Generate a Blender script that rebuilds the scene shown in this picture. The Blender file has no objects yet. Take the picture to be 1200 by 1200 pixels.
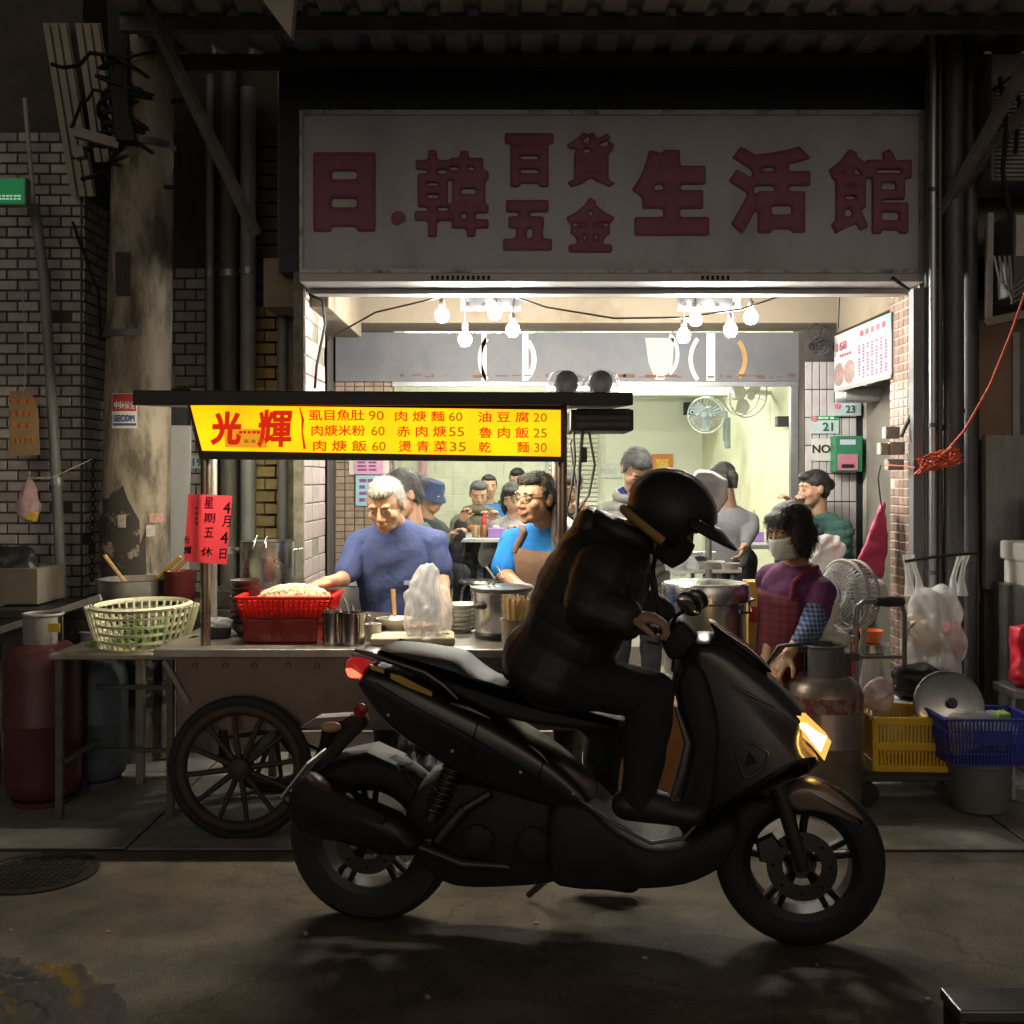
import bpy, math, random
import numpy as np
from mathutils import Vector, Matrix, Euler
random.seed(7); np.random.seed(7)
SC = bpy.context.scene
COL = SC.collection
R = math.radians
# ---------------------------------------------------------------- camera
F, H, HY = 1250.0, 1.5, 560.0          # focal length in photo pixels, eye height, horizon row
cd = bpy.data.cameras.new('camera'); cam = bpy.data.objects.new('camera', cd); COL.objects.link(cam)
cam.location = (0, 0, H); cam.rotation_euler = (R(90), 0, 0)
cd.sensor_width = 36; cd.lens = 36 * F / 1200; cd.shift_y = -(600 - HY) / 1200
cd.clip_start = .05; cd.clip_end = 500
SC.camera = cam
# ---------------------------------------------------------------- night sky, exposure
wd = bpy.data.worlds.new('World'); SC.world = wd; wd.use_nodes = True
wn = wd.node_tree.nodes; wl = wd.node_tree.links
sky = wn.new('ShaderNodeTexSky'); sky.sky_type = 'NISHITA'; sky.sun_disc = False
sky.sun_elevation = R(4); sky.sun_rotation = R(180); sky.air_density = 2; sky.dust_density = 4
hs = wn.new('ShaderNodeHueSaturation'); hs.inputs['Saturation'].default_value = .2
wm = wn.new('ShaderNodeMix'); wm.data_type = 'RGBA'; wm.blend_type = 'MULTIPLY'; wm.inputs[0].default_value = 1; wm.inputs[7].default_value = (1, .93, .81, 1)   # sodium city glow
wl.new(sky.outputs[0], hs.inputs['Color']); wl.new(hs.outputs[0], wm.inputs[6]); wl.new(wm.outputs[2], wn['Background'].inputs[0])
SKY_STRENGTH = .05
wn['Background'].inputs[1].default_value = SKY_STRENGTH
SC.view_settings.view_transform = 'Standard'; SC.view_settings.look = 'None'
SC.view_settings.gamma = 1; SC.view_settings.use_curve_mapping = False
SC.view_settings.exposure = .6
cy = SC.cycles
cy.use_denoising = True; cy.use_light_tree = True; cy.caustics_reflective = False; cy.caustics_refractive = False
cy.max_bounces = 8; cy.diffuse_bounces = 4; cy.glossy_bounces = 4; cy.transparent_max_bounces = 16
cy.sample_clamp_indirect = 4; cy.sample_clamp_direct = 0
# ---------------------------------------------------------------- helpers
def W(px, py, D): return Vector(((px - 600) * D / F, D, H - (py - HY) * D / F))
def X(px, D): return (px - 600) * D / F
def Z(py, D): return H - (py - HY) * D / F
ORI = {}
def tag(o, label=None, cat=None, group=None, kind=None):
    if label: o['label'] = label
    if cat: o['category'] = cat
    if group: o['group'] = group
    if kind: o['kind'] = kind
    return o
def thing(name, label, cat, loc, group=None):
    o = bpy.data.objects.new(name, None); COL.objects.link(o); o.empty_display_size = .1
    o.location = loc; ORI[o] = Vector(loc)
    return tag(o, label, cat, group)
def basis(z):
    z = Vector(z).normalized(); a = Vector((0, 0, 1)) if abs(z.z) < .9 else Vector((1, 0, 0))
    x = a.cross(z).normalized(); return x, z.cross(x), z
def rot(yaw=0, pitch=0, roll=0):
    """facing frame: 0 looks at -Y; yaw>0 turns towards +X, pitch>0 looks down"""
    return Matrix.Rotation(R(yaw), 3, 'Z') @ Matrix.Rotation(R(pitch), 3, 'X') @ Matrix.Rotation(R(roll), 3, 'Y')
class MB:
    def __init__(s): s.v = []; s.f = []
    def add(s, vs, fs):
        b = len(s.v); s.v += [tuple(p) for p in vs]; s.f += [tuple(i + b for i in q) for q in fs]; return s
    def bx(s, x0, x1, y0, y1, z0, z1):
        return s.add([(x, y, z) for z in (z0, z1) for y in (y0, y1) for x in (x0, x1)],
                     [(0, 2, 3, 1), (4, 5, 7, 6), (0, 1, 5, 4), (2, 6, 7, 3), (0, 4, 6, 2), (1, 3, 7, 5)])
    def box(s, c, sz, m=None):
        m = m or Matrix.Identity(3); c = Vector(c)
        vs = [c + m @ Vector((x * sz[0] / 2, y * sz[1] / 2, z * sz[2] / 2)) for z in (-1, 1) for y in (-1, 1) for x in (-1, 1)]
        return s.add(vs, [(0, 2, 3, 1), (4, 5, 7, 6), (0, 1, 5, 4), (2, 6, 7, 3), (0, 4, 6, 2), (1, 3, 7, 5)])
    def bar(s, a, b, w, h):
        a = Vector(a); b = Vector(b); x, y, z = basis(b - a)
        return s.box((a + b) / 2, (w, h, (b - a).length), Matrix((x, y, z)).transposed())
    def tube(s, pts, r, n=8, cap=True, closed=False):
        pts = [Vector(p) for p in pts]; k = len(pts); rs = r if isinstance(r, (list, tuple)) else [r] * k
        vs = []; px = None
        for i, p in enumerate(pts):
            if closed: t = pts[(i + 1) % k] - pts[i - 1]
            else: t = pts[min(i + 1, k - 1)] - pts[max(i - 1, 0)]
            t.normalize()
            if px is None: px = basis(t)[0]
            px = (px - t * px.dot(t)); px = px.normalized() if px.length > 1e-6 else basis(t)[0]
            py = t.cross(px)
            vs += [p + (px * math.cos(2 * math.pi * j / n) + py * math.sin(2 * math.pi * j / n)) * rs[i] for j in range(n)]
        fs = []
        for i in range(k if closed else k - 1):
            a = i * n; b = ((i + 1) % k) * n
            fs += [(a + j, a + (j + 1) % n, b + (j + 1) % n, b + j) for j in range(n)]
        if cap and not closed: fs += [tuple(range(n - 1, -1, -1)), tuple((k - 1) * n + j for j in range(n))]
        return s.add(vs, fs)
    def cyl(s, a, b, r0, r1=None, n=16, cap=True): return s.tube([a, b], [r0, r0 if r1 is None else r1], n, cap)
    def ring(s, c, r, t, axis=(0, 0, 1), n=32, m=8, sx=1, sy=1):
        x, y, z = basis(axis); c = Vector(c)
        return s.tube([c + x * r * sx * math.cos(2 * math.pi * i / n) + y * r * sy * math.sin(2 * math.pi * i / n) for i in range(n)], t, m, closed=True)
    def lathe(s, c, prof, n=32, axis=(0, 0, 1), cap0=True, cap1=False, sx=1, sy=1):
        x, y, z = basis(axis); c = Vector(c); k = len(prof)
        vs = [c + (x * sx * math.cos(2 * math.pi * j / n) + y * sy * math.sin(2 * math.pi * j / n)) * r + z * h for r, h in prof for j in range(n)]
        fs = [(i * n + j, i * n + (j + 1) % n, (i + 1) * n + (j + 1) % n, (i + 1) * n + j) for i in range(k - 1) for j in range(n)]
        if cap0: fs.append(tuple(range(n - 1, -1, -1)))
        if cap1: fs.append(tuple((k - 1) * n + j for j in range(n)))
        return s.add(vs, fs)
    def ell(s, c, r, m=None, n=16, k=10):
        m = m or Matrix.Identity(3); c = Vector(c); vs = []
        if not isinstance(r, (list, tuple)): r = (r, r, r)
        for i in range(1, k):
            a = math.pi * i / k
            vs += [c + m @ Vector((r[0] * math.sin(a) * math.cos(2 * math.pi * j / n), r[1] * math.sin(a) * math.sin(2 * math.pi * j / n), r[2] * math.cos(a))) for j in range(n)]
        vs += [c + m @ Vector((0, 0, r[2])), c - m @ Vector((0, 0, r[2]))]
        T = (k - 1) * n; fs = []
        for i in range(k - 2): fs += [(i * n + j, (i + 1) * n + j, (i + 1) * n + (j + 1) % n, i * n + (j + 1) % n) for j in range(n)]
        fs += [(T, j, (j + 1) % n) for j in range(n)] + [(T + 1, (k - 2) * n + (j + 1) % n, (k - 2) * n + j) for j in range(n)]
        return s.add(vs, fs)
    def cap(s, a, b, r0, r1=None, n=12):
        """tapered capsule (closed)"""
        r1 = r0 if r1 is None else r1; a = Vector(a); b = Vector(b); d = b - a
        if d.length < 1e-5: return s.ell(a, r0, n=n, k=8)
        x, y, z = basis(d); L = d.length; prof = []
        for i in range(1, 5): t = math.pi / 2 * i / 4; prof.append((r0 * math.sin(t), -r0 * math.cos(t)))
        for i in range(0, 4): t = math.pi / 2 * i / 4; prof.append((r1 * math.cos(t), L + r1 * math.sin(t)))
        return s.lathe(a, prof, n, z, True, True)
    def chain(s, pts, rs, n=12):
        for i in range(len(pts) - 1): s.cap(pts[i], pts[i + 1], rs[i], rs[i + 1], n)
        return s
    def pillow(s, poly, prof, fn):
        """poly: 2-D outline; prof: [(v, inset)]; fn(u, w, v) -> world point. Closed solid with rounded sides."""
        n = len(poly); P = [Vector(p) for p in poly]
        ar = sum(P[i].x * P[(i + 1) % n].y - P[(i + 1) % n].x * P[i].y for i in range(n))
        if ar < 0: P.reverse()
        N = []
        for i in range(n):
            a = (P[i] - P[i - 1]).normalized(); b = (P[(i + 1) % n] - P[i]).normalized()
            na = Vector((a.y, -a.x)); nb = Vector((b.y, -b.x)); m = na + nb
            m = m.normalized() if m.length > 1e-4 else na
            N.append(m / max(.45, m.dot(na)))
        vs = []
        for v, ins in prof: vs += [fn(P[i].x - N[i].x * ins, P[i].y - N[i].y * ins, v) for i in range(n)]
        fs = [(k * n + i, k * n + (i + 1) % n, (k + 1) * n + (i + 1) % n, (k + 1) * n + i) for k in range(len(prof) - 1) for i in range(n)]
        fs += [tuple(range(n - 1, -1, -1)), tuple((len(prof) - 1) * n + i for i in range(n))]
        return s.add(vs, fs)
    def quad(s, a, b, c, d): return s.add([a, b, c, d], [(0, 1, 2, 3)])
    def mesh(s, name, origin, mat, smooth=0):
        me = bpy.data.meshes.new(name); o = Vector(origin)
        me.from_pydata([(p[0] - o.x, p[1] - o.y, p[2] - o.z) for p in s.v], [], s.f); me.update()
        if mat: me.materials.append(mat)
        if smooth:
            me.polygons.foreach_set('use_smooth', [True] * len(me.polygons))
            if smooth < 180: me.set_sharp_from_angle(angle=R(smooth))
        return me
    def build(s, name, mat, parent=None, smooth=0, bevel=0, seg=2, sub=0, origin=None, **tg):
        if parent is not None: o0 = ORI[parent]
        elif origin is not None: o0 = Vector(origin)
        else:
            a = np.array(s.v); o0 = Vector(((a[:, 0].min() + a[:, 0].max()) / 2, (a[:, 1].min() + a[:, 1].max()) / 2, a[:, 2].min()))
        ob = bpy.data.objects.new(name, s.mesh(name, o0, mat, smooth)); COL.objects.link(ob)
        if parent is not None: ob.parent = parent
        else: ob.location = o0
        ORI[ob] = o0
        if bevel:
            b = ob.modifiers.new('bevel', 'BEVEL'); b.width = bevel; b.segments = seg; b.limit_method = 'ANGLE'; b.angle_limit = R(40)
        if sub:
            b = ob.modifiers.new('sub', 'SUBSURF'); b.levels = sub; b.render_levels = sub
        return tag(ob, **tg)
def link(name, me, parent, loc=(0, 0, 0)):
    """another object on shared mesh data; loc is in world space"""
    o = bpy.data.objects.new(name, me); COL.objects.link(o)
    if parent is not None: o.parent = parent; o.location = Vector(loc) - ORI[parent]
    else: o.location = loc
    ORI[o] = Vector(loc); return o
def dup(root, delta, rz=0, **tg):
    def cp(o, par):
        c = o.copy(); COL.objects.link(c); ORI[c] = ORI.get(o, Vector()) + (Vector(delta) if True else Vector())
        if par is not None: c.parent = par
        for ch in [q for q in list(o.children)]: cp(ch, c)
        return c
    c = cp(root, None); c.location = root.location + Vector(delta); c.rotation_euler.z += rz
    return tag(c, **tg)
# ---------------------------------------------------------------- materials
MATS = {}
def mat(name, col, rough=.6, metal=0., var=.18, scale=6., bump=0., bscale=None, col2=None, mix=(.45, .62), emit=None, es=0., alpha=1., trans=0., spec=.5, coat=0., rnd=0., stretch=None, coat_rough=.1, sub=0., transl=0.):
    if name in MATS: return MATS[name]
    m = bpy.data.materials.new(name); m.use_nodes = True; MATS[name] = m
    nt = m.node_tree; N = nt.nodes; L = nt.links; b = N['Principled BSDF']
    I = b.inputs
    I['Roughness'].default_value = rough; I['Metallic'].default_value = metal; I['Specular IOR Level'].default_value = spec
    I['Coat Weight'].default_value = coat; I['Coat Roughness'].default_value = coat_rough
    I['Alpha'].default_value = alpha; I['Transmission Weight'].default_value = trans
    if sub: I['Subsurface Weight'].default_value = sub; I['Subsurface Radius'].default_value = (.012, .005, .003); I['Subsurface Scale'].default_value = 1
    c = tuple(col) + (1,)
    if emit: I['Emission Color'].default_value = tuple(emit) + (1,); I['Emission Strength'].default_value = es
    tc = N.new('ShaderNodeTexCoord'); vec = tc.outputs['Object']
    if stretch:
        mp = N.new('ShaderNodeMapping'); mp.inputs['Scale'].default_value = stretch; L.new(vec, mp.inputs[0]); vec = mp.outputs[0]
    oi = N.new('ShaderNodeObjectInfo')
    if rnd:
        ad = N.new('ShaderNodeVectorMath'); ad.operation = 'MULTIPLY_ADD'; ad.inputs[1].default_value = (1, 1, 1)
        cb = N.new('ShaderNodeCombineXYZ'); ml = N.new('ShaderNodeMath'); ml.operation = 'MULTIPLY'; ml.inputs[1].default_value = 37
        L.new(oi.outputs['Random'], ml.inputs[0]); L.new(ml.outputs[0], cb.inputs[0]); L.new(ml.outputs[0], cb.inputs[1])
        L.new(vec, ad.inputs[0]); L.new(cb.outputs[0], ad.inputs[2]); vec = ad.outputs[0]
    nz = N.new('ShaderNodeTexNoise'); nz.inputs['Scale'].default_value = scale; nz.inputs['Detail'].default_value = 6; nz.inputs['Roughness'].default_value = .65
    L.new(vec, nz.inputs['Vector'])
    cr = N.new('ShaderNodeValToRGB'); e = cr.color_ramp.elements
    if col2: e[0].position, e[1].position = mix; e[0].color = c; e[1].color = tuple(col2) + (1,)
    else:
        e[0].position, e[1].position = .3, .72
        e[0].color = tuple(max(0, x * (1 - var)) for x in col) + (1,); e[1].color = tuple(min(1, x * (1 + var)) for x in col) + (1,)
    L.new(nz.outputs['Fac'], cr.inputs[0]); out = cr.outputs[0]
    if rnd:
        mr = N.new('ShaderNodeMapRange'); mr.inputs[3].default_value = 1 - rnd; mr.inputs[4].default_value = 1 + rnd
        L.new(oi.outputs['Random'], mr.inputs[0]); hv = N.new('ShaderNodeHueSaturation'); L.new(mr.outputs[0], hv.inputs['Value']); L.new(out, hv.inputs['Color']); out = hv.outputs[0]
    L.new(out, I['Base Color'])
    if not emit or es < .5:
        rr = N.new('ShaderNodeMapRange'); rr.inputs[3].default_value = max(.02, rough - .1); rr.inputs[4].default_value = min(1, rough + .12)
        L.new(nz.outputs['Fac'], rr.inputs[0]); L.new(rr.outputs[0], I['Roughness'])
    if bump:
        n2 = N.new('ShaderNodeTexNoise'); n2.inputs['Scale'].default_value = bscale or scale * 4; n2.inputs['Detail'].default_value = 5; L.new(vec, n2.inputs['Vector'])
        bp = N.new('ShaderNodeBump'); bp.inputs['Strength'].default_value = bump; bp.inputs['Distance'].default_value = .01
        L.new(n2.outputs['Fac'], bp.inputs['Height']); L.new(bp.outputs[0], I['Normal'])
    if transl:
        tl_ = N.new('ShaderNodeBsdfTranslucent'); L.new(out, tl_.inputs[0]); mx = N.new('ShaderNodeMixShader'); mx.inputs[0].default_value = transl; so = b.outputs[0]
        sec = tl_.outputs[0]
        if alpha < 1:
            tp = N.new('ShaderNodeBsdfTransparent'); m2 = N.new('ShaderNodeMixShader'); m2.inputs[0].default_value = alpha; L.new(tp.outputs[0], m2.inputs[1]); L.new(sec, m2.inputs[2]); sec = m2.outputs[0]
        L.new(so, mx.inputs[1]); L.new(sec, mx.inputs[2]); L.new(mx.outputs[0], N['Material Output'].inputs[0])
    return m
# ---------------------------------------------------------------- lettering
def textmesh(body, bold=0., res=3):
    c = bpy.data.curves.new('text', 'FONT'); c.body = body; c.resolution_u = res
    c.extrude = .004; c.bevel_depth = bold; c.bevel_resolution = 2 if bold else 0
    o = bpy.data.objects.new('text', c); COL.objects.link(o)
    me = bpy.data.meshes.new_from_object(o.evaluated_get(bpy.context.evaluated_depsgraph_get()))
    bpy.data.objects.remove(o); bpy.data.curves.remove(c)
    n = len(me.vertices); a = np.empty(n * 3); me.vertices.foreach_get('co', a); return me, a.reshape(-1, 3)
def text(body, o, ux, uy, w, h, m, parent, name='lettering', bold=0., thick=.003, res=3, lean=0., soft=0):
    """fit body into the w x h box whose lower left corner is o (world), spanned by ux, uy"""
    me, a = textmesh(body, bold, res)
    lo = a.min(0); hi = a.max(0); ux = Vector(ux).normalized(); uy = Vector(uy).normalized(); un = ux.cross(uy)
    u = (a[:, 0] - lo[0]) / (hi[0] - lo[0]) * w; v = (a[:, 1] - lo[1]) / (hi[1] - lo[1]) * h; t = (a[:, 2] - lo[2]) / max(1e-6, hi[2] - lo[2]) * thick
    u = u + lean * v
    o0 = ORI[parent] if parent is not None else Vector(o)
    p = np.outer(u, ux) + np.outer(v, uy) + np.outer(t, un) + np.array(Vector(o) - o0)
    if soft:
        mb = MB(); q = p + np.array(o0); mb.v = [tuple(z) for z in q]; mb.f = [tuple(f.vertices) for f in me.polygons]; bpy.data.meshes.remove(me)
        return blob(mb, name, m, parent, .0065, soft)
    me.vertices.foreach_set('co', p.astype(np.float32).ravel()); me.update(); me.materials.clear(); me.materials.append(m); me.name = name
    ob = bpy.data.objects.new(name, me); COL.objects.link(ob)
    if parent is not None: ob.parent = parent
    ORI[ob] = o0; return ob
def ptext(body, x0, y0, x1, y1, D, m, parent, **k):
    """frontal lettering filling a box"""
    a = W(x0, y1, D); return text(body, a, (1, 0, 0), (0, 0, 1), (x1 - x0) * D / F, (y1 - y0) * D / F, m, parent, **k)
# ---------------------------------------------------------------- merged soft shapes (bodies, clothes, bags, food)
def blob(mb, name, m, parent, vox=.008, smooth=4, fold=0., fk=30., fdir=None, seed=0, origin=None, quilt=None, **tg):
    me = mb.mesh('tmp', (0, 0, 0), None); o = bpy.data.objects.new('tmp', me); COL.objects.link(o)
    r = o.modifiers.new('r', 'REMESH'); r.mode = 'VOXEL'; r.voxel_size = vox
    if smooth:
        s = o.modifiers.new('s', 'SMOOTH'); s.factor = .5; s.iterations = smooth
    nm = bpy.data.meshes.new_from_object(o.evaluated_get(bpy.context.evaluated_depsgraph_get()))
    bpy.data.objects.remove(o); bpy.data.meshes.remove(me)
    n = len(nm.vertices); a = np.empty(n * 3); nm.vertices.foreach_get('co', a); a = a.reshape(-1, 3)
    if fold:
        nn = np.empty(n * 3); nm.vertices.foreach_get('normal', nn); nn = nn.reshape(-1, 3); rg = np.random.RandomState(seed)
        d = np.zeros(n)
        for q in range(7):
            k = rg.normal(size=3); k /= np.linalg.norm(k)
            if fdir is not None: k = k * .45 + np.array(fdir) * rg.choice((-1, 1))
            k *= fk * rg.uniform(.45, 1.5)
            wv = a @ k + 1.7 * np.sin(a @ (rg.normal(size=3) * fk * .35) + rg.uniform(0, 6)) + rg.uniform(0, 6)
            d += (np.abs(np.sin(wv / 2)) ** 1.6 - .5) / 7 ** .5
        a = a + nn * (d * fold)[:, None]
    if quilt:
        nn = np.empty(n * 3); nm.vertices.foreach_get('normal', nn); nn = nn.reshape(-1, 3); qd, qp, qa = quilt
        ph = (a @ np.array(qd)) / qp + .12 * np.sin(a @ np.array((9., 7., 5.))) ; a = a + nn * (qa * (np.abs(np.sin(np.pi * ph)) ** .55 - .7))[:, None]
    o0 = ORI[parent] if parent is not None else (Vector(origin) if origin is not None else Vector(((a[:, 0].min() + a[:, 0].max()) / 2, (a[:, 1].min() + a[:, 1].max()) / 2, a[:, 2].min())))
    nm.vertices.foreach_set('co', (a - np.array(o0)).astype(np.float32).ravel()); nm.update(); nm.materials.clear(); nm.materials.append(m); nm.name = name
    nm.polygons.foreach_set('use_smooth', [True] * len(nm.polygons))
    ob = bpy.data.objects.new(name, nm); COL.objects.link(ob)
    if parent is not None: ob.parent = parent
    else: ob.location = o0
    ORI[ob] = o0; return tag(ob, **tg)
def tile_mesh(name, w, h, t, m, ch=.003):
    """front of a tile in the XZ plane facing -Y, chamfered"""
    a, b = w / 2, h / 2; mb = MB()
    mb.v = [(-a, 0, -b), (a, 0, -b), (a, 0, b), (-a, 0, b), (-a, -t + ch, -b), (a, -t + ch, -b), (a, -t + ch, b), (-a, -t + ch, b),
            (-a + ch, -t, -b + ch), (a - ch, -t, -b + ch), (a - ch, -t, b - ch), (-a + ch, -t, b - ch)]
    mb.f = [(i, (i + 1) % 4, 4 + (i + 1) % 4, 4 + i) for i in range(4)] + [(4 + i, 4 + (i + 1) % 4, 8 + (i + 1) % 4, 8 + i) for i in range(4)] + [(8, 9, 10, 11)]
    return mb.mesh(name, (0, 0, 0), m)
def tiles(parent, o, u, nu, nv, pw, ph, w, h, t, m, stag=.5, name='tile', skip=None, jit=.0012):
    """rows of separate tiles from corner o (world), along horizontal unit u, up +Z, facing u x z"""
    u = Vector(u).normalized(); me = tile_mesh(name, w, h, t, m); rz = math.atan2(u.y, u.x); half = None
    for j in range(nv):
        off = stag * (j % 2)
        for i in range(nu + (1 if off else 0)):
            c = (i + .5 - off) * pw; ww = 1
            lo = max(0, c - w / 2); hi = min(nu * pw - (pw - w), c + w / 2)
            if hi - lo < w * .25: continue
            ww = (hi - lo) / w; c = (hi + lo) / 2
            if skip and skip(c, (j + .5) * ph): continue
            if random.random() < .008: continue
            ob = link(name, me, parent, Vector(o) + u * c + Vector((0, 0, (j + .5) * ph)) + Vector((u.y, -u.x, 0)) * random.uniform(-jit, jit))
            ob.rotation_euler = (random.uniform(-.014, .014), random.uniform(-.007, .007), rz + random.uniform(-.01, .01)); ob.scale.x = ww
# illegible small print: rows of little ink dashes
def dashes(parent, x0, y0, x1, y1, D, m, rows, words, name='small_print'):
    mb = MB(); rh = (y1 - y0) / rows; ww = (x1 - x0) / words
    for i in range(rows):
        for j in range(words):
            a = x0 + j * ww; b = a + ww * random.uniform(.6, .9); c = y0 + (i + .15) * rh; d = c + rh * .55
            mb.quad(W(a, d, D), W(b, d, D), W(b, c, D), W(a, c, D))
    return mb.build(name, m, parent)
# ================================================================ ground
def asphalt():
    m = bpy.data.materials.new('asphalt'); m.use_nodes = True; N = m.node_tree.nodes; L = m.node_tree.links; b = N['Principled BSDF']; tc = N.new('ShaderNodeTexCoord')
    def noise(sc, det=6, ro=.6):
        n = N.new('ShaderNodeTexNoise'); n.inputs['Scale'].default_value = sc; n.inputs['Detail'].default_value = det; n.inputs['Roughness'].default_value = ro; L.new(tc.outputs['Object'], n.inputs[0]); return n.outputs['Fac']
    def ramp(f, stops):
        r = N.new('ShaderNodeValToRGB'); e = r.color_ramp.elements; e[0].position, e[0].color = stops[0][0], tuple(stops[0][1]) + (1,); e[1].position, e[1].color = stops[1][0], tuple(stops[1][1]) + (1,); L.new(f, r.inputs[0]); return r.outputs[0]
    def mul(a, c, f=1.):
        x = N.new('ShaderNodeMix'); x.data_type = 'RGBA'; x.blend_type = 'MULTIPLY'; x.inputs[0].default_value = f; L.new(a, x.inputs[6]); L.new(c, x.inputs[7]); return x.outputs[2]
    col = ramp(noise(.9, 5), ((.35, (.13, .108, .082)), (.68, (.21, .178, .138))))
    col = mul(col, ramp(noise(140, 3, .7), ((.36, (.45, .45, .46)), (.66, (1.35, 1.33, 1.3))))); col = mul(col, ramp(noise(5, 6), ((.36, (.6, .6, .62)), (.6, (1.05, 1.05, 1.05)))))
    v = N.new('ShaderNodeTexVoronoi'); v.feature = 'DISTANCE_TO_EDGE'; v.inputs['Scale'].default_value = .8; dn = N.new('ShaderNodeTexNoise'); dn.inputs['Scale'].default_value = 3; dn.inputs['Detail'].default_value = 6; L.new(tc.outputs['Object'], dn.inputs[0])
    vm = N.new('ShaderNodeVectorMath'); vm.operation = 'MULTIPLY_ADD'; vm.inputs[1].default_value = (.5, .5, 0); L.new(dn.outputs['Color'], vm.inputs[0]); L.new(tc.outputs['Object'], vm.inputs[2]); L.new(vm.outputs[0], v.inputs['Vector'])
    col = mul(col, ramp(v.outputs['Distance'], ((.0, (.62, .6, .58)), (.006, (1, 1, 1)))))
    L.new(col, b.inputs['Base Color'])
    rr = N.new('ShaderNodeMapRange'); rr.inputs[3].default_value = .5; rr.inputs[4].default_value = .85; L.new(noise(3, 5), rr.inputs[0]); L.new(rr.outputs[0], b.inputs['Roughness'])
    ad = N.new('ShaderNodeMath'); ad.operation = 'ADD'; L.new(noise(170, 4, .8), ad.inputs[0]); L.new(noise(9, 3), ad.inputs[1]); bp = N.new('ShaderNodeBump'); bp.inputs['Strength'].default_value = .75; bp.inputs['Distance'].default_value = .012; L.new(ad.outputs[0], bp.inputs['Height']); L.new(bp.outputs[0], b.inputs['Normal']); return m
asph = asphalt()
conc = mat('apron_concrete', (.24, .23, .21), .65, var=.4, scale=3.5, bump=.5, bscale=50)
def sheet(name, x0, x1, y0, y1, z, m, nx=2, ny=2, thick=0):
    mb = MB()
    if thick: mb.bx(x0, x1, y0, y1, z - thick, z)
    else: mb.quad((x0, y0, z), (x1, y0, z), (x1, y1, z), (x0, y1, z))
    return mb.build(name, m, kind='structure')
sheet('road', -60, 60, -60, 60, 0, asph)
# the apron of poured slabs along the shops, joints left open
ap = sheet('pavement', -6, 6, 4.28, 5.8, .006, mat('joint_dirt', (.03, .028, .025), .9, var=.3), thick=.006)
xs = [-6, -4.1, -2.9, -1.55, -.2, .95, 2.1, 3.5, 6]
for i in range(8):
    w = MB(); w.bx(xs[i] + .006, xs[i + 1] - .006, 4.29 + random.uniform(-.015, .015), 5.8, .006, .014 + random.uniform(-.002, .002))
    w.build('slab', conc, ap, bevel=.012)
# a stretch of patched tar and small litter on the road
litter = MB()
for i in range(26):
    a = random.uniform(-2.6, 2.6); b = random.uniform(2.6, 4.2); s = random.uniform(.004, .012)
    litter.box((a, b, s * .3), (s * 1.6, s, s * .6), Matrix.Rotation(random.uniform(0, 3), 3, 'Z'))
litter.build('litter', mat('litter_paper', (.35, .33, .3), .8), kind='stuff', label='pale crumbs of litter scattered over the dark road')
flo = mat('arcade_tile', (.16, .13, .11), .5, var=.3, scale=4, bump=.2)
af = sheet('arcade_floor', -3, 4.5, 5.8, 7.9, .12, flo, thick=.12)
sheet('dining_floor', -1.6, 3.2, 7.9, 12.7, .25, mat('dining_floor', (.2, .18, .15), .35, var=.25, scale=3), thick=.25)
# manhole cover
mh = thing('manhole_cover', 'round iron manhole cover with cut grid in the dark road at left', 'manhole cover', (X(45, 4.05), 4.05, 0))
iron = mat('cast_iron', (.05, .045, .04), .55, metal=.6, var=.3, scale=20, bump=.3)
MX = X(45, 4.05); MB().lathe((MX, 4.05, .001), [(.22, 0), (.22, .006), (.2, .007), (.197, .003), (.0, .003)], 40).build('rim', iron, mh, smooth=30)
g = MB()
for i in range(-7, 8):
    for j in range(-7, 8):
        if i * i + j * j < 44: g.bx(MX + i * .026 - .009, MX + i * .026 + .009, 4.05 + j * .026 - .009, 4.05 + j * .026 + .009, .004, .009)
tag(g.build('grid_studs', iron, mh), kind='stuff')
# ================================================================ the shop building
dirtyW = mat('arcade_plaster', (.25, .215, .16), .8, var=.12, scale=2.2, bump=.3, bscale=18, col2=(.16, .115, .07), mix=(.5, .75))
greyst = mat('grey_steel', (.3, .31, .33), .45, metal=.7, var=.2, scale=6)
darkw = mat('dark_facade', (.05, .055, .065), .8, var=.3, scale=3, bump=.2)
grout = mat('grout', (.22, .2, .18), .9, var=.2)
gdark = mat('grout_dark', (.075, .068, .06), .9, var=.3)
sb = thing('shop_building', 'open-fronted eatery building with tiled pillars under a big wide signboard', 'building', (.5, 7, 0))
MB().bx(-1.28, 2.36, 5.86, 6.0, 2.63, 3.9).build('facade_wall', darkw, sb)
MB().bx(-1.28, 2.36, 5.86, 6.0, 3.9, 6).build('upper_wall', darkw, sb)
MB().bx(-1.28, 2.9, 6.0, 7.9, 2.74, 2.9).build('ceiling', dirtyW, sb)
MB().bx(-1.15, 2.6, 7.3, 7.72, 2.56, 2.74).build('cross_beam', dirtyW, sb, bevel=.008)
MB().bx(-1.4, -1.03, 6.0, 7.3, 2.46, 2.738).build('side_beam', dirtyW, sb, bevel=.008)
MB().bx(2.22, 2.7, 5.96, 7.3, 2.49, 2.738).build('side_beam', dirtyW, sb, bevel=.008)
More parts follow.
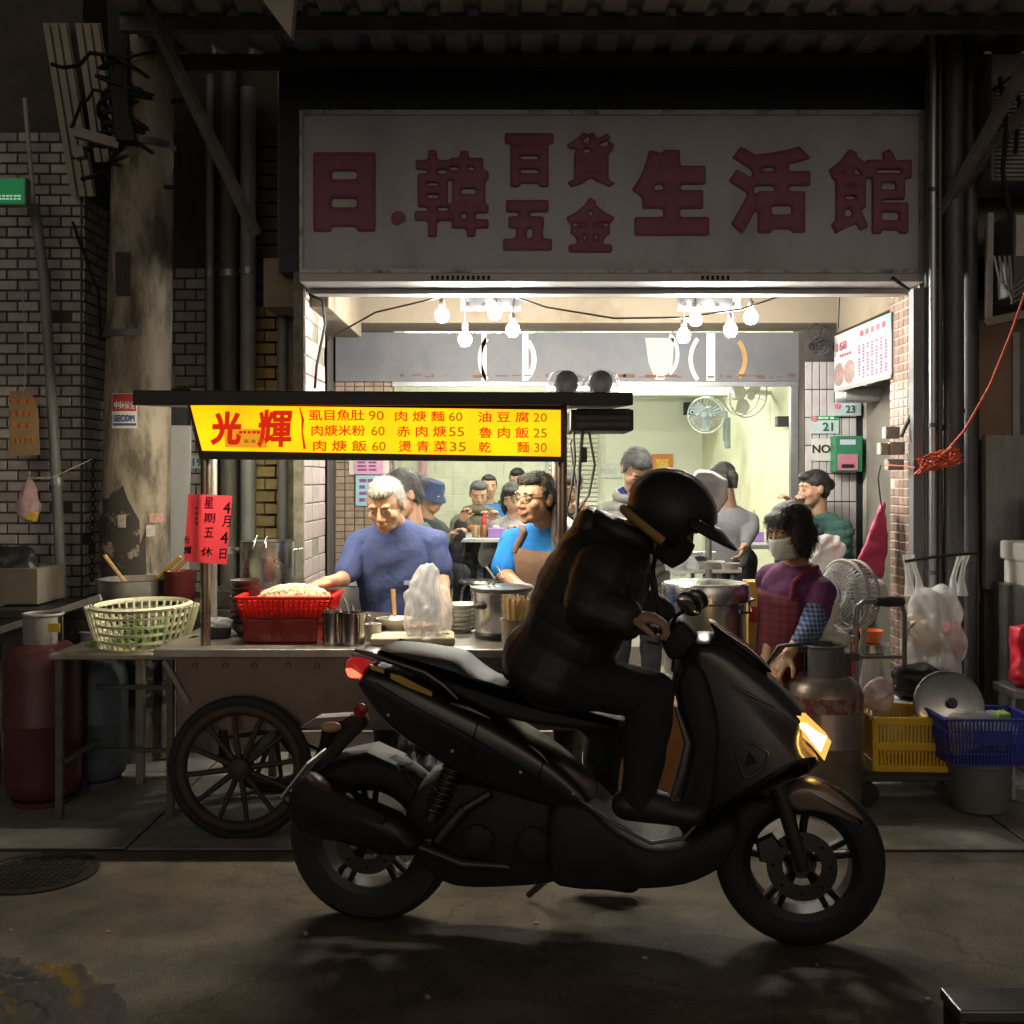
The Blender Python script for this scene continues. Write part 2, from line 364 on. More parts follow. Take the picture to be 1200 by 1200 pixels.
# pillars
lp = MB().bx(-1.2, -1.145, 5.86, 6.5, .1, 2.63).build('pillar', mat('rough_edge', (.2, .19, .15), .9, var=.4, scale=12, bump=.6), sb)
tiles(lp, (-1.145, 5.865, .12), (0, 1, 0), 3, 24, .21, .103, .2, .095, .008, mat('pale_pink_tile', (.42, .355, .355), .35, var=.12, scale=14, rnd=.1, bump=.1), 0)
rp = MB().bx(2.215, 2.46, 5.8, 6.24, .1, 2.6).build('pillar', mat('grout_pale', (.5, .46, .42), .85), sb)
tiles(rp, (2.215, 6.24, .13), (0, -1, 0), 6, 48, .072, .0505, .064, .043, .006, mat('brown_mosaic', (.3, .215, .175), .4, var=.25, scale=25, rnd=.22), 0)
MB().bx(-1.5, -1.3, 6.5, 7.9, .1, 2.74).build('side_wall', mat('dim_plaster', (.1, .095, .085), .8), sb)
MB().bx(-1.296, -1.28, 6.55, 7.15, .12, 2.1).build('side_door', mat('black_door_passage_shade', (.02, .022, .025), .5), sb)
bc = MB().bx(-1.3, -.87, 7.78, 7.9, .1, 2.74).build('pillar', gdark, sb)
tiles(bc, (-1.29, 7.78, .5), (1, 0, 0), 6, 38, .0705, .0505, .064, .046, .006, mat('tan_tile', (.3, .23, .17), .5, var=.2, scale=20, rnd=.15), 0)
tc_ = MB().bx(2.08, 2.46, 7.6, 7.9, .1, 2.74).build('pillar', gdark, sb)
tiles(tc_, (2.085, 7.6, .13), (1, 0, 0), 7, 11, .053, .2, .047, .192, .008, mat('grey_lilac_tile', (.5, .48, .5), .35, var=.12, scale=12, rnd=.08), 0)
MB().bx(2.46, 3.2, 7.62, 7.9, .1, 2.74).build('passage_wall', mat('black_door_passage_shade', (.02, .022, .025), .5), sb)  # passage walls coloured near black to stand for the doorway's darkness
MB().bx(2.9, 3.0, 5.96, 7.62, .1, 2.74).build('passage_wall', mat('black_door_passage_shade', (.02, .022, .025), .5), sb)
MB().bx(2.5, 2.56, 7.5, 7.6, .12, 2.3).build('door_post', mat('pale_post', (.55, .55, .5), .5), sb)
# dining room
crm = mat('dining_wall', (.66, .65, .48), .75, var=.1, scale=2, col2=(.44, .42, .27), mix=(.55, .85), bump=.1)
grn = mat('dining_back_wall', (.66, .68, .57), .7, var=.06, scale=1.5)
MB().bx(-1.6, -1.3, 7.9, 12.6, .25, 3).build('room_wall', crm, sb)
MB().bx(2.23, 2.4, 7.9, 12.6, .25, 3).build('room_wall', crm, sb)
bw = MB().bx(-1.6, 2.4, 12.5, 12.7, .25, 3).build('room_back_wall', grn, sb)
MB().bx(-1.6, 2.4, 7.9, 12.6, 2.95, 3.05).build('room_ceiling', mat('room_ceiling', (.62, .66, .55), .8, var=.05), sb)
MB().bx(.9, 2.23, 11.0, 11.25, 2.35, 2.95).build('room_beam', mat('mint_beam', (.5, .66, .48), .7, var=.08), sb, bevel=.01)
# tiled left half of the back wall
tiles(bw, (-1.3, 12.5, .9), (1, 0, 0), 12, 9, .2, .2, .193, .193, .006, mat('cream_tile', (.6, .6, .47), .35, var=.08, scale=8, rnd=.05), 0)
MB().bx(-1.06, -1.0, 12.4, 12.47, .25, 1.85).build('pink_pipe', mat('pink_paint', (.6, .3, .36), .5), sb)
ld = MB().bx(1.02 - .62, 1.02, 12.42, 12.48, .3, 2.25).build('louvre_door', mat('louvre_frame', (.5, .5, .42), .6), sb)
for k in range(36):
    MB().box((.71, 12.41, .36 + k * .052), (.56, .03, .04), Matrix.Rotation(R(-35), 3, 'X')).build('slat', mat('louvre', (.55, .55, .45), .55), ld)
# shopfront
MB().bx(-1.28, 2.46, 7.74, 7.775, 2.2, 2.555).build('fascia_board', mat('fascia_steel', (.13, .14, .16), .55, metal=.0, var=.2, scale=3, bump=.05, col2=(.17, .17, .18)), sb)
fb = sb.children[-1]
wht = mat('fascia_white', (.9, .88, .82), .4); ora = mat('fascia_orange', (.5, .3, .12), .6)
DF = 7.738
def arc(cx, cy, r, t, a0, a1, m, sx=1.0):
    mb = MB(); n = 14; pts = []
    for k in range(n + 1):
        a = R(a0 + (a1 - a0) * k / n)
        pts.append((W(cx + r * sx * math.cos(a), cy - r * math.sin(a), DF), W(cx + (r - t) * sx * math.cos(a), cy - (r - t) * math.sin(a), DF)))
    pts = [(Vector((p.x, p.y, min(2.553, max(2.202, p.z)))), Vector((q.x, q.y, min(2.553, max(2.202, q.z))))) for p, q in pts]
    for k in range(n): mb.add([pts[k][0], pts[k][1], pts[k + 1][1], pts[k + 1][0]], [(0, 1, 2, 3)])
    mb.build('painted_arc', m, fb)
for cx, sgn in ((598, 1), (845, 1)):
    arc(cx, 421, 40, 5, 140, 220, wht, .95); arc(cx, 421, 34, 6, -42, 42, wht if cx < 700 else ora, .9)
for x0, x1, m_ in ((564, 570, wht), (612, 619, wht), (828, 838, wht)):
    MB().bx(X(x0, DF), X(x1, DF), DF, DF + .002, 2.205, 2.55).build('painted_bar', m_, fb)
co = MB(); co.add([W(756, 396, DF), W(790, 396, DF), W(788, 428, DF), W(778, 445, DF), W(768, 445, DF), W(760, 425, DF)], [(0, 1, 2, 3, 4, 5)])
co.build('painted_cone', mat('fascia_pink', (.6, .45, .42), .5), fb)
arc(772, 415, 30, 5, -55, 55, wht, .8)
rs = MB()
for k in range(40): rs.bx(X(470 + k * 12 + random.uniform(-4, 4), DF), X(470 + k * 12 + random.uniform(2, 12), DF), DF - .001, DF + .001, 2.235 + random.uniform(-.012, .012), 2.243 + random.uniform(-.008, .012))
tag(rs.build('rust_streaks', mat('rust', (.16, .09, .05), .9), fb), kind='stuff')
MB().bx(-.87, 2.08, 7.75, 7.79, 2.165, 2.2).build('shutter_rail', greyst, sb)
MB().bx(2.03, 2.08, 7.76, 7.82, .25, 2.165).build('door_jamb', greyst, sb)
# ================================================================ signboard over the opening
sg = thing('shop_signboard', 'long weathered white signboard with large dark red characters over the eatery', 'sign', (.54, 5.72, 2.61))
MB().bx(X(353, 5.7), X(1082, 5.7), 5.7, 5.84, Z(318, 5.7), Z(131, 5.7)).build('panel', mat('signboard_white', (.52, .54, .58), .6, scale=2.2, col2=(.32, .33, .35), mix=(.48, .85), bump=.08, stretch=(1, 1, .5)), sg)
fr = MB(); a, b, c, d = X(351, 5.69), X(1084, 5.69), Z(320, 5.69), Z(129, 5.69)
for q in ((a, b, d - .025, d), (a, b, c, c + .02), (a, a + .018, c + .02, d - .025), (b - .03, b, c + .02, d - .025)): fr.bx(q[0], q[1], 5.685, 5.705, q[2], q[3])
fr.build('frame', mat('sign_frame', (.4, .4, .4), .5, metal=.4, col2=(.16, .13, .11), mix=(.5, .7), scale=14), sg)
MB().bx(a, b, 5.69, 5.98, c - .045, c - .002).build('soffit', mat('soffit_steel', (.42, .42, .42), .5, metal=.3, var=.15), sg)
MB().bx(a + .02, b - .02, 5.9, 6.0, c - .075, c - .047).build('shutter_box', mat('soffit_steel', (.42, .42, .42), .5), sg)
vt = MB()
for x0 in (505, 822):
    for k in range(6 if x0 > 800 else 12): vt.bx(X(x0 + k * 6, 5.68), X(x0 + k * 6 + 3, 5.68), 5.684, 5.69, c - .036, c - .014)
vt.build('vent_slots', mat('slot_black', (.01, .01, .01), .9), sg)
red = mat('sign_maroon', (.27, .085, .13), .6, scale=5, col2=(.33, .17, .21), mix=(.48, .85))
for ch, x0, y0, x1, y1, bd in (('日', 368, 180, 440, 272, .09), ('韓', 487, 178, 572, 278, .024), ('百', 592, 158, 648, 220, .065), ('貨', 664, 157, 720, 220, .028), ('五', 590, 236, 646, 294, .08),
                           ('金', 663, 233, 720, 296, .045), ('生', 740, 177, 830, 277, .085), ('活', 853, 173, 949, 275, .058), ('館', 970, 176, 1066, 275, .028)):
    ptext(ch, x0 - 1, y0 - 1, x1 + 1, y1 + 1, 5.712, red, sg, name='character', bold=bd, thick=.036, soft=14)
MB().cyl(W(467, 256, 5.7), W(467, 256, 5.692), .04, n=20).build('dot', red, sg)
# ================================================================ corrugated canopy
gal = mat('galvanised', (.33, .32, .3), .55, metal=.1, var=.3, scale=2, col2=(.13, .1, .075), mix=(.5, .8))
cn = thing('canopy', 'corrugated metal canopy on steel purlins jutting over the signboard', 'canopy', (.3, 5, 3.8))
def sheetroof(parent, x0, wid, y0, y1, z0, z1, pit=.2):
    mb = MB(); pr = []; x = x0
    while x < x0 + wid - .001:
        pr += [(x, 0), (x + pit * .55, 0), (x + pit * .66, .04), (x + pit * .89, .04)]; x += pit
    pr.append((x0 + wid, 0)); n = len(pr)
    vs = [(p, y, (z0 if y == y0 else z1) + q + t) for t in (0, .003) for y in (y0, y1) for p, q in pr]
    fs = [(i, i + 1, n + i + 1, n + i) for i in range(n - 1)] + [(2 * n + i, 3 * n + i, 3 * n + i + 1, 2 * n + i + 1) for i in range(n - 1)]
    mb.add(vs, fs); return mb.build('roof_sheet', gal, parent)
for k in range(6): sheetroof(cn, -1.95 + k * .8, .8, 3.6, 5.86, 3.84, 3.8 + .004 * (k % 2))
for y in (3.7, 4.5, 5.3, 5.78):
    MB().bx(-1.95, 2.75, y, y + .05, 3.725, 3.797).build('purlin', mat('purlin_steel', (.17, .16, .15), .6, metal=.4, var=.3, scale=5), cn)
# side struts of the canopy
bar = mat('strut_steel', (.24, .23, .21), .55, metal=.4, var=.3, scale=8)
for p, q in (((W(160, -20, 5.2)), W(300, 275, 5.8)), (W(1212, 60, 5.1), W(1080, 292, 5.75)), (W(1215, 112, 5.3), W(1122, 226, 5.7))):
    MB().bar(p, q, .05, .05).build('strut', bar, cn, bevel=.004)
# ================================================================ neighbours on the left
lb = thing('tiled_building', 'neighbouring wall clad in pale brick-shaped tiles with dark joints, far left', 'building', (-3.4, 6, 0))
lw = MB().bx(-5, -2.374, 5.9, 8, 0, 6).build('wall', gdark, lb)
bt = mat('pale_brick_tile', (.36, .345, .32), .45, var=.2, scale=15, rnd=.28, bump=.2)
tiles(lw, (-2.374 - .119 * 4, 5.9, .78), (1, 0, 0), 4, 45, .119, .0585, .109, .048, .009, bt)
tiles(lw, (-2.374, 5.9, .78), (0, 1, 0), 3, 39, .119, .0585, .109, .048, .009, bt)
nb = thing('narrow_building', 'dark recessed shopfront with yellow brick strip behind the concrete pole', 'building', (-1.8, 6.6, 0))
nw = MB().bx(-2.374, -1.3, 6.5, 7.5, 0, 6).build('wall', mat('recess_wall', (.07, .065, .055), .85, var=.3), nb)
tiles(nw, (-2.12, 6.5, .8), (1, 0, 0), 2, 30, .13, .066, .12, .056, .008, mat('grey_brick_tile', (.38, .37, .36), .5, var=.2, scale=15, rnd=.15))
tiles(nw, (-1.57, 6.5, .75), (1, 0, 0), 2, 24, .13, .075, .122, .062, .012, mat('yellow_brick', (.38, .3, .13), .7, var=.25, scale=14, rnd=.14, bump=.3, bscale=60))
for k in range(12):
    MB().bx(-1.84, -1.3, 6.47, 6.49, 2.58 + k * .085, 2.65 + k * .085).build('siding_board', mat('dark_board', (.06, .055, .05), .7, var=.3), nb)
MB().bx(-1.36, -1.3, 6.36, 6.5, 0, 2.6).build('concrete_edge', mat('rough_edge', (.2, .19, .15), .9, var=.4, scale=12, bump=.6), nb)
pg = mat('pipe_grey', (.22, .23, .23), .5, var=.2, scale=5, bump=.05)
for px, r, z0, z1, D, nm in ((246, 5, 0, 3.9, 6.36, 'thin grey'), (268, 10, 0, 4.1, 6.38, 'stained dark'), (291, 9, 0, 3.8, 6.3, 'thick grey'), (331, 6, .9, 4, 6.34, 'narrow steel')):
    t = thing('drain_pipe', nm + ' vertical pipe on the recessed wall, ' + {246: 'nearest the concrete pole', 268: 'second from the concrete pole', 291: 'left of the yellow bricks', 331: 'across the yellow bricks'}[px], 'pipe', (X(px, D), D, z0), 'pipes beside the concrete pole')
    MB().cyl((X(px, D), D, z0), (X(px, D), D, z1), r * D / F, n=14).build('pipe', pg if px != 268 else mat('pipe_dark', (.1, .1, .09), .6, var=.4, stretch=(8, 8, 1)), t, smooth=40)
    for zz in (1.05, 1.85, 2.7): MB().cyl((X(px, D), D, zz), (X(px, D), D, zz + .04), r * D / F + .006, n=14).build('bracket', greyst, t, smooth=40)
mp_ = MB().box((X(203, 6.2), 6.2, 1.13), (.185, .02, 1.35), Matrix.Rotation(R(1.2), 3, 'Y')).build('metal_panel', mat('panel_grey', (.52, .54, .57), .4, var=.06), bevel=.004, label='plain pale grey metal panel standing behind the concrete pole', cat='panel')
MB().bx(X(185, 6.24), X(220, 6.24), 6.24, 6.3, Z(512, 6.24), Z(455, 6.24)).build('meter_box', mat('meter_black', (.04, .04, .045), .5), label='dark box fixed above the pale grey metal panel', cat='box')
MB().box((X(197, 6.3), 6.28, Z(447, 6.28)), (.1, .05, .12)).build('white_box', mat('panel_grey', (.52, .54, .57), .4), bevel=.006, label='small white junction box behind the concrete pole above the cart roof', cat='box')
pt = thing('number_plate', 'small blue-grey house number plate reading 19 behind the cart post', 'number plate', W(231, 548, 6.44), 'house number plates')
MB().bx(X(222, 6.44), X(242, 6.44), 6.44, 6.45, Z(549, 6.44), Z(534, 6.44)).build('plate', mat('plate_blue', (.42, .55, .58), .4), pt)
ptext('19', 226, 537, 237, 546, 6.437, mat('ink_green', (.03, .12, .1), .5), pt, bold=.02)
# utility pole
up = thing('utility_pole', 'thick stained concrete utility pole with peeling paper at left', 'utility pole', (-2.02, 5.72, 0))
pole = mat('pole_concrete', (.33, .29, .22), .8, var=.2, scale=6, bump=.5, bscale=30, col2=(.1, .085, .065), mix=(.47, .62), stretch=(1, 1, .35))
MB().tube([(X(157, 5.72), 5.72, 0), (X(160, 5.72), 5.72, 1.5), (X(170, 5.72), 5.72, 3.7), (X(176, 5.72), 5.72, 5)], [.185, .175, .155, .14], 28).build('shaft', pole, up, smooth=50)
dw = MB(); nn = 40; vs = []
for zz in range(9):
    for q in range(nn): a = q * 2 * math.pi / nn; top = 1.36 + .07 * math.sin(3 * a + 1) + .05 * math.sin(7 * a) + random.uniform(-.035, .035); z = .3 + (top - .3) * zz / 8; r = .187 - .006 * z; vs.append((X(158, 5.72) + math.cos(a) * r, 5.72 + math.sin(a) * r, z))
dw.add(vs, [(i * nn + q, i * nn + (q + 1) % nn, (i + 1) * nn + (q + 1) % nn, (i + 1) * nn + q) for i in range(8) for q in range(nn)]).build('dark_wrap', mat('tar_stain', (.045, .04, .035), .85, scale=6, col2=(.3, .26, .2), mix=(.55, .6), bump=.3), up, smooth=60)
for z in (Z(398, 5.72), Z(178, 5.72)): MB().lathe((X(161 + (398 - (560 - (z - 1.5) * F / 5.72)) * .03, 5.72), 5.72, z), [(.172, 0), (.172, .035)], 28, cap0=False).build('band', mat('band_steel', (.16, .15, .14), .5, metal=.6), up, smooth=50)
# black tape bundle, cables and brackets up the pole
tape = mat('black_tape', (.015, .015, .015), .6, var=.3, scale=20, bump=.4)
bun = MB()
for k in range(16):
    a = random.uniform(0, 6.28); r = random.uniform(.12, .24); z = random.uniform(3.15, 3.75); c = Vector((X(168, 5.72) - .05, 5.68, z))
    bun.ring(c, r * .7 + .02, random.uniform(.006, .016), (random.uniform(-.5, .5), random.uniform(-.4, .4), 1), n=18, m=6)
for k in range(5): bun.tube([W(128 + k * 5, -20, 5.6), W(132 + k * 4, 80, 5.55), W(136 + 3 * k, 130, 5.5), W(140 + 4 * k, 165, 5.5)], .018, 6)
bun.build('cable_bundle', tape, up, smooth=60)
for k, pts in enumerate((((60, 75), (85, 78), (105, 62), (135, 66)), ((83, 150), (95, 120), (110, 105), (128, 110)), ((85, 185), (110, 170), (135, 165), (160, 178)), ((95, 210), (120, 200), (150, 215), (205, 220)),
                         ((135, 190), (170, 128), (205, 118), (235, 118)), ((180, 90), (205, 160), (203, 210), (195, 300)), ((205, 165), (215, 200), (235, 225), (235, 300)), ((85, 260), (100, 300), (115, 340), (118, 400)))):
    P = [W(x, y, 5.5 + .05 * k) for x, y in pts]
    MB().tube([P[0], (P[0] + P[1]) / 2 + Vector((0, 0, -.01)), P[1], (P[1] + P[2]) / 2 + Vector((0, 0, -.02)), P[2], P[3]], random.uniform(.006, .014), 6).build('loose_cable', tape, up, smooth=60)
MB().bar(W(88, 155, 5.5), W(140, 170, 5.55), .05, .05).build('bracket', bar, up)
MB().bar(W(88, 180, 5.5), W(100, 178, 5.5), .06, .06).build('insulator', bar, up)
st = thing('security_sticker', 'red and white sticker with blue lettering on the concrete pole', 'sticker', W(146, 501, 5.52))
def wrap(x0, x1, y0, y1, m, nm, par, off=.004):
    mb = MB(); n = 6; vs = []
    for k in range(n + 1):
        px = x0 + (x1 - x0) * k / n; xx = X(px, 5.55); dx = max(-.17, min(.17, xx - X(160, 5.72))); yy = 5.72 - math.sqrt(.18 ** 2 - dx * dx) - off
        vs += [(xx, yy, Z(y1, 5.55)), (xx, yy, Z(y0, 5.55))]
    return mb.add(vs, [(2 * k, 2 * k + 2, 2 * k + 3, 2 * k + 1) for k in range(n)]).build(nm, m, par)
stw = mat('sticker_white', (.6, .6, .58), .5); str_ = mat('sticker_red', (.4, .03, .03), .5); stb = mat('sticker_blue', (.03, .06, .2), .5)
wrap(131, 161, 461, 502, stw, 'paper', st); wrap(132, 160, 462, 482, str_, 'red_field', st, .006); wrap(133, 160, 496, 499, stb, 'blue_bar', st, .006)
ptext('中興保全', 134, 470, 158, 479, 5.531, stw, st); ptext('SECOM', 134, 486, 158, 494, 5.531, stb, st, bold=.03)
for nm, x0, x1, y0, y1, m_ in (('pink printed', 173, 184, 602, 613, (.45, .25, .22)), ('torn white', 170, 178, 616, 629, (.45, .43, .38)), ('torn pale upper', 139, 149, 603, 618, (.4, .37, .3)), ('dark rectangular', 136, 153, 296, 346, (.05, .05, .045))):
    wrap(x0, x1, y0, y1, mat('scrap_' + nm[:4] + str(x0), m_, .8, var=.4, scale=40), 'paper_scrap', None, .007)
    tag(COL.objects[-1], nm + ' paper scrap stuck on the concrete pole' if x0 != 136 else 'dark rectangular paper stuck high on the concrete pole', 'paper', 'scraps stuck on the pole')
# conduit, exit sign, hanging things at far left
cd1 = thing('conduit', 'long grey conduit pipe running up the tiled wall at left', 'pipe', W(73, 700, 5.78))
MB().tube([W(75, 760, 5.78), W(66, 560, 5.78), W(52, 330, 5.76), W(40, 240, 5.74)], .028, 12).build('pipe', pg, cd1, smooth=50)
MB().tube([W(40, 242, 5.74), W(29, 115, 5.72)], .013, 8).build('upper_pipe', mat('pipe_pale', (.4, .39, .36), .5), cd1, smooth=50)
for y in (330, 560): MB().cyl(W(52 if y == 330 else 66, y, 5.77), W(52.5 if y == 330 else 66.5, y + 9, 5.77), .034, n=12).build('clamp', greyst, cd1)
es = thing('exit_sign', 'small green lit sign box high on the wall at far left', 'sign', W(14, 240, 5.5))
MB().bx(X(-14, 5.5), X(30, 5.5), 5.5, 5.56, Z(240, 5.5), Z(208, 5.5)).build('case', mat('sign_case', (.3, .34, .3), .5), es)
MB().bx(X(-13, 5.5), X(28.5, 5.5), 5.495, 5.499, Z(238.5, 5.5), Z(209.5, 5.5)).build('lit_face', mat('exit_green', (.01, .16, .06), .4, emit=(.02, .42, .13), es=.16), es)
dashes(es, -2, 228, 25, 235, 5.492, mat('exit_white', (.5, .6, .5), .5, emit=(.5, .8, .6), es=.35), 2, 6)
lean = thing('corrugated_sheet', 'upright beige corrugated sheets fixed above the tiles behind the pole', 'metal sheet', W(85, 250, 5.75))
for dx in (0, 38):
    mb = MB()
    for k in range(3): mb.add([W(50 + dx + 10 * k, 27, 5.8), W(60 + dx + 10 * k - 3, 27, 5.8), W(93 + dx * .75 + 10 * k - 3, 190 + 40 * (dx == 0), 5.82), W(83 + dx * .75 + 10 * k, 190 + 40 * (dx == 0), 5.82),
                               W(60 + dx + 10 * k - 3, 27, 5.83), W(60 + dx + 10 * k, 27, 5.83), W(93 + dx * .75 + 10 * k, 190 + 40 * (dx == 0), 5.85), W(93 + dx * .75 + 10 * k - 3, 190 + 40 * (dx == 0), 5.85)], [(0, 1, 2, 3), (1, 4, 7, 2), (4, 5, 6, 7)])
    mb.build('sheet', mat('beige_sheet', (.33, .3, .24), .6, metal=.1, var=.2, scale=4), lean)
hc = thing('hanging_sheet', 'pale triangular corner of a metal sheet hanging into view at top', 'metal sheet', W(335, 45, 4.4))
MB().add([W(285, -30, 4.5), W(349, -30, 4.4), W(343, 47, 4.4), W(285, -30, 4.52), W(349, -30, 4.42), W(343, 47, 4.42)], [(0, 2, 1), (3, 4, 5), (0, 1, 4, 3), (1, 2, 5, 4), (2, 0, 3, 5)]).build('panel', mat('hang_sheet', (.5, .47, .4), .5, var=.1), hc)
MB().tube([W(349, -30, 4.39), W(343, 47, 4.39)], .008, 6).build('edge', mat('purlin_steel', (.17, .16, .15), .6), hc)
# ================================================================ right side
rb = thing('right_building', 'neighbouring wall with brown board and grey plaster at far right', 'building', (3.8, 6.2, 0))
MB().bx(2.46, 6, 5.96, 7.4, 0, 6).build('wall', mat('right_plaster', (.19, .18, .16), .8, var=.25, scale=3), rb)
MB().bx(X(1146, 5.94), X(1184, 5.94), 5.925, 5.958, Z(660, 5.94), Z(378, 5.94)).build('board', mat('brown_board', (.3, .19, .13), .6, var=.12, scale=6), rb)
MB().bx(X(1184, 5.94), X(1192, 5.94), 5.91, 5.958, Z(520, 5.94), Z(390, 5.94)).build('door_frame', mat('frame_pale', (.4, .4, .38), .5), rb)
MB().bx(X(1138, 5.9), X(1147, 5.9), 5.88, 5.93, Z(705, 5.9), Z(577, 5.9)).build('yellow_strip', mat('yellow_paint', (.45, .31, .03), .6, var=.15, scale=12, col2=(.2, .16, .07), mix=(.6, .8)), rb)
MB().bx(X(1137, 5.86), X(1145, 5.86), 5.84, 5.9, .02, Z(650, 5.86)).build('pale_post', mat('frame_pale', (.4, .4, .38), .5), rb)
MB().bx(X(1150, 5.9), X(1172, 5.9), 5.86, 5.92, .02, Z(515, 5.9)).build('curtain_board', mat('grey_board', (.27, .25, .2), .7, var=.25, stretch=(6, 6, .6)), rb)
dark = mat('duct_dark', (.12, .125, .135), .5, metal=.5, var=.25, scale=6, stretch=(4, 4, .8))
for px, r, D, z0, nm in ((1087, 3.5, 5.62, 0, 'thin dark conduit closest to the mosaic pillar'), (1093, 4.5, 5.58, 0, 'shiny conduit second from the mosaic pillar'), (1101, 3.5, 5.6, 0, 'thin conduit left of the thick grey duct'),
                         (1117, 12, 5.6, 0, 'thick grey vertical duct right of the conduits'), (1136, 9, 5.7, 0, 'grey drain pipe right of the thick duct')):
    t = thing('conduit', nm, 'pipe', (X(px, D), D, z0), 'pipes on the right pillar')
    MB().cyl((X(px, D), D, 0), (X(px, D), D, 4.1), r * D / F, n=16).build('pipe', dark if r != 4.5 else mat('shiny_pipe', (.4, .42, .44), .3, metal=.8, var=.2), t, smooth=40)
    for z in (.95, 1.72, 2.95): MB().cyl((X(px, D), D, z + .01 * r), (X(px, D), D, z + .01 * r + .022), r * D / F + .004, n=16).build('clamp', dark, t, smooth=40)
MB().bx(X(1068, 5.65), X(1079, 5.65), 5.62, 5.69, 0, 2.5).build('steel_channel', mat('channel', (.2, .2, .21), .5, metal=.4), label='upright dark steel channel beside the mosaic pillar', cat='channel')
# meter boxes on the pillar
for k, (x0, x1, y0, y1, nm) in enumerate(((1037, 1054, 500, 514, 'topmost small white switch box on the mosaic pillar'), (1031, 1041, 519, 533, 'left one of two cream boxes side by side on the pillar'), (1042, 1060, 518, 533, 'right wider one of two cream boxes on the pillar'), (1040, 1059, 538, 551, 'lowest cream box on the mosaic pillar'))):
    t = thing('switch_box', nm, 'box', W((x0 + x1) / 2, y1, 5.75), 'boxes on the mosaic pillar')
    MB().bx(X(x0, 5.75), X(x1, 5.75), 5.74, 5.8, Z(y1, 5.75), Z(y0, 5.75)).build('case', mat('cream_plastic', (.5, .47, .4), .5, var=.1), t, bevel=.005)
    MB().bx(X(x0 + 2, 5.74), X(x1 - 2, 5.74), 5.736, 5.741, Z(y1 - 3, 5.74), Z(y0 + 3, 5.74)).build('cover', mat('cream_plastic', (.5, .47, .4), .5), t, bevel=.002)
# wires down the pillar
for nm, pts, D, r in (('black cable looping down the mosaic pillar from the signboard corner', ((1045, 325), (1072, 345), (1072, 430), (1070, 480), (1056, 512)), 5.68, .01), ('thin white wire hanging below the cream boxes', ((1032, 545), (1029, 560), (1031, 580), (1034, 600)), 5.72, .004),
                      ('black cable hanging on the pale tiled pillar left of the room', ((362, 345), (378, 352), (381, 380), (371, 430), (369, 455)), 5.9, .008)):
    P = [W(x, y, D) for x, y in pts]; MB().tube([P[0]] + [q for a, b in zip(P, P[1:]) for q in ((a * .6 + b * .4), b)], r, 6).build('cable', tape, label=nm, cat='cable', smooth=60)
# AC unit and bracket cage, top right
ac = thing('air_conditioner', 'dusty outdoor air conditioner unit with mesh grille on the right wall', 'air conditioner', W(1190, 215, 5.5))
MB().bx(X(1162, 5.5), X(1300, 5.5), 5.5, 5.85, Z(212, 5.5), Z(62, 5.5)).build('case', mat('ac_case', (.2, .2, .19), .6, var=.2), ac, bevel=.01)
for k in range(22): MB().bx(X(1166, 5.49), X(1290, 5.49), 5.486, 5.496, Z(100 + k * 5, 5.49) - .006, Z(100 + k * 5, 5.49)).build('grille_bar', mat('grille', (.28, .28, .26), .5, metal=.4), ac)
a2 = thing('wall_box', 'white-fronted machine box on the right edge under the air conditioner', 'box', W(1195, 380, 5.45))
MB().bx(X(1188, 5.45), X(1290, 5.45), 5.45, 5.8, Z(345, 5.45), Z(248, 5.45)).build('case', mat('case_dark', (.1, .1, .1), .5), a2, bevel=.01)
MB().bx(X(1191, 5.44), X(1280, 5.44), 5.44, 5.449, Z(300, 5.44), Z(252, 5.44)).build('front', mat('case_white', (.5, .52, .5), .5), a2)
br = thing('wall_bracket', 'rusty steel bracket under the machine box at right edge', 'bracket', W(1180, 385, 5.5))
MB().bar(W(1155, 378, 5.5), W(1215, 365, 5.45), .04, .04).build('arm', bar, br); MB().bar(W(1160, 250, 5.5), W(1158, 378, 5.5), .03, .03).build('upright', mat('frame_pale', (.4, .4, .38), .5), br)
for k in range(4): MB().tube([W(1165 + 6 * k, 300, 5.44), W(1172 + 5 * k, 330 + 6 * k, 5.42), W(1185, 340 + 5 * k, 5.42), W(1205, 322 + 8 * k, 5.44)], .006, 6).build('wire', mat('wire_grey', (.3, .3, .28), .5), br)
for k, P in enumerate((((1172, 90), (1180, 150), (1175, 200), (1185, 260)), ((1165, 105), (1185, 90), (1195, 120), (1190, 180)))):
    MB().tube([W(x, y, 5.42) for x, y in P], .012, 6).build('cable', tape, smooth=60, label=('thick black cable dropping in front of the air conditioner grille', 'black cable loop hooked over the strut at top right')[k], cat='cable')
# orange rope
ro = thing('orange_rope', 'orange rope slung from the right edge to a knotted tangle on the conduits', 'rope', W(1100, 550, 5.5))
orp = mat('orange_rope', (.75, .16, .08), .6, var=.15, scale=40, bump=.3, bscale=200)
MB().tube([W(1204, 335, 5.3), W(1185, 390, 5.35), W(1160, 452, 5.4), W(1130, 505, 5.45), W(1110, 528, 5.48)], .007, 8).build('line', orp, ro, smooth=60)
kn = MB(); pts = []
for k in range(70):
    t = k / 70 * 6.28 * 7; pts.append(W(1100 + 24 * math.cos(t) + 5 * math.sin(2.3 * t), 540 + 9 * math.sin(t * 1.13) - 6 * math.cos(t) + 2 * math.sin(3 * t), 5.47 + .02 * math.sin(1.7 * t)))
kn.tube(pts, .005, 6).build('knot', orp, ro, smooth=60)
MB().tube([W(1072, 548, 5.5), W(1060, 546, 5.6), W(1036, 545, 5.72)], .004, 6).build('tail', orp, ro, smooth=60)
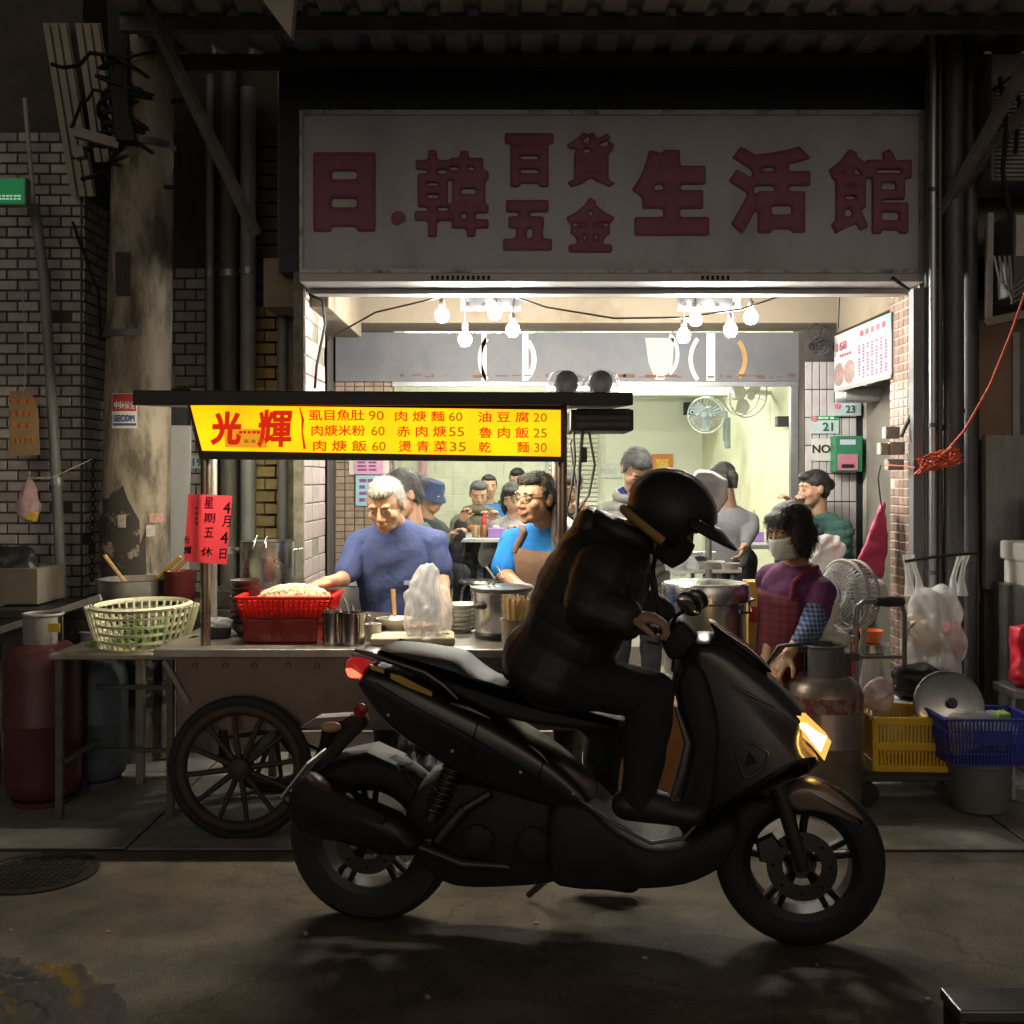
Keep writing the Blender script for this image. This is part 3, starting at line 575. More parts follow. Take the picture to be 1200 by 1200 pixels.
# pink menu banner hung over the passage
pm = thing('menu_banner', 'pink menu banner with ice drink picture over the passage at right', 'banner', W(1010, 455, 6.6))
A = W(1045, 440, 6.18); B = W(978, 456, 7.24); ux = (A - B); ux.z = 0; Lb = ux.length; ux.normalize(); uz = Vector((0, 0, 1)); nb_ = ux.cross(uz)
B = Vector((B.x, B.y, 2.1)); hb = .36
def bq(u0, u1, v0, v1, m, nm, e=0.): return MB().add([B + ux * Lb * u + uz * hb * v + nb_ * e for u, v in ((u0, v0), (u1, v0), (u1, v1), (u0, v1))], [(0, 1, 2, 3)]).build(nm, m, pm)
MB().box(B + ux * Lb / 2 + uz * hb / 2 - nb_ * .012, (Lb, .02, hb), Matrix.Rotation(math.atan2(ux.y, ux.x), 3, 'Z')).build('board', mat('banner_back', (.4, .4, .38), .6), pm)
bq(0, .42, 0, 1, mat('banner_white', (.62, .58, .6), .5), 'white_field', .002); bq(.42, 1, 0, 1, mat('banner_pink', (.62, .42, .5), .5), 'pink_field', .002); bq(.42, 1, .72, 1, mat('banner_teal', (.28, .5, .45), .5), 'teal_field', .004)
mar = mat('banner_ink', (.35, .1, .15), .5)
text('168', B + ux * Lb * .06 + uz * hb * .68 + nb_ * .006, ux, uz, Lb * .2, hb * .16, mar, pm, bold=.02)
dm = MB()
def bdash(u0, u1, v0, v1): dm.add([B + ux * Lb * u + uz * hb * v + nb_ * .006 for u, v in ((u0, v0), (u1, v0), (u1, v1), (u0, v1))], [(0, 1, 2, 3)])
for k in range(5): bdash(.12 + k * .045, .15 + k * .045, .56, .61); bdash(.5 + k * .09, .56 + k * .09, .8, .9)
for i in range(7):
    for j in range(11): bdash(.47 + i * .073, .5 + i * .073, .07 + j * .055, .105 + j * .055) if (i * 3 + j) % 7 else None
tag(dm.build('printed_dashes', mar, pm), kind='stuff')
for u in (.1, .3): MB().ell(B + ux * Lb * u + uz * hb * .25 + nb_ * .004, (Lb * .1, .003, hb * .22), Matrix.Rotation(math.atan2(ux.y, ux.x), 3, 'Z')).build('cup_picture', mat('banner_cup', (.35, .24, .24), .5, var=.5, scale=40), pm)
bq(0, 1, -.06, 0, mat('banner_edge', (.3, .29, .28), .6), 'lower_edge', .004)
MB().bx(X(988, 7.1), X(1036, 7.1), 7.1, 7.3, Z(470, 7.1), Z(452, 7.1)).build('roller_box', mat('roller', (.35, .35, .36), .4, metal=.4), label='rolled grey shutter casing under the pink menu banner', cat='casing', bevel=.03, seg=4)
# house number plates, letter box and painted letters on the tile pillar
DP = 7.575
pl = mat('plate_pale', (.5, .62, .64), .4); pgn = mat('plate_green', (.03, .3, .16), .4); ink = mat('ink_green', (.03, .12, .1), .5)
for n_, x0, y0, x1, y1, lab in (('21', 950, 487, 983, 508, 'house number plate 21 with green top band on the tile pillar'), ('23', 977, 472, 1009, 487, 'house number plate 23 above the letter box')):
    D = DP - (.03 if n_ == '23' else 0)
    t = thing('number_plate', lab, 'number plate', W((x0 + x1) / 2, y1, D), 'house number plates')
    MB().bx(X(x0, D), X(x1, D), D, D + .008, Z(y1, D), Z(y0, D)).build('plate', pl, t)
    if n_ == '21': MB().bx(X(x0 + .3, D), X(x1 - .3, D), D - .002, D, Z(y0 + 5.5, D), Z(y0 + .3, D)).build('band', pgn, t); dashes(t, x0 + 9, y0 + 1, x1 - 3, y0 + 5, D - .003, mat('plate_white', (.7, .7, .68), .5), 1, 3)
    MB().cyl(W(x0 + 4, y0 + 4, D), W(x0 + 4, y0 + 4, D - .005), .02, n=14).build('flower', mat('plate_pink', (.6, .12, .2), .5), t)
    ptext(n_, x0 + (14 if n_ == '21' else 14), y0 + (8 if n_ == '21' else 3), x1 - 7, y1 - 3, D - .003, ink, t, bold=.025)
lb2 = thing('letter_box', 'green metal letter box with pink lower face on the tile pillar', 'letter box', W(993, 553, 7.5))
MB().bx(X(977, 7.5), X(1010, 7.5), 7.48, 7.59, Z(553, 7.5), Z(511, 7.5)).build('case', mat('box_green', (.03, .2, .1), .45), lb2, bevel=.006)
MB().bx(X(982, 7.47), X(1005.5, 7.47), 7.472, 7.482, Z(551, 7.47), Z(532, 7.47)).build('pink_face', mat('box_pink', (.5, .2, .28), .5), lb2)
MB().bx(X(987, 7.46), X(1001, 7.46), 7.466, 7.474, Z(548, 7.46), Z(544, 7.46)).build('slot', mat('slot_black', (.01, .01, .01), .9), lb2)
MB().bx(X(985, 7.47), X(1003, 7.47), 7.474, 7.482, Z(521, 7.47), Z(515, 7.47)).build('label_strip', mat('strip_blue', (.5, .62, .75), .5), lb2)
np_ = thing('no_notice', 'white paper with large letters NO on the tile pillar', 'notice', W(962, 545, 7.58))
MB().bx(X(951, 7.58), X(974, 7.58), 7.578, 7.583, Z(540, 7.58), Z(514, 7.58)).build('paper', mat('paper_white', (.6, .6, .58), .8), np_); ptext('NO', 952, 521, 973, 531, 7.576, mat('ink_black', (.02, .02, .02), .7), np_, bold=.03)
# notices at the left of the room
for nm, x0, y0, x1, y1, cc in (('pink notice paper in a pale sleeve on the tan pillar', 415, 537, 449, 556, (.6, .34, .5)), ('blue notice paper on the tan pillar below a pink one', 417, 557, 444, 593, (.3, .55, .65))):
    t = thing('notice_paper', nm, 'notice', W((x0 + x1) / 2, y1, 7.76), 'papers on the tan pillar')
    MB().bx(X(x0 - (6 if y0 == 537 else 0), 7.77), X(x1 + (7 if y0 == 537 else 0), 7.77), 7.764, 7.768, Z(y1, 7.77), Z(y0, 7.77)).build('sleeve' if y0 == 537 else 'backing', mat('paper_white', (.6, .6, .58), .8) if y0 == 537 else mat('paper_blue2', (.25, .45, .55), .8), t)
    MB().bx(X(x0, 7.76), X(x1, 7.76), 7.758, 7.762, Z(y1 - .5, 7.76), Z(y0 + .5, 7.76)).build('sheet', mat('paper%d' % y0, cc, .8), t)
    dashes(t, x0 + 4, y0 + 3, x1 - 4, y1 - 3, 7.756, mat('ink_purple', (.2, .08, .2), .7), 3 if y0 == 537 else 4, 2)
# ================================================================ bulb racks under the arcade ceiling
glass = mat('bulb_glow', (.9, .9, .9), .3, emit=(1., .93, .82), es=310)
blk = mat('black_plastic', (.02, .02, .022), .45, var=.2)
steel = mat('stainless', (.55, .55, .54), .25, metal=1, var=.12, scale=9, bump=.02)
steeld = mat('stainless_dull', (.42, .41, .39), .4, metal=.9, var=.25, scale=7, bump=.04)
DB = 6.25
for x0, x1, side in ((540, 611, 'left'), (793, 868, 'right')):
    t = thing('lamp_rack', 'flat steel bar with round holes holding bare bulbs, ' + ('above the menu light box' if side == 'left' else 'right of the room middle'), 'lamp rack', W((x0 + x1) / 2, 364, DB), 'bulb racks under the ceiling')
    MB().bx(X(x0, DB), X(x1, DB), DB, DB + .012, Z(364, DB), Z(349, DB)).build('bar', mat('rack_steel', (.35, .36, .4), .4, metal=.7, var=.2), t, bevel=.004)
    for k in range(4):
        xx = x0 + 9 + k * (x1 - x0 - 18) / 3; MB().lathe(W(xx, 356.5, DB - .002), [(.016, 0), (.016, .006), (.012, .006), (.012, 0)], 14, (0, -1, 0)).build('hole_rim', steeld, t)
    for xx in (x0 + 14, x0 + 19, x1 - 14): MB().cyl(Vector((X(xx, DB), DB + .02, Z(352, DB))), (X(xx, DB), DB + .02, 2.74), .005, n=6).build('hanger', greyst, t)
for k, (px, py, topx) in enumerate(((518, 369, 518), (545, 397, 546), (580, 366, 580), (601, 386, 603), (815, 373, 815), (801, 393, 801), (856, 386, 857), (880, 371, 879))):
    labs = ('leftmost bare bulb of the left cluster', 'lowest bulb of the left cluster', 'bare bulb hanging at the middle of the left rack', 'rightmost bare bulb of the left cluster',
            'bare bulb second from left in the right cluster', 'lowest leftmost bulb of the right cluster', 'bare bulb third from left in the right cluster', 'rightmost bare bulb by the passage side')
    t = thing('light_bulb', labs[k] + ', lit white', 'light bulb', W(px, py + 10, DB), 'bare bulbs under the arcade'); D = DB - .01 + .02 * (k % 3 - 1)
    c = W(px, py, D)
    MB().lathe(c, [(.004, -.046), (.025, -.04), (.038, -.018), (.04, .0), (.033, .02), (.019, .037), (.014, .047)], 12, cap0=True, cap1=True).build('globe', glass, t, smooth=180)
    MB().lathe(c, [(.015, .045), (.017, .05), (.018, .085), (.01, .095)], 10, cap1=True).build('socket', mat('socket', (.12, .12, .12), .5), t, smooth=50)
    MB().tube([c + Vector((0, 0, .09)), c + Vector((.004, 0, .16)), (X(topx, D), D, max(c.z + .18, Z(350, D)))], .004, 6).build('cord', blk, t)
P = [W(x, y, D) for x, y, D in ((383, 398, 6.3), (440, 366, 6.2), (500, 352, 6.15), (548, 337, 6.1), (585, 342, 6.1), (640, 360, 6.1), (720, 373, 6.1), (800, 372, 6.1), (870, 362, 6.1), (940, 338, 6.1), (985, 324, 6.05))]
MB().tube(P, .006, 6).build('cable', blk, smooth=60, label='thin black cable slung across the arcade above the bulbs', cat='cable')
MB().tube([W(985, 324, 6.05), W(984, 345, 6.05), W(982, 385, 6.05)], .004, 6).build('cable', blk, label='short black wire hanging from the right cable end', cat='cable')
gr_ = MB()
for k in range(9): gr_.ring(W(962 + random.uniform(-8, 8), 398 + random.uniform(-10, 10), 7.2), random.uniform(.03, .06), .006, (random.uniform(-1, 1), 1, random.uniform(-1, 1)), 14, 5)
gr_.build('cable_coil', tape, label='tangled black cable coil above the tile pillar', cat='cable', smooth=60)
# fluorescent tubes in the dining room
ft = mat('tube_glow', (.9, 1, .9), .3, emit=(.97, 1., .88), es=125)
for k, (x, y, z, lab) in enumerate(((.9, 9.3, 2.28, 'lit fluorescent tube hanging just behind the shop fascia'), (-.4, 10.2, 2.86, 'lit fluorescent tube over the diners, left half of the room'), (1.3, 10.3, 2.86, 'lit fluorescent tube over the right half of the room'), (.4, 8.5, 2.86, 'lit fluorescent tube nearest the shop fascia'))):
    t = thing('fluorescent_lamp', lab, 'lamp', (x, y, z), 'tubes in the dining room')
    MB().bx(x - .62, x + .62, y - .03, y + .03, z + .03, z + .08).build('batten', mat('batten_white', (.7, .72, .68), .5), t)
    MB().cyl((x - .6, y, z), (x + .6, y, z), .016, n=8).build('tube', ft, t, smooth=60)
    if z < 2.5:
        for s in (-.5, .5): MB().cyl((x + s, y, z + .08), (x + s, y, 2.95), .006, n=6).build('rod', greyst, t)
# wall fans
def wall_fan(lab, c, r, yaw, arm, m):
    t = thing('wall_fan', lab, 'fan', c, 'fans on the dining room wall'); c = Vector(c); M_ = rot(yaw, 12); ax = M_ @ Vector((0, -1, 0))
    cg = MB().ring(c + ax * .05, r, .006, ax, 36, 6); cg.ring(c - ax * .04, r * .98, .005, ax, 36, 6)
    x_, y_, _ = basis(ax)
    for k in range(28):
        a = k * math.pi / 14; d = x_ * math.cos(a) + y_ * math.sin(a)
        cg.tube([c + ax * .085 + d * r * .2, c + ax * .08 + d * r * .6, c + ax * .05 + d * r, c - ax * .04 + d * r * .98, c - ax * .07 + d * r * .4], .002, 4)
    cg.build('cage', mat('fan_cage', (.45, .47, .48), .4, metal=.5), t)
    MB().lathe(c + ax * .08, [(r * .2, 0), (r * .2, .01), (.0, .015)], 16, ax).build('badge', m, t, smooth=40)
    for k in range(3):
        a = k * 2.09 + .4; d = x_ * math.cos(a) + y_ * math.sin(a); e = ax.cross(d); bl = MB()
        bl.add([c + d * .04 + e * .03, c + d * r * .5 + e * r * .38 + ax * .02, c + d * r * .88 + e * r * .2 + ax * .02, c + d * r * .85 - e * r * .25 - ax * .02, c + d * .04 - e * .04 - ax * .02], [(0, 1, 2, 3, 4)]); bl.build('blade', m, t)
    MB().lathe(c - ax * .06, [(.06, 0), (.07, -.06), (.05, -.14)], 16, ax, cap1=True).build('motor', m, t, smooth=40)
    MB().tube([c - ax * .15, arm, Vector(arm) + Vector((0, 0, -.28))], .024, 8).build('arm', m, t, smooth=40)
    MB().box(Vector(arm) + Vector((.02, 0, -.2)), (.05, .07, .3)).build('wall_plate', m, t, bevel=.01)
wall_fan('grey-blue wall fan lower on the dining room wall', W(828, 486, 10.2), .17, -25, W(850, 483, 10.3), mat('fan_blue', (.2, .25, .27), .4))
wall_fan('white wall fan with large cage just under the fascia', W(873, 462, 9.0), .19, 25, W(905, 460, 9.2), mat('fan_white', (.62, .62, .56), .4))
t = thing('wall_speaker', 'small black box beside the white fan on the dining room wall', 'box', W(914, 500, 8.6)); MB().bx(2.13, 2.23, 8.55, 8.65, Z(500, 8.6), Z(488, 8.6)).build('case', blk, t, bevel=.006); MB().bx(2.125, 2.13, 8.57, 8.63, Z(498, 8.6), Z(490, 8.6)).build('front', mat('grille', (.28, .28, .26), .5), t)
MB().bx(X(802, 12.4), X(816, 12.4), 12.44, 12.5, Z(486, 12.4), Z(471, 12.4)).build('window', mat('dark_window', (.03, .04, .07), .2), label='small dark window opening high in the back wall', cat='window')
for nm, x0, y0, x1, y1, c1, c2 in (('orange and red deity poster on the back wall', 764, 532, 789, 562, (.6, .2, .04), (.75, .45, .08)), ('yellow framed picture behind the man in the puffer jacket', 732, 529, 760, 552, (.5, .4, .12), (.2, .16, .06)), ('pale paper sheet on the back wall beside the cables', 700, 543, 728, 560, (.6, .62, .58), (.5, .52, .5))):
    t = thing('wall_poster', nm, 'poster', W((x0 + x1) / 2, y1, 12.44), 'papers on the back wall')
    MB().bx(X(x0, 12.44), X(x1, 12.44), 12.47, 12.49, Z(y1, 12.44), Z(y0, 12.44)).build('sheet', mat('poster%d' % x0, c1, .6, var=.2, scale=9), t)
    MB().bx(X(x0 + 5, 12.44), X(x1 - 5, 12.44), 12.462, 12.469, Z(y1 - 5, 12.44), Z(y0 + 6, 12.44)).build('picture', mat('posterb%d' % x0, c2, .6, var=.4, scale=30), t)
# dining tables, stools and things on them
ttop = mat('table_steel', (.55, .56, .55), .35, metal=.6, var=.1)
def table(lab, x0, x1, y0, y1, zt, z0, grp='dining tables'):
    t = thing('dining_table', lab, 'table', ((x0 + x1) / 2, (y0 + y1) / 2, z0), grp)
    MB().bx(x0, x1, y0, y1, zt - .035, zt).build('tabletop', ttop, t, bevel=.006)
    for sx in (x0 + .08, x1 - .08):
        MB().tube([(sx, y0 + .05, z0 + .01), (sx, y1 - .05, zt - .05)], .014, 8).build('leg', steeld, t, smooth=40); MB().tube([(sx + .03, y1 - .05, z0 + .01), (sx + .03, y0 + .05, zt - .05)], .014, 8).build('leg', steeld, t, smooth=40)
    MB().cyl((x0 + .1, (y0 + y1) / 2, z0 + .36), (x1 - .1, (y0 + y1) / 2, z0 + .36), .012, n=8).build('brace', steeld, t)
table('long steel dining table with sauces behind the old man', X(520, 8.7), X(640, 8.7), 8.5, 9.05, 1.02, .25)
table('steel dining table of the man eating from an orange bowl', X(530, 9.6), X(625, 9.6), 9.35, 9.85, 1.02, .25)
table('dining table on the right with white bags and tissue box', X(855, 8.3), X(945, 8.3), 8.0, 8.6, 1.0, .25)
table('low folding table with white tubs behind the big steel pot', X(800, 7.0), X(860, 7.0), 6.75, 7.15, .93, .12)
def stool(lab, x, y, z0, h=.44):
    t = thing('stool', lab, 'stool', (x, y, z0), 'steel stools')
    MB().lathe((x, y, z0 + h), [(.0, 0), (.14, 0), (.15, .012), (.145, .024), (0, .026)], 20).build('seat', steel, t, smooth=40)
    for k in range(4):
        a = k * math.pi / 2 + .4; d = Vector((math.cos(a), math.sin(a), 0))
        MB().tube([Vector((x, y, z0)) + d * .17, Vector((x, y, z0 + h - .05)) + d * .13, Vector((x, y, z0 + h)) + d * .1], .011, 8).build('leg', steel, t, smooth=40)
    MB().ring((x, y, z0 + .16), .155, .008, n=20, m=6).build('foot_ring', steel, t)
for lab, px, D, z0 in (('steel stool with round seat just right of the old man', 530, 7.6, .12), ('steel stool under the front dining table', 560, 8.2, .25), ('steel stool behind the young man in blue', 575, 7.4, .12), ('steel stool left of the woman in grey sweater', 862, 7.7, .12), ('steel stool below the right dining table', 897, 7.9, .25), ('stool in front of the tall tile pillar', 935, 7.2, .12)):
    stool(lab, X(px, D), D, z0)
def bowl(name, lab, c, r, h, m, grp=None):
    return MB().lathe(c, [(r * .45, 0), (r * .5, .012), (r * .8, h * .5), (r, h), (r * .95, h), (r * .74, h * .5), (r * .4, .018)], 24, cap1=True).build(name, m, smooth=50, label=lab, cat='bowl', group=grp)
orb = mat('orange_plastic', (.85, .2, .04), .4, var=.08); whp = mat('white_ceramic', (.7, .7, .66), .3, var=.06)
bowl('soup_bowl', 'orange bowl in front of the man in the olive hooded coat', (X(546, 9.5), 9.45, 1.02), .1, .06, orb); bowl('soup_bowl', 'white bowl beside an orange bowl on the dining table', (X(560, 9.5), 9.4, 1.02), .1, .055, whp)
sbt = thing('sauce_bottle', 'sauce bottle with red cap on the dining table', 'bottle', (X(567, 8.6), 8.6, 1.02)); c = Vector((X(567, 8.6), 8.6, 1.02))
MB().lathe(c, [(.03, 0), (.032, .01), (.032, .09), (.02, .11)], 16, cap1=True).build('body', mat('sauce_brown', (.3, .12, .05), .3), sbt, smooth=40); MB().lathe(c + Vector((0, 0, .11)), [(.024, 0), (.026, .03), (.012, .05), (.006, .08)], 14, cap1=True).build('cap', mat('cap_red', (.7, .03, .04), .4), sbt, smooth=40)
MB().lathe((X(557, 8.6), 8.62, 1.02), [(.028, 0), (.028, .07), (.02, .09)], 14, cap1=True).build('spice_jar', mat('jar_tan', (.4, .27, .14), .4), label='small tan jar left of the red capped bottle', cat='jar', smooth=40)
def tissue(lab, x, y, z):
    t = thing('tissue_box', lab, 'tissue box', (x, y, z), 'purple tissue boxes'); MB().bx(x - .06, x + .06, y - .05, y + .05, z, z + .075).build('box', mat('tissue_purple', (.38, .22, .62), .6), t, bevel=.004); MB().ell((x, y, z + .08), (.03, .02, .02)).build('tissue', whp, t, smooth=180)
tissue('purple tissue box on the front dining table', X(581, 8.6), 8.6, 1.02); tissue('purple tissue box on the right dining table', X(885, 8.4), 8.4, 1.0)
MB().lathe((X(884, 8.5), 8.52, 1.0), [(.03, 0), (.03, .16), (.012, .2), (.01, .24)], 14, cap1=True).build('yellow_bottle', mat('bottle_yellow', (.75, .62, .03), .4), label='tall yellow bottle on the right dining table', cat='bottle', smooth=40)
# ================================================================ food cart
ctm = mat('cart_steel', (.2, .155, .13), .42, metal=.7, var=.25, scale=5, bump=.06, col2=(.13, .09, .07), mix=(.5, .75))
cart = thing('food_cart', 'steel street food cart with black roof and yellow lit menu box', 'food cart', (-.5, 4.75, 0))
CX0, CX1, CY0, CY1, CZ = -1.43, .36, 4.46, 5.08, .787
MB().bx(CX0 - .06, CX1, CY0 - .03, CY1, CZ - .035, CZ).build('countertop', mat('counter_steel', (.46, .43, .39), .33, metal=.85, var=.2, scale=6, bump=.03), cart, bevel=.005)
MB().bx(CX0 + .03, CX1 - .03, CY0, CY0 + .02, .46, CZ - .035).build('front_panel', ctm, cart)
MB().bx(CX0 + .03, CX0 + .05, CY0 + .02, CY1 - .02, .46, CZ - .035).build('side_panel', ctm, cart); MB().bx(CX1 - .05, CX1 - .03, CY0 + .02, CY1 - .02, .3, CZ - .035).build('side_panel', ctm, cart)
MB().bx(CX0 + .05, CX1 - .05, CY0 + .02, CY1 - .02, .44, .46).build('lower_shelf', ctm, cart)
hl = MB(); 
for row, (y, x0, st) in enumerate(((765, 246, 36), (780, 228, 36))):
    for k in range(11):
        c = W(x0 + k * st + random.uniform(-2, 2), y, CY0); hl.lathe((c.x, CY0 + .001, c.z), [(.012, 0), (.012, .004), (.008, .0035), (.0075, -.006), (0, -.006)], 12, (0, -1, 0))
hl.build('rivet_holes', mat('rivet_dark', (.05, .04, .035), .4, metal=.6), cart, smooth=40)
for x in (CX0 + .0, CX1 - .08):
    for y in (CY0 + .03, CY1 - .06): MB().bx(x + .02, x + .05, y, y + .03, .0 if x > 0 else .2, CZ - .035).build('frame_post', bar, cart)
MB().bar((CX0 - .02, CY0 - .01, CZ - .05), (CX0 + .08, CY0 - .005, .56), .02, .02).build('corner_brace', bar, cart)
# wooden-spoked cart wheels
wood = mat('wheel_wood', (.05, .03, .022), .6, var=.3, scale=10); rub = mat('tyre_rubber', (.018, .017, .016), .75, var=.3, scale=20, bump=.2)
for nm, y in (('wheel', CY0 - .05), ('wheel', CY1 - .02)):
    c = Vector((X(283, 4.43), y, .3))
    wh = MB().ring(c, .245, .026, (0, 1, 0), 40, 8).build(nm, wood, cart, smooth=60)
    MB().ring(c, .277, .022, (0, 1, 0), 40, 8).build('tyre', rub, wh, smooth=60)
    for k in range(12):
        a = k * math.pi / 6 + .13; d = Vector((math.cos(a), 0, math.sin(a))); MB().tube([c + d * .03, c + d * .23], [.014, .01], 8).build('spoke', wood, wh, smooth=60)
    MB().lathe(c - Vector((0, -.04, 0)), [(.05, 0), (.055, .03), (.045, .07), (.02, .085)], 18, (0, -1, 0), cap1=True).build('hub', wood, wh, smooth=40)
MB().cyl((X(283, 4.43), CY0 - .05, .3), (X(283, 4.43), CY1, .3), .018, n=10).build('axle', bar, cart)
# posts, roof and lit menu box
for px, nm in ((241, 'post'), (659, 'post')): MB().cyl((X(px, 4.55), 4.55, CZ), (X(px, 4.55), 4.55, 1.84), .021, n=14).build(nm, mat('post_steel', (.42, .33, .26), .28, metal=.9, var=.2), cart, smooth=40)
for px in (250, 650): MB().cyl((X(px, 5.05), 5.05, CZ), (X(px, 5.05), 5.05, 1.84), .018, n=12).build('post', steeld, cart, smooth=40)
rf = mat('roof_black', (.018, .018, .018), .5, var=.3, scale=6)
MB().add([(X(155, 4.4), 4.4, 1.862), (X(742, 4.4), 4.4, 1.852), (X(742, 4.4), 5.25, 1.9), (X(165, 4.4), 5.25, 1.9), (X(155, 4.4), 4.4, 1.8), (X(742, 4.4), 4.4, 1.8), (X(742, 4.4), 5.25, 1.84), (X(165, 4.4), 5.25, 1.84)],
         [(0, 1, 2, 3), (7, 6, 5, 4), (0, 4, 5, 1), (1, 5, 6, 2), (2, 6, 7, 3), (3, 7, 4, 0)]).build('roof', rf, cart, bevel=.005)
DS = 4.47
bxm = MB(); y0b, y1b = 471, 538; q = [(219, y0b), (661, y0b), (661, y1b + 3), (234, y1b)]
bxm.add([W(x, y, DS) for x, y in q] + [W(x, y, DS) + Vector((0, .09, 0)) for x, y in q], [(3, 2, 1, 0), (4, 5, 6, 7), (0, 1, 5, 4), (1, 2, 6, 5), (2, 3, 7, 6), (3, 0, 4, 7)])
mbx = bxm.build('menu_box', mat('box_dark', (.03, .027, .022), .5), cart)
yel = mat('menu_glow', (.3, .2, .01), .4, emit=(1., .38, .0), es=1.25)
def uneven(m, es):
    N = m.node_tree.nodes; L = m.node_tree.links; tc = N.new('ShaderNodeTexCoord'); n = N.new('ShaderNodeTexNoise'); n.inputs['Scale'].default_value = 4; n.inputs['Detail'].default_value = 4; L.new(tc.outputs['Object'], n.inputs[0])
    r = N.new('ShaderNodeMapRange'); r.inputs[1].default_value = .3; r.inputs[2].default_value = .7; r.inputs[3].default_value = es * .78; r.inputs[4].default_value = es * 1.25; L.new(n.outputs['Fac'], r.inputs[0]); L.new(r.outputs[0], N['Principled BSDF'].inputs['Emission Strength'])
uneven(yel, 1.25)
MB().add([W(x, y, DS - .004) for x, y in ((223, 474.5), (657, 480.5), (657, 535), (237, 528))], [(3, 2, 1, 0)]).build('lit_face', yel, mbx)
# back of the box glows towards the cooks as well
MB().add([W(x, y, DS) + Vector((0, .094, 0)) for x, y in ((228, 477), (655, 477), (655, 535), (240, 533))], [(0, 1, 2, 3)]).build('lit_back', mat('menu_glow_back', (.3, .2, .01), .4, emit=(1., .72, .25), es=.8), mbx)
mr = mat('menu_red', (.5, .01, .005), .5, emit=(.8, .02, .0), es=.5); mk = mat('menu_price', (.3, .12, .005), .5, emit=(.42, .17, 0), es=.6)
DT = DS - .0055
ptext('光', 246, 482, 282, 522, DT, mr, mbx, name='character', bold=.045, lean=.06); ptext('輝', 301, 480, 341, 525, DT, mr, mbx, name='character', bold=.03, lean=.05)
MB().tube([W(351, 477, DT), W(355, 492, DT), W(354, 505, DT), W(357, 526, DT)], [.002, .006, .003, .006], 6).build('divider', mr, mbx)
for s, x0, y0, x1, y1, pr, p0, p1 in (('虱目魚肚', 362, 480, 427, 493, '90', 432, 450), ('肉焿米粉', 365, 498, 428, 511, '60', 435, 451), ('肉 焿 飯', 367, 516, 430, 529, '60', 436, 452),
                                ('肉 焿 麵', 463, 481.5, 521, 494, '60', 526, 542), ('赤 肉 焿', 465, 499, 523, 512, '55', 526, 544), ('燙 青 菜', 467, 516.5, 524, 529.5, '35', 527, 546),
                                ('油 豆 腐', 560, 482.5, 620, 495, '20', 625, 641), ('魯 肉 飯', 561, 500.5, 620, 513.5, '25', 625, 641), ('乾　　麵', 561, 517.5, 620, 530.5, '30', 626, 641)):
    ptext(s, x0, y0, x1, y1, DT, mr, mbx, name='dish_name', bold=.012); ptext(pr, p0, y0 + 1.5, p1, y1 - .5, DT, mk, mbx, name='price', bold=.012)
sk = MB().add([W(x, y, DT - .001) for x, y in ((262, 502), (313, 503), (313, 525), (264, 524))], [(3, 2, 1, 0)]).build('pasted_slip', mat('slip_orange', (.4, .2, .02), .5, emit=(.85, .33, .01), es=.6), mbx)
dashes(sk, 280, 504, 311, 510, DT - .003, mr, 1, 6, 'slip_print'); dashes(sk, 286, 514, 311, 521, DT - .003, mk, 1, 3, 'slip_print')
# work light under the cart roof
wl_ = MB().bx(-1.36, .12, 4.74, 4.79, 1.785, 1.81).build('work_light', mat('batten_white', (.7, .72, .68), .5), cart)
MB().cyl((-1.34, 4.765, 1.772), (.1, 4.765, 1.772), .013, n=8).build('tube', mat('work_tube', (.9, .9, .9), .3, emit=(1, .9, .7), es=165), wl_, smooth=60)
# black drinks box on the right end of the roof
eb = MB().bx(X(668, 4.62), X(742, 4.62), 4.6, 4.95, Z(505, 4.62), 1.795).build('end_box', rf, cart, bevel=.006)
for y in (479, 487, 495): MB().bx(X(676, 4.6), X(738, 4.6), 4.594, 4.599, Z(y + 5, 4.6), Z(y, 4.6)).build('ridge', mat('box_dark2', (.04, .04, .045), .4), eb)
# plastic wrapped lamps on the roof
film = mat('clear_film', (.75, .77, .8), .25, var=.1, scale=20, bump=.6, bscale=60, alpha=.35, coat=.3, transl=.4)
for px, nm in ((664, 'left one of two plastic wrapped lamp heads on the cart roof'), (704, 'right one of two plastic wrapped lamp heads on the cart roof')):
    t = thing('wrapped_lamp', nm, 'lamp', W(px, 462, 4.7), 'wrapped lamps on the cart roof'); c = W(px, 449, 4.7)
    MB().lathe(c, [(.012, .04), (.05, .03), (.055, -.02), (.045, -.04)], 20, (0, -1, .2), cap1=True).build('shade', mat('lamp_shade', (.3, .31, .33), .3, metal=.5), t, smooth=40)
    b = MB().ell(c + Vector((0, .01, -.004)), (.085, .075, .062), n=18, k=12); blob(b, 'film', film, t, .012, 2, fold=.014, fk=70, seed=px)
    MB().cyl(c + Vector((0, .02, -.1)), c, .012, n=8).build('stand', blk, t)
for k, pts in enumerate((((672, 505), (674, 540), (670, 570), (664, 600)), ((683, 500), (680, 540), (676, 600), (668, 640)), ((690, 505), (697, 545), (690, 580), (672, 606)), ((676, 500), (668, 520), (672, 548), (676, 580)))):
    Q = [W(x, y, 4.66 + .02 * k) for x, y in pts]
    MB().tube([Q[0], Q[1], (Q[1] + Q[2]) / 2, Q[2], Q[3]], .006 if k != 1 else .009, 6).build('power_cord', blk if k % 2 == 0 else mat('cord_grey', (.16, .17, .2), .5), smooth=60, label=('leftmost grey-black cord hanging from the cart roof box', 'thick dark cord with plug hanging from the roof box', 'rightmost curved cord hanging from the roof box', 'short twisted cord at the cart post top')[k], cat='cord', group='cords under the cart roof')
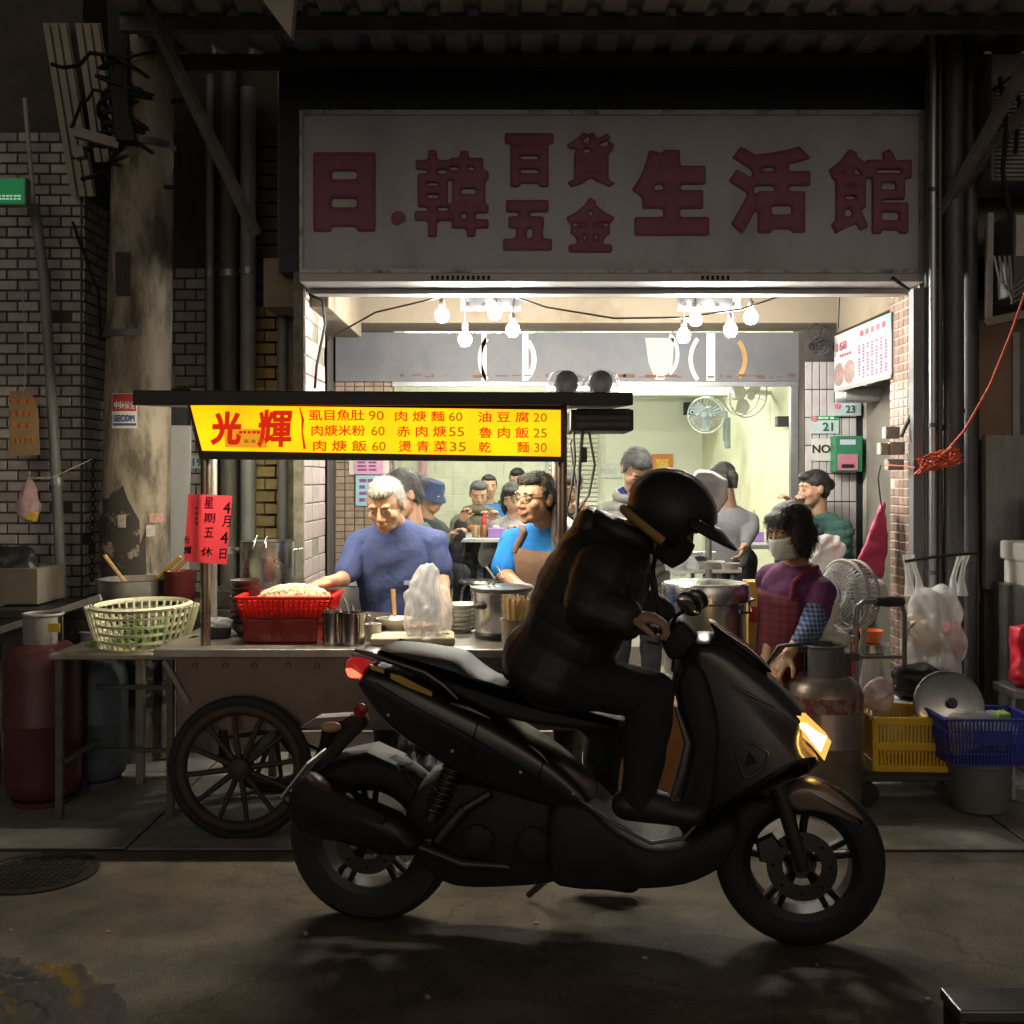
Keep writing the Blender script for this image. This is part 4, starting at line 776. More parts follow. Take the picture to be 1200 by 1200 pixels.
MB().bx(X(680, 4.66), X(688, 4.66), 4.65, 4.68, Z(542, 4.66), Z(524, 4.66)).build('plug', blk, bevel=.004, label='black plug block on the hanging cords', cat='plug')
# red notice on the left post
rn = thing('red_notice', 'red paper notice with brushed characters tied to the left cart post', 'notice', W(242, 661, 4.5))
n_ = MB(); gx = []
for j in range(5):
    for i in range(9):
        u, v = i / 8, j / 4; a = W(220.5, 579, 4.51).lerp(W(271.5, 581, 4.51), u); b = W(215.5, 657.5, 4.51).lerp(W(265.5, 661.5, 4.51), u); p = a.lerp(b, v); p.y += .006 * math.sin(u * 7) - .012 * math.exp(-((u - .42) / .1) ** 2); gx.append(p)
n_.add(gx, [(j * 9 + i, (j + 1) * 9 + i, (j + 1) * 9 + i + 1, j * 9 + i + 1) for j in range(4) for i in range(8)]); n_.build('paper', mat('red_paper', (.75, .06, .075), .7, var=.06, transl=.5), rn, smooth=60)
ki = mat('brush_ink', (.03, .008, .012), .7); ki2 = mat('brush_red', (.3, .015, .03), .7)
for s, x0, y0, x1, y1, m_ in (('4', 261, 588, 270, 602, ki), ('月', 260, 604, 270, 618, ki), ('4', 258, 623, 267, 637, ki), ('日', 257, 643, 265, 655, ki), ('星', 239, 582, 250, 596, ki2), ('期', 238, 601, 252, 613, ki2), ('五', 239, 618, 250, 630, ki2), ('休', 235, 641, 249, 652, ki),
                             ('光', 215, 628, 222, 637, ki), ('輝', 215, 640, 224, 650, ki)):
    ptext(s, x0, y0, x1, y1, 4.49, m_, rn, name='character', bold=.02, lean=.08)
dashes(rn, 229, 593, 233, 617, 4.493, ki2, 4, 1, 'small_characters')
# ================================================================ woven / slatted containers
def basket(name, lab, cat, c, w, d, h, m, nx, nz, taper=.85, rnd_=0., thick=.006, rim=.02, grp=None, panel=None, rz=0):
    """open basket: floor, four slatted walls, rim"""
    t = thing(name, lab, cat, c, grp); c = Vector(c); Rz = Matrix.Rotation(rz, 3, 'Z')
    def P(u, s, z): k = taper + (1 - taper) * z / h; return c + Rz @ Vector((u * w / 2 * k, s * d / 2 * k, z))
    MB().add([P(-1, -1, .004), P(1, -1, .004), P(1, 1, .004), P(-1, 1, .004)], [(0, 1, 2, 3)]).build('floor', m, t)
    for fx, ax in (('x', -1), ('x', 1), ('y', -1), ('y', 1)):
        n = nx if fx == 'x' else max(3, int(nx * d / w)); mb = MB()
        Q = (lambda u, z: P(u, ax, z)) if fx == 'x' else (lambda u, z: P(ax, u, z))
        for i in range(n + 1): u = -1 + 2 * i / n; mb.bar(Q(u, 0), Q(u, h), thick, thick)
        for j in range(nz + 1): z = h * j / nz; mb.bar(Q(-1, z), Q(1, z), thick, thick * 1.1)
        mb.build('lattice_side', m, t)
    rm = MB()
    for a, b in (((-1, -1), (1, -1)), ((1, -1), (1, 1)), ((1, 1), (-1, 1)), ((-1, 1), (-1, -1))): rm.bar(P(a[0], a[1], h), P(b[0], b[1], h), rim, rim * .7)
    rm.build('rim', m, t, bevel=.003)
    if panel: MB().add([P(u, -1, z) + Rz @ Vector((0, -.006, 0)) for u, z in ((-panel[0], panel[1]), (panel[0], panel[1]), (panel[0], panel[2]), (-panel[0], panel[2]))], [(0, 1, 2, 3)]).build('blank_panel', m, t)
    return t
def stack(name, lab, c, r, n, m, dz=.022, h=.06, wobble=.003):
    """a pile of bowls: every bowl is a thing"""
    me = None
    for k in range(n):
        p = Vector(c) + Vector((random.uniform(-wobble, wobble), random.uniform(-wobble, wobble), k * dz))
        if me is None:
            o = MB().lathe(p, [(r * .5, 0), (r * .55, .01), (r * .85, h * .5), (r, h), (r * .96, h), (r * .8, h * .5), (r * .4, .016)], 28, cap1=True).build(name, m, smooth=45); me = o.data
        else: o = link(name, me, None, p)
        w_ = lab.split(); kd = 'tray' if 'tray' in w_ else 'bowl'; pos = 'lowest ' if k == 0 else 'topmost ' if k == n - 1 else 'middle '
        tag(o, pos + lab, kd, lab.split(' in ')[0].split(' by ')[0] + 's in one stack')
def pot(name, lab, c, r, h, m=None, lid=False, handles=True, rimr=.006, lab_cat='pot', food=None):
    t = thing(name, lab, lab_cat, c); c = Vector(c); m = m or steel
    MB().lathe(c, [(r * .97, 0), (r, .012), (r, h), (r + rimr, h + .004), (r - .004, h + .004), (r - .006, .02)], 40, cap1=True).build('body', m, t, smooth=40)
    if handles:
        for s in (-1, 1): MB().tube([c + Vector((s * r, -.04, h * .82)), c + Vector((s * (r + .035), -.035, h * .84)), c + Vector((s * (r + .035), .035, h * .84)), c + Vector((s * r, .04, h * .82))], .006, 8).build('handle', m, t, smooth=60)
    if lid: MB().lathe(c + Vector((0, 0, h + .004)), [(r + .008, 0), (r + .008, .008), (r * .7, .03), (.03, .045), (.03, .06), (0, .065)], 40).build('lid', m, t, smooth=40)
    if food: MB().lathe(c + Vector((0, 0, h * .8)), [(r - .007, 0), (0, .004)], 24).build('contents', food, t)
    return t
wood2 = mat('pale_wood', (.5, .3, .12), .6, var=.2, scale=8, stretch=(6, 6, 1))
# ---- on the counter
CZ_ = .787
# red noodle basket on a wrapped red box
rbx = MB().bx(X(286, 4.62), X(373, 4.62), 4.6, 4.86, CZ_, CZ_ + .105)
blob(rbx, 'wrapped_box', mat('red_wrap', (.42, .035, .03), .35, var=.12, bump=.5, bscale=40, coat=.3, transl=.3), None, .01, 2, fold=.006, fk=60, seed=3, label='red plastic wrapped box under the noodle basket on the counter', cat='box')
redp = mat('red_plastic', (.78, .03, .02), .35, var=.08, transl=.35)
nbk = basket('noodle_basket', 'bright red lattice basket heaped with pale noodles', 'basket', (X(340, 4.74), 4.74, CZ_ + .108), .41, .28, .085, redp, 18, 5, .9, thick=.006, rim=.022)
MB().box((X(340, 4.74), 4.74, CZ_ + .14), (.36, .245, .06)).build('lining', redp, nbk)
# noodle heap: many curling strands
nd = MB(); nc = Vector((X(345, 4.74), 4.74, CZ_ + .18))
nd.ell(nc, (.135, .1, .055), n=20, k=10)
for k in range(420):
    a = random.uniform(0, 6.28); e = random.uniform(0, 1) ** .6; r0 = e; p = nc + Vector((math.cos(a) * r0 * .145, math.sin(a) * r0 * .105, .06 * math.sqrt(max(0, 1 - r0 * r0)) - .002)); b = random.uniform(0, 6.28); q = Vector((math.cos(b), math.sin(b), 0)) * .022
    nd.tube([p - q + Vector((0, 0, -.004)), p + Vector((random.uniform(-.006, .006), random.uniform(-.006, .006), .005)), p + q + Vector((0, 0, -.005))], .0022, 4, cap=False)
nd.build('noodles', mat('noodle', (.85, .76, .48), .5, var=.12, scale=40), kind='stuff', label='heap of pale yellow noodles in the red basket')
stack('bowl', 'dark brown bowl in the tall stack by the red basket', (X(286, 4.82), 4.84, CZ_), .068, 9, mat('bowl_brown', (.06, .03, .028), .35, var=.15), .024)
stack('bowl', 'dark red bowl in the stack beside the wok', (X(212, 5.3), 5.28, .862), .078, 8, mat('bowl_red', (.13, .022, .025), .35, var=.15), .017)
# little dishes at the post
dh = thing('rice_box', 'small black and clear takeaway box crumpled beside the cart post', 'box', (X(258, 4.75), 4.75, CZ_)); c = Vector((X(258, 4.75), 4.75, CZ_))
MB().lathe(c, [(.045, 0), (.05, .05), (.052, .052)], 18, cap1=True).build('tray', blk, dh, smooth=40); blob(MB().ell(c + Vector((0, 0, .065)), (.05, .05, .03)), 'crumpled_lid', film, dh, .008, 1, fold=.014, fk=110, seed=5)
cm = mat('canister', (.5, .48, .45), .16, metal=1, var=.1)
for px, r, h, D, lab in ((390, .043, .135, 4.58, 'left shiny steel canister beside the red box'), (414, .049, .135, 4.57, 'right larger shiny steel canister with a spoon')):
    t = thing('canister', lab, 'canister', (X(px, D), D, CZ_), 'steel canisters on the counter'); c = Vector((X(px, D), D, CZ_))
    MB().lathe(c, [(r, 0), (r + .001, .006), (r, .012), (r, h), (r + .003, h + .003), (r - .004, h + .003), (r - .005, .02)], 30, cap1=True).build('body', cm, t, smooth=40)
    if px == 414: MB().tube([c + Vector((0, 0, .03)), c + Vector((-.03, .02, .17)), c + Vector((-.05, .02, .2))], .005, 8).build('spoon', steel, t, smooth=50)
    else: MB().lathe(c + Vector((0, 0, h + .004)), [(r + .004, 0), (r, .012), (.01, .016)], 24, cap1=True).build('lid', cm, t, smooth=40)
jr = mat('jar_glass', (.4, .33, .2), .2, var=.2)
for px, D, r, h, lab in ((398, 4.8, .06, .07, 'tan sauce tub behind the steel canisters'), (420, 4.88, .055, .08, 'amber sauce jar behind the canisters'), (437, 4.68, .038, .07, 'small clear jar right of the canisters')):
    t = thing('sauce_jar', lab, 'jar', (X(px, D), D, CZ_), 'sauce jars on the counter'); MB().lathe((X(px, D), D, CZ_), [(r * .9, 0), (r, h), (r + .003, h + .003), (r - .004, h), (r * .8, h * .7)], 24, cap1=True).build('body', jr if px < 430 else mat('jar_pale', (.5, .47, .4), .2), t, smooth=40)
    MB().tube([(X(px, D), D, CZ_ + .03), (X(px, D) - .03, D + .01, CZ_ + h + .05)], .005, 6).build('spoon', steel, t)
pot('basin', 'shallow steel basin behind the sauce jars', (X(432, 4.95), 4.93, CZ_), .11, .075, steeld, handles=False, lab_cat='basin')
MB().tube([(X(463, 4.9), 4.9, CZ_ + .04), (X(460, 4.9), 4.92, CZ_ + .2)], [.009, .011], 8).build('ladle', wood2, label='short wooden ladle handle sticking up in front of the old man', cat='ladle', smooth=50)
bowl('white_bowl', 'pale wide bowl behind the bag of meat', (X(462, 4.8), 4.82, CZ_ + .03), .085, .05, mat('bowl_cream', (.68, .66, .55), .35))
MB().lathe((X(462, 4.8), 4.82, CZ_), [(.06, 0), (.055, .03)], 20, cap1=True).build('saucer', steeld, label='steel saucer under the pale bowl', cat='saucer', smooth=40)
# cutting board and bag
cb = MB().box((X(484, 4.62), 4.62, CZ_ + .018), (.36, .2, .034), Matrix.Rotation(R(4), 3, 'Z'))
cb.build('cutting_board', mat('board_cream', (.6, .5, .34), .6, var=.2, scale=5, col2=(.45, .33, .18), mix=(.6, .8)), bevel=.01, seg=3, label='thick pale cutting board with the plastic bag on it', cat='cutting board')
bagc = Vector((X(500, 4.62), 4.62, CZ_ + .036))
bg_ = thing('meat_bag', 'clear tied plastic bag of brown meat on the cutting board', 'plastic bag', bagc)
mt_ = MB()
for k in range(26): mt_.ell(bagc + Vector((random.uniform(-.085, .085), random.uniform(-.05, .05), random.uniform(.015, .04))), (random.uniform(.018, .03), .02, .016), n=8, k=6)
blob(mt_, 'meat', mat('meat', (.3, .16, .08), .5, var=.35, scale=30), bg_, .007, 1)
bf = MB().lathe(bagc, [(.11, 0), (.138, .03), (.134, .09), (.112, .165), (.08, .23), (.05, .28), (.03, .305)], 24, cap1=True, sy=.72)
blob(bf, 'film', mat('bag_film', (.88, .88, .86), .16, var=.05, bump=.8, bscale=28, alpha=.42, coat=.5, spec=.8, transl=.4), bg_, .0065, 1, fold=.024, fk=85, fdir=(1, .3, .15), seed=11)
stack('foam_tray', 'white foam tray in the stack behind the bag of meat', (X(541, 4.95), 4.95, CZ_), .085, 6, mat('foam', (.7, .7, .66), .7, var=.05), .02, .03)
# rice cooker
rk = thing('rice_cooker', 'big steel soup warmer pot with black base and tongs on top', 'cooker', (X(588, 4.78), 4.78, CZ_)); c = Vector((X(588, 4.78), 4.78, CZ_))
MB().lathe(c, [(.12, 0), (.124, .02), (.118, .028)], 36, cap1=True).build('base', blk, rk, smooth=40); MB().lathe(c, [(.117, .028), (.128, .05), (.13, .19), (.135, .21)], 36, cap0=False).build('shell', steel, rk, smooth=40)
MB().lathe(c, [(.137, .208), (.142, .214), (.138, .225), (.1, .232), (.0, .236)], 36).build('rim', mat('rim_dark', (.05, .05, .05), .3, metal=.4), rk, smooth=40)
MB().ell(c + Vector((-.09, -.1, .15)), (.035, .02, .016)).build('handle', blk, rk, smooth=180)
for s in (0, 1): MB().tube([c + Vector((-.06 + .02 * s, -.03, .24)), c + Vector((-.03 + .04 * s, -.08, .27)), c + Vector((-.07 + .05 * s, .05, .31))], .005, 6).build('tongs', steel, rk)
# chopsticks holder
ck = thing('chopstick_holder', 'clear cup packed with bamboo chopsticks beside the rider', 'holder', (X(605, 4.56), 4.56, CZ_)); c = Vector((X(605, 4.56), 4.56, CZ_))
MB().lathe(c, [(.062, 0), (.066, .11), (.07, .112), (.06, .11), (.057, .01)], 24, cap1=True).build('cup', mat('cup_clear', (.45, .38, .3), .25, alpha=.7), ck, smooth=40)
for k in range(40):
    a = random.uniform(0, 6.28); r = .054 * math.sqrt(random.random()); d = Vector((math.cos(a) * r, math.sin(a) * r, 0)); MB().tube([c + d * .9 + Vector((0, 0, .01)), c + d * 1.1 + Vector((0, 0, .2 + random.uniform(-.008, .012)))], .0035, 5).build('chopstick', mat('bamboo', (.6, .45, .25), .6, rnd=.2), ck)
# ---- stove stand behind, left
sv = thing('stove_stand', 'blackened steel stove stand behind the basket table at left', 'stove', (-1.75, 5.45, 0))
MB().bx(-2.55, -1.12, 5.14, 5.68, .82, .862).build('top', mat('stove_black', (.04, .038, .035), .5, metal=.5, var=.4), sv, bevel=.004)
MB().bx(-2.55, -1.12, 5.14, 5.16, .7, .82).build('apron_panel', mat('stove_black', (.04, .038, .035), .5), sv)
for x in (-2.5, -1.8, -1.16):
    for y in (5.17, 5.64): MB().bx(x - .018, x + .018, y - .018, y + .018, .02, .82).build('leg', bar, sv)
MB().bx(-1.5, -1.13, 5.2, 5.62, .862, .95).build('burner', mat('stove_black', (.04, .038, .035), .5), sv, bevel=.006)
pot('stock_pot', 'tall steel stock pot with hanging ladles left of the old man', (X(314, 5.42), 5.42, .952), .138, .225)
for s in (-.03, .02): MB().tube([(X(314, 5.42) + s, 5.3, 1.21), (X(314, 5.42) + s, 5.27, 1.19), (X(314, 5.42) + s * 1.3, 5.265, 1.15)], .006, 8).build('ladle_hook', steel, smooth=50, label=('left' if s < 0 else 'right') + ' steel ladle hook over the rim of the tall stock pot', cat='ladle')
pot('wok_pot', 'wide steel wok with wooden handled ladles behind the white basket', (X(157, 5.35), 5.36, .862), .175, .13, steeld, food=mat('soup', (.12, .06, .03), .2))
for (x0, y0), (x1, y1), lab in (((150, 687), (122, 650), 'thick wooden paddle leaning left out of the wok'), ((176, 686), (212, 652), 'yellow bamboo handle leaning right out of the wok'), ((182, 688), (220, 655), 'second darker bamboo handle leaning right out of the wok')):
    MB().bar(W(x0, y0, 5.33), W(x1, y1, 5.28), .03 if x1 < 150 else .016, .018).build('paddle', wood2 if x1 < 150 else mat('bamboo_yellow', (.5, .3, .05), .5), bevel=.004, label=lab, cat='paddle', group='handles in the wok')
pot('small_pot', 'aluminium pot on the stove beside the old man', (X(404, 5.55), 5.6, .8), .1, .14, mat('alu', (.55, .55, .54), .4, metal=.8, stretch=(1, 1, 8)), handles=False)
MB().bx(X(380, 5.6), X(430, 5.6), 5.48, 5.75, .62, .8).build('burner_box', mat('stove_black', (.04, .038, .035), .5), bevel=.006, label='black burner box under the aluminium pot beside the old man', cat='burner')
# ---- basket table
tb = thing('side_table', 'scuffed metal side table on thin legs holding a white basket', 'table', (-1.72, 4.9, 0))
TX0, TX1, TY0, TY1, TZ = X(60, 4.65), X(216, 4.65), 4.62, 5.08, .735
MB().bx(TX0, TX1 + .02, TY0, TY1, TZ - .025, TZ).build('top', mat('table_worn', (.3, .28, .24), .45, metal=.5, var=.3, scale=5), tb, bevel=.006)
lgm = mat('leg_rust', (.12, .1, .085), .5, metal=.5, var=.3)
for x, y in ((X(70, 4.65), TY0 + .03), (X(198, 4.62), TY0 + .02), (X(84, 4.9), TY1 - .03), (X(200, 4.9), TY1 - .03)): MB().bx(x - .014, x + .014, y - .014, y + .014, .022, TZ - .025).build('leg', lgm, tb)
for z in (.2, .5): MB().bx(TX0 + .04, TX1 - .05, TY1 - .04, TY1 - .02, z, z + .02).build('rail', lgm, tb)
MB().bx(TX0 + .04, TX0 + .06, TY0 + .04, TY1 - .04, .25, .27).build('rail', lgm, tb)
# white round lattice basket
wb = thing('vegetable_basket', 'large cream plastic lattice basket of greens on the side table', 'basket', (X(166, 4.85), 4.86, TZ)); c = Vector((X(166, 4.85), 4.86, TZ)); wp = mat('cream_basket', (.68, .66, .46), .5, var=.06)
MB().lathe(c, [(.19, .004), (0, .004)], 32, cap0=False).build('floor', wp, wb)
lat = MB(); hB = .185
def br_(z): return .192 + (.25 - .192) * (z / hB) ** .8
for k in range(44): a = k * math.pi / 22; d = Vector((math.cos(a), math.sin(a) * .8, 0)); lat.tube([c + d * br_(hB * q) + Vector((0, 0, hB * q)) for q in (0, .33, .66, 1)], .0062, 5)
for q in (0.01, .2, .4, .6, .8): lat.lathe(c + Vector((0, 0, hB * q)), [(br_(hB * q) - .004, -.006), (br_(hB * q) + .005, -.006), (br_(hB * q) + .006, .006), (br_(hB * q) - .003, .006)], 44, cap0=False, sy=.8)
lat.build('lattice', wp, wb, smooth=40); MB().lathe(c + Vector((0, 0, hB)), [(.245, -.01), (.262, -.008), (.27, .004), (.25, .012), (.243, .004), (.245, -.01)], 44, cap0=False, sy=.8).build('rim', wp, wb, smooth=50)
gv = MB()
for k in range(200):
    p = c + Vector((random.gauss(0, .08), random.gauss(0, .06), random.uniform(.01, .07))); d = Vector((random.uniform(-1, 1), random.uniform(-1, 1), random.uniform(-.2, .7))).normalized(); e = d.cross(Vector((random.random(), random.random(), random.random()))).normalized()
    gv.add([p, p + d * .025 + e * .014, p + d * .06, p + d * .025 - e * .014], [(0, 1, 2, 3)])
gv.build('greens', mat('greens', (.13, .3, .03), .5, var=.4, scale=20), kind='stuff', label='chopped green leaves lying in the cream basket')
lf = MB()
for k in range(9):
    p = Vector((X(84 + k * 15 % 130, 4.7), 4.66 + .02 * (k % 4), TZ + .002)); a = random.uniform(0, 6.28); d = Vector((math.cos(a), math.sin(a), .1)) * .03; e = Vector((-d.y, d.x, .004)) * .4
    lf.add([p - d, p + e, p + d, p - e], [(0, 1, 2, 3)])
lf.build('leaf_scraps', mat('greens', (.13, .3, .03), .5), kind='stuff', label='loose leaf scraps on the side table')
# ---- gas cylinders
def gas(lab, x, y, r, h, m, guard, label_col=None, zc=None):
    t = thing('gas_cylinder', lab, 'gas cylinder', (x, y, 0)); c = Vector((x, y, .01))
    MB().lathe(c, [(r * .75, 0), (r * .78, .02), (r * .8, .03)], 28).build('foot_ring', m, t, smooth=40)
    MB().lathe(c, [(r * .7, .03), (r * .93, .06), (r, .11), (r, h * .5), (r + .003, h * .5 + .006), (r, h * .5 + .012), (r, h - .1), (r * .93, h - .045), (r * .7, h - .01), (r * .3, h)], 36, cap1=True).build('tank', m, t, smooth=40)
    g = MB()
    for a0, a1 in ((20, 160), (200, 340)):
        n = 12; vs = []
        for k in range(n + 1):
            a = R(a0 + (a1 - a0) * k / n)
            for rr in (r * .52, r * .52 - .005):
                for z in (h - .02, h + .125): vs.append(c + Vector((math.cos(a) * rr, math.sin(a) * rr, z)))
        g.add(vs, [q for k in range(n) for q in ((4 * k, 4 * k + 4, 4 * k + 5, 4 * k + 1), (4 * k + 2, 4 * k + 3, 4 * k + 7, 4 * k + 6), (4 * k + 1, 4 * k + 5, 4 * k + 7, 4 * k + 3))] + [(0, 1, 3, 2), (4 * n, 4 * n + 2, 4 * n + 3, 4 * n + 1)])
    g.ring(c + Vector((0, 0, h + .125)), r * .52, .007, n=30, m=6)
    g.build('valve_guard', guard, t, smooth=40)
    MB().cyl(c + Vector((0, 0, h - .02)), c + Vector((0, 0, h + .07)), .016, n=10).build('valve', mat('brass', (.4, .3, .12), .4, metal=.8), t)
    MB().lathe(c + Vector((0, 0, h + .07)), [(.028, 0), (.03, .02)], 10, cap1=True).build('valve_knob', blk, t)
    return t, c
gas('rust-red gas cylinder with grey valve guard at the far left', X(46, 4.86), 4.9, .165, .74, mat('gas_red', (.1, .028, .025), .45, var=.3, scale=6, bump=.15), mat('gas_guard', (.26, .25, .24), .5, var=.2))
t_ = COL.objects['gas_cylinder']; MB().bx(X(52, 4.77), X(66, 4.77), 4.805, 4.812, Z(742, 4.77), Z(732, 4.77)).build('label', mat('label_yellow', (.6, .5, .03), .5), t_)
gas('dark blue-grey gas cylinder in the shadow under the side table', X(112, 5.2), 5.2, .15, .62, mat('gas_blue', (.12, .15, .2), .45, var=.2), mat('gas_guard', (.26, .25, .24), .5))
gt, gc = gas('worn grey gas cylinder with worn red lettering beside the scooter headlight', X(968, 4.72), 4.75, .167, .62, mat('gas_grey', (.2, .165, .14), .33, metal=.55, var=.3, scale=7, bump=.1), mat('gas_guard_dark', (.09, .09, .09), .5, var=.2))
band = MB().lathe(gc, [(.1695, .47), (.1695, .535)], 36, cap0=False).build('paint_band', mat('gas_redband', (.16, .035, .03), .5, scale=26, col2=(.2, .165, .14), mix=(.46, .52)), gt, smooth=60)
# regulator hose and white plastic on the cylinder
MB().tube([gc + Vector((0, 0, .72)), gc + Vector((-.08, -.03, .76)), gc + Vector((-.2, 0, .74)), gc + Vector((-.26, .1, .6)), gc + Vector((-.3, .25, .3))], .01, 8).build('gas_hose', blk, smooth=60, label='black gas hose bending from the cylinder valve', cat='hose')
# ---- far left small things: cardboard sign, pink bag, chain, bench box
cs = thing('cardboard_sign', 'hanging brown cardboard sign with orange handwriting on the tiled wall', 'sign', W(28, 535, 5.6))
MB().pillow([(10, 535), (47, 533), (45, 480), (36, 458), (11, 458)], [(0, 0), (.006, 0)], lambda u, w, v: W(u, w, 5.62 - v)).build('board', mat('cardboard', (.36, .24, .13), .8, var=.15), cs)
oi_ = mat('orange_ink', (.6, .22, .05), .6)
for y0, n in ((466, 3), (480, 4), (494, 3), (512, 5)): dashes(cs, 13, y0, 43, y0 + 10, 5.608, oi_, 1, n, 'handwriting')
MB().tube([W(28, 460, 5.6), W(31, 420, 5.62), W(26, 330, 5.7)], .003, 6).build('string', mat('string', (.5, .48, .4), .7), cs)
pb = thing('pink_bag', 'small pink plastic bag with yellow sponge hanging on the left wall', 'plastic bag', W(33, 612, 5.55)); c = W(34, 588, 5.55)
blob(MB().lathe(c, [(.03, -.1), (.075, -.06), (.08, 0), (.04, .08), (.012, .13), (.012, .16)], 16, cap1=True, sy=.6), 'film', mat('pink_film', (.7, .45, .5), .3, alpha=.65, bump=.6, bscale=50), pb, .01, 1, fold=.02, fk=70, seed=2)
MB().box(c + Vector((.02, -.03, -.07)), (.07, .04, .05), Matrix.Rotation(.3, 3, 'Y')).build('sponge', mat('sponge', (.65, .45, .07), .8), pb, bevel=.006)
MB().tube([W(35, 560, 5.55), W(60, 560, 5.6), W(108, 538, 5.7)], .003, 6).build('string', mat('string', (.5, .48, .4), .7), pb)
ch = thing('chain', 'dark hanging chain on the corner of the tiled wall', 'chain', W(108, 690, 5.8))
for k in range(26): MB().ring(W(109 - k * .05, 540 + k * 5.6, 5.84), .014, .004, (1, 0, 0) if k % 2 else (0, 1, 0), 10, 5, 1, 1).build('link', tape, ch)
lbx = MB().bx(X(-30, 5.3), X(44, 5.3), 5.3, 5.6, .87, 1.05).build('wooden_crate', mat('grey_crate', (.16, .14, .11), .8, var=.3), bevel=.004, label='dull grey wooden crate on the stove stand at far left', cat='crate')
blob(MB().ell(W(10, 665, 5.4), (.16, .1, .09)), 'black_bag', mat('bag_black', (.02, .02, .022), .35, bump=.5, bscale=40), None, .012, 1, fold=.03, fk=40, seed=9, label='crumpled black bag on the crate at far left', cat='bag')
rk_ = MB().bar(W(-20, 745, 5.0), W(118, 700, 5.1), .05, .03).build('rail', bar, label='dark sloping rail above the red gas cylinder', cat='rail')
# ---- right cluster
# tall pot on a stand
ts = thing('pot_stand', 'dark burner stand carrying the big steel pot', 'stand', (X(826, 5.25), 5.25, 0)); c = Vector((X(826, 5.25), 5.25, 0))
for k in range(4): a = k * math.pi / 2 + .78; MB().bar(c + Vector((math.cos(a) * .2, math.sin(a) * .2, .02)), c + Vector((math.cos(a) * .17, math.sin(a) * .17, .52)), .03, .03).build('leg', bar, ts)
MB().ring(c + Vector((0, 0, .53)), .19, .018, n=32).build('ring', bar, ts)
bp_ = pot('big_pot', 'big dented steel pot with thick rim right of the rider', c + Vector((0, 0, .55)), .2, .42, mat('big_pot', (.5, .49, .46), .3, metal=.95, var=.15, scale=5, bump=.04), rimr=.014)
MB().lathe(c + Vector((0, 0, .55)), [(.202, .34), (.216, .35), (.22, .4), (.214, .43)], 40, cap0=False).build('collar', steel, bp_, smooth=40)
MB().lathe(c + Vector((0, 0, .975)), [(.205, 0), (.2, .012), (.05, .02), (0, .02)], 36).build('lid', steel, bp_, smooth=40)
MB().tube([c + Vector((.12, -.17, .9)), c + Vector((.13, -.2, .86)), c + Vector((.19, -.17, .86)), c + Vector((.19, -.13, .9))], .007, 8).build('bail_handle', blk, bp_, smooth=50)
for k, (px, py, w, h, D, cc, lab) in enumerate(((792, 668, .12, .05, 5.2, (.7, .7, .68), 'white plastic tub on the big pot lid, left one'), (832, 666, .15, .035, 5.25, (.62, .63, .62), 'flat white tray on the big pot lid'), (822, 657, .07, .02, 5.22, (.05, .05, .06), 'small black dish on the flat white tray'), (856, 667, .09, .03, 5.15, (.66, .66, .64), 'low white box at the right rim of the big pot'))):
    cc_ = W(px, py, D); MB().lathe(cc_, [(w * .42, 0), (w * .5, h), (w * .46, h), (w * .4, h * .3)], 20, cap1=True).build('tub', mat('tub%d' % k, cc, .5), label=lab, cat='tub', smooth=40)
blob(MB().ell(W(806, 662, 5.12), (.05, .03, .035)).ell(W(796, 668, 5.12), (.04, .03, .03)), 'white_bag', film, None, .008, 1, fold=.02, fk=80, seed=21, label='crumpled clear bag on the big pot lid', cat='plastic bag')
for k, (px, py, D) in enumerate(((812, 640, 7.0), (828, 640, 7.0))):
    c2 = Vector((X(px, D), D, .93)); MB().lathe(c2, [(.05, 0), (.06, .08), (.064, .085), (.05, .08)], 18, cap1=True).build('white_tub', whp, smooth=40, label=('left' if k == 0 else 'right') + ' white tub on the folding table behind the pot', cat='tub')
# cardboard cartons
def carton(lab, x0, x1, y0, y1, z0, z1, c, stripe=None):
    t = thing('carton', lab, 'carton', ((x0 + x1) / 2, (y0 + y1) / 2, z0)); MB().bx(x0, x1, y0, y1, z0, z1).build('box', mat('carton%.2f' % x0, c, .8, var=.1), t, bevel=.003)
    if stripe: MB().bx(x0 + .004, x1 - .004, y0 - .003, y0, z0 + (z1 - z0) * .35, z0 + (z1 - z0) * .6).build('print', mat('carton_print%.2f' % x0, stripe, .7), t)
    MB().bx(x0, x1, (y0 + y1) / 2 - .02, (y0 + y1) / 2 + .02, z1, z1 + .002).build('tape', mat('tape_tan', (.5, .38, .2), .4), t)
carton('tan carton with red print stacked beside the big pot', X(876, 5.7), X(912, 5.7), 5.65, 5.8, .12, .62, (.5, .33, .13)); carton('yellow carton with red stripe on top of a tan carton', X(874, 5.7), X(910, 5.7), 5.64, 5.79, .622, .95, (.6, .38, .08), (.5, .03, .03))
carton('tan carton on the ground behind the rider’s shin', X(700, 4.9), X(735, 4.9), 4.85, 5.1, .022, .52, (.5, .38, .22)); carton('orange-brown carton on the ground behind the scooter leg shield', X(770, 4.75), X(806, 4.75), 4.7, 5.0, .022, .5, (.42, .2, .08))
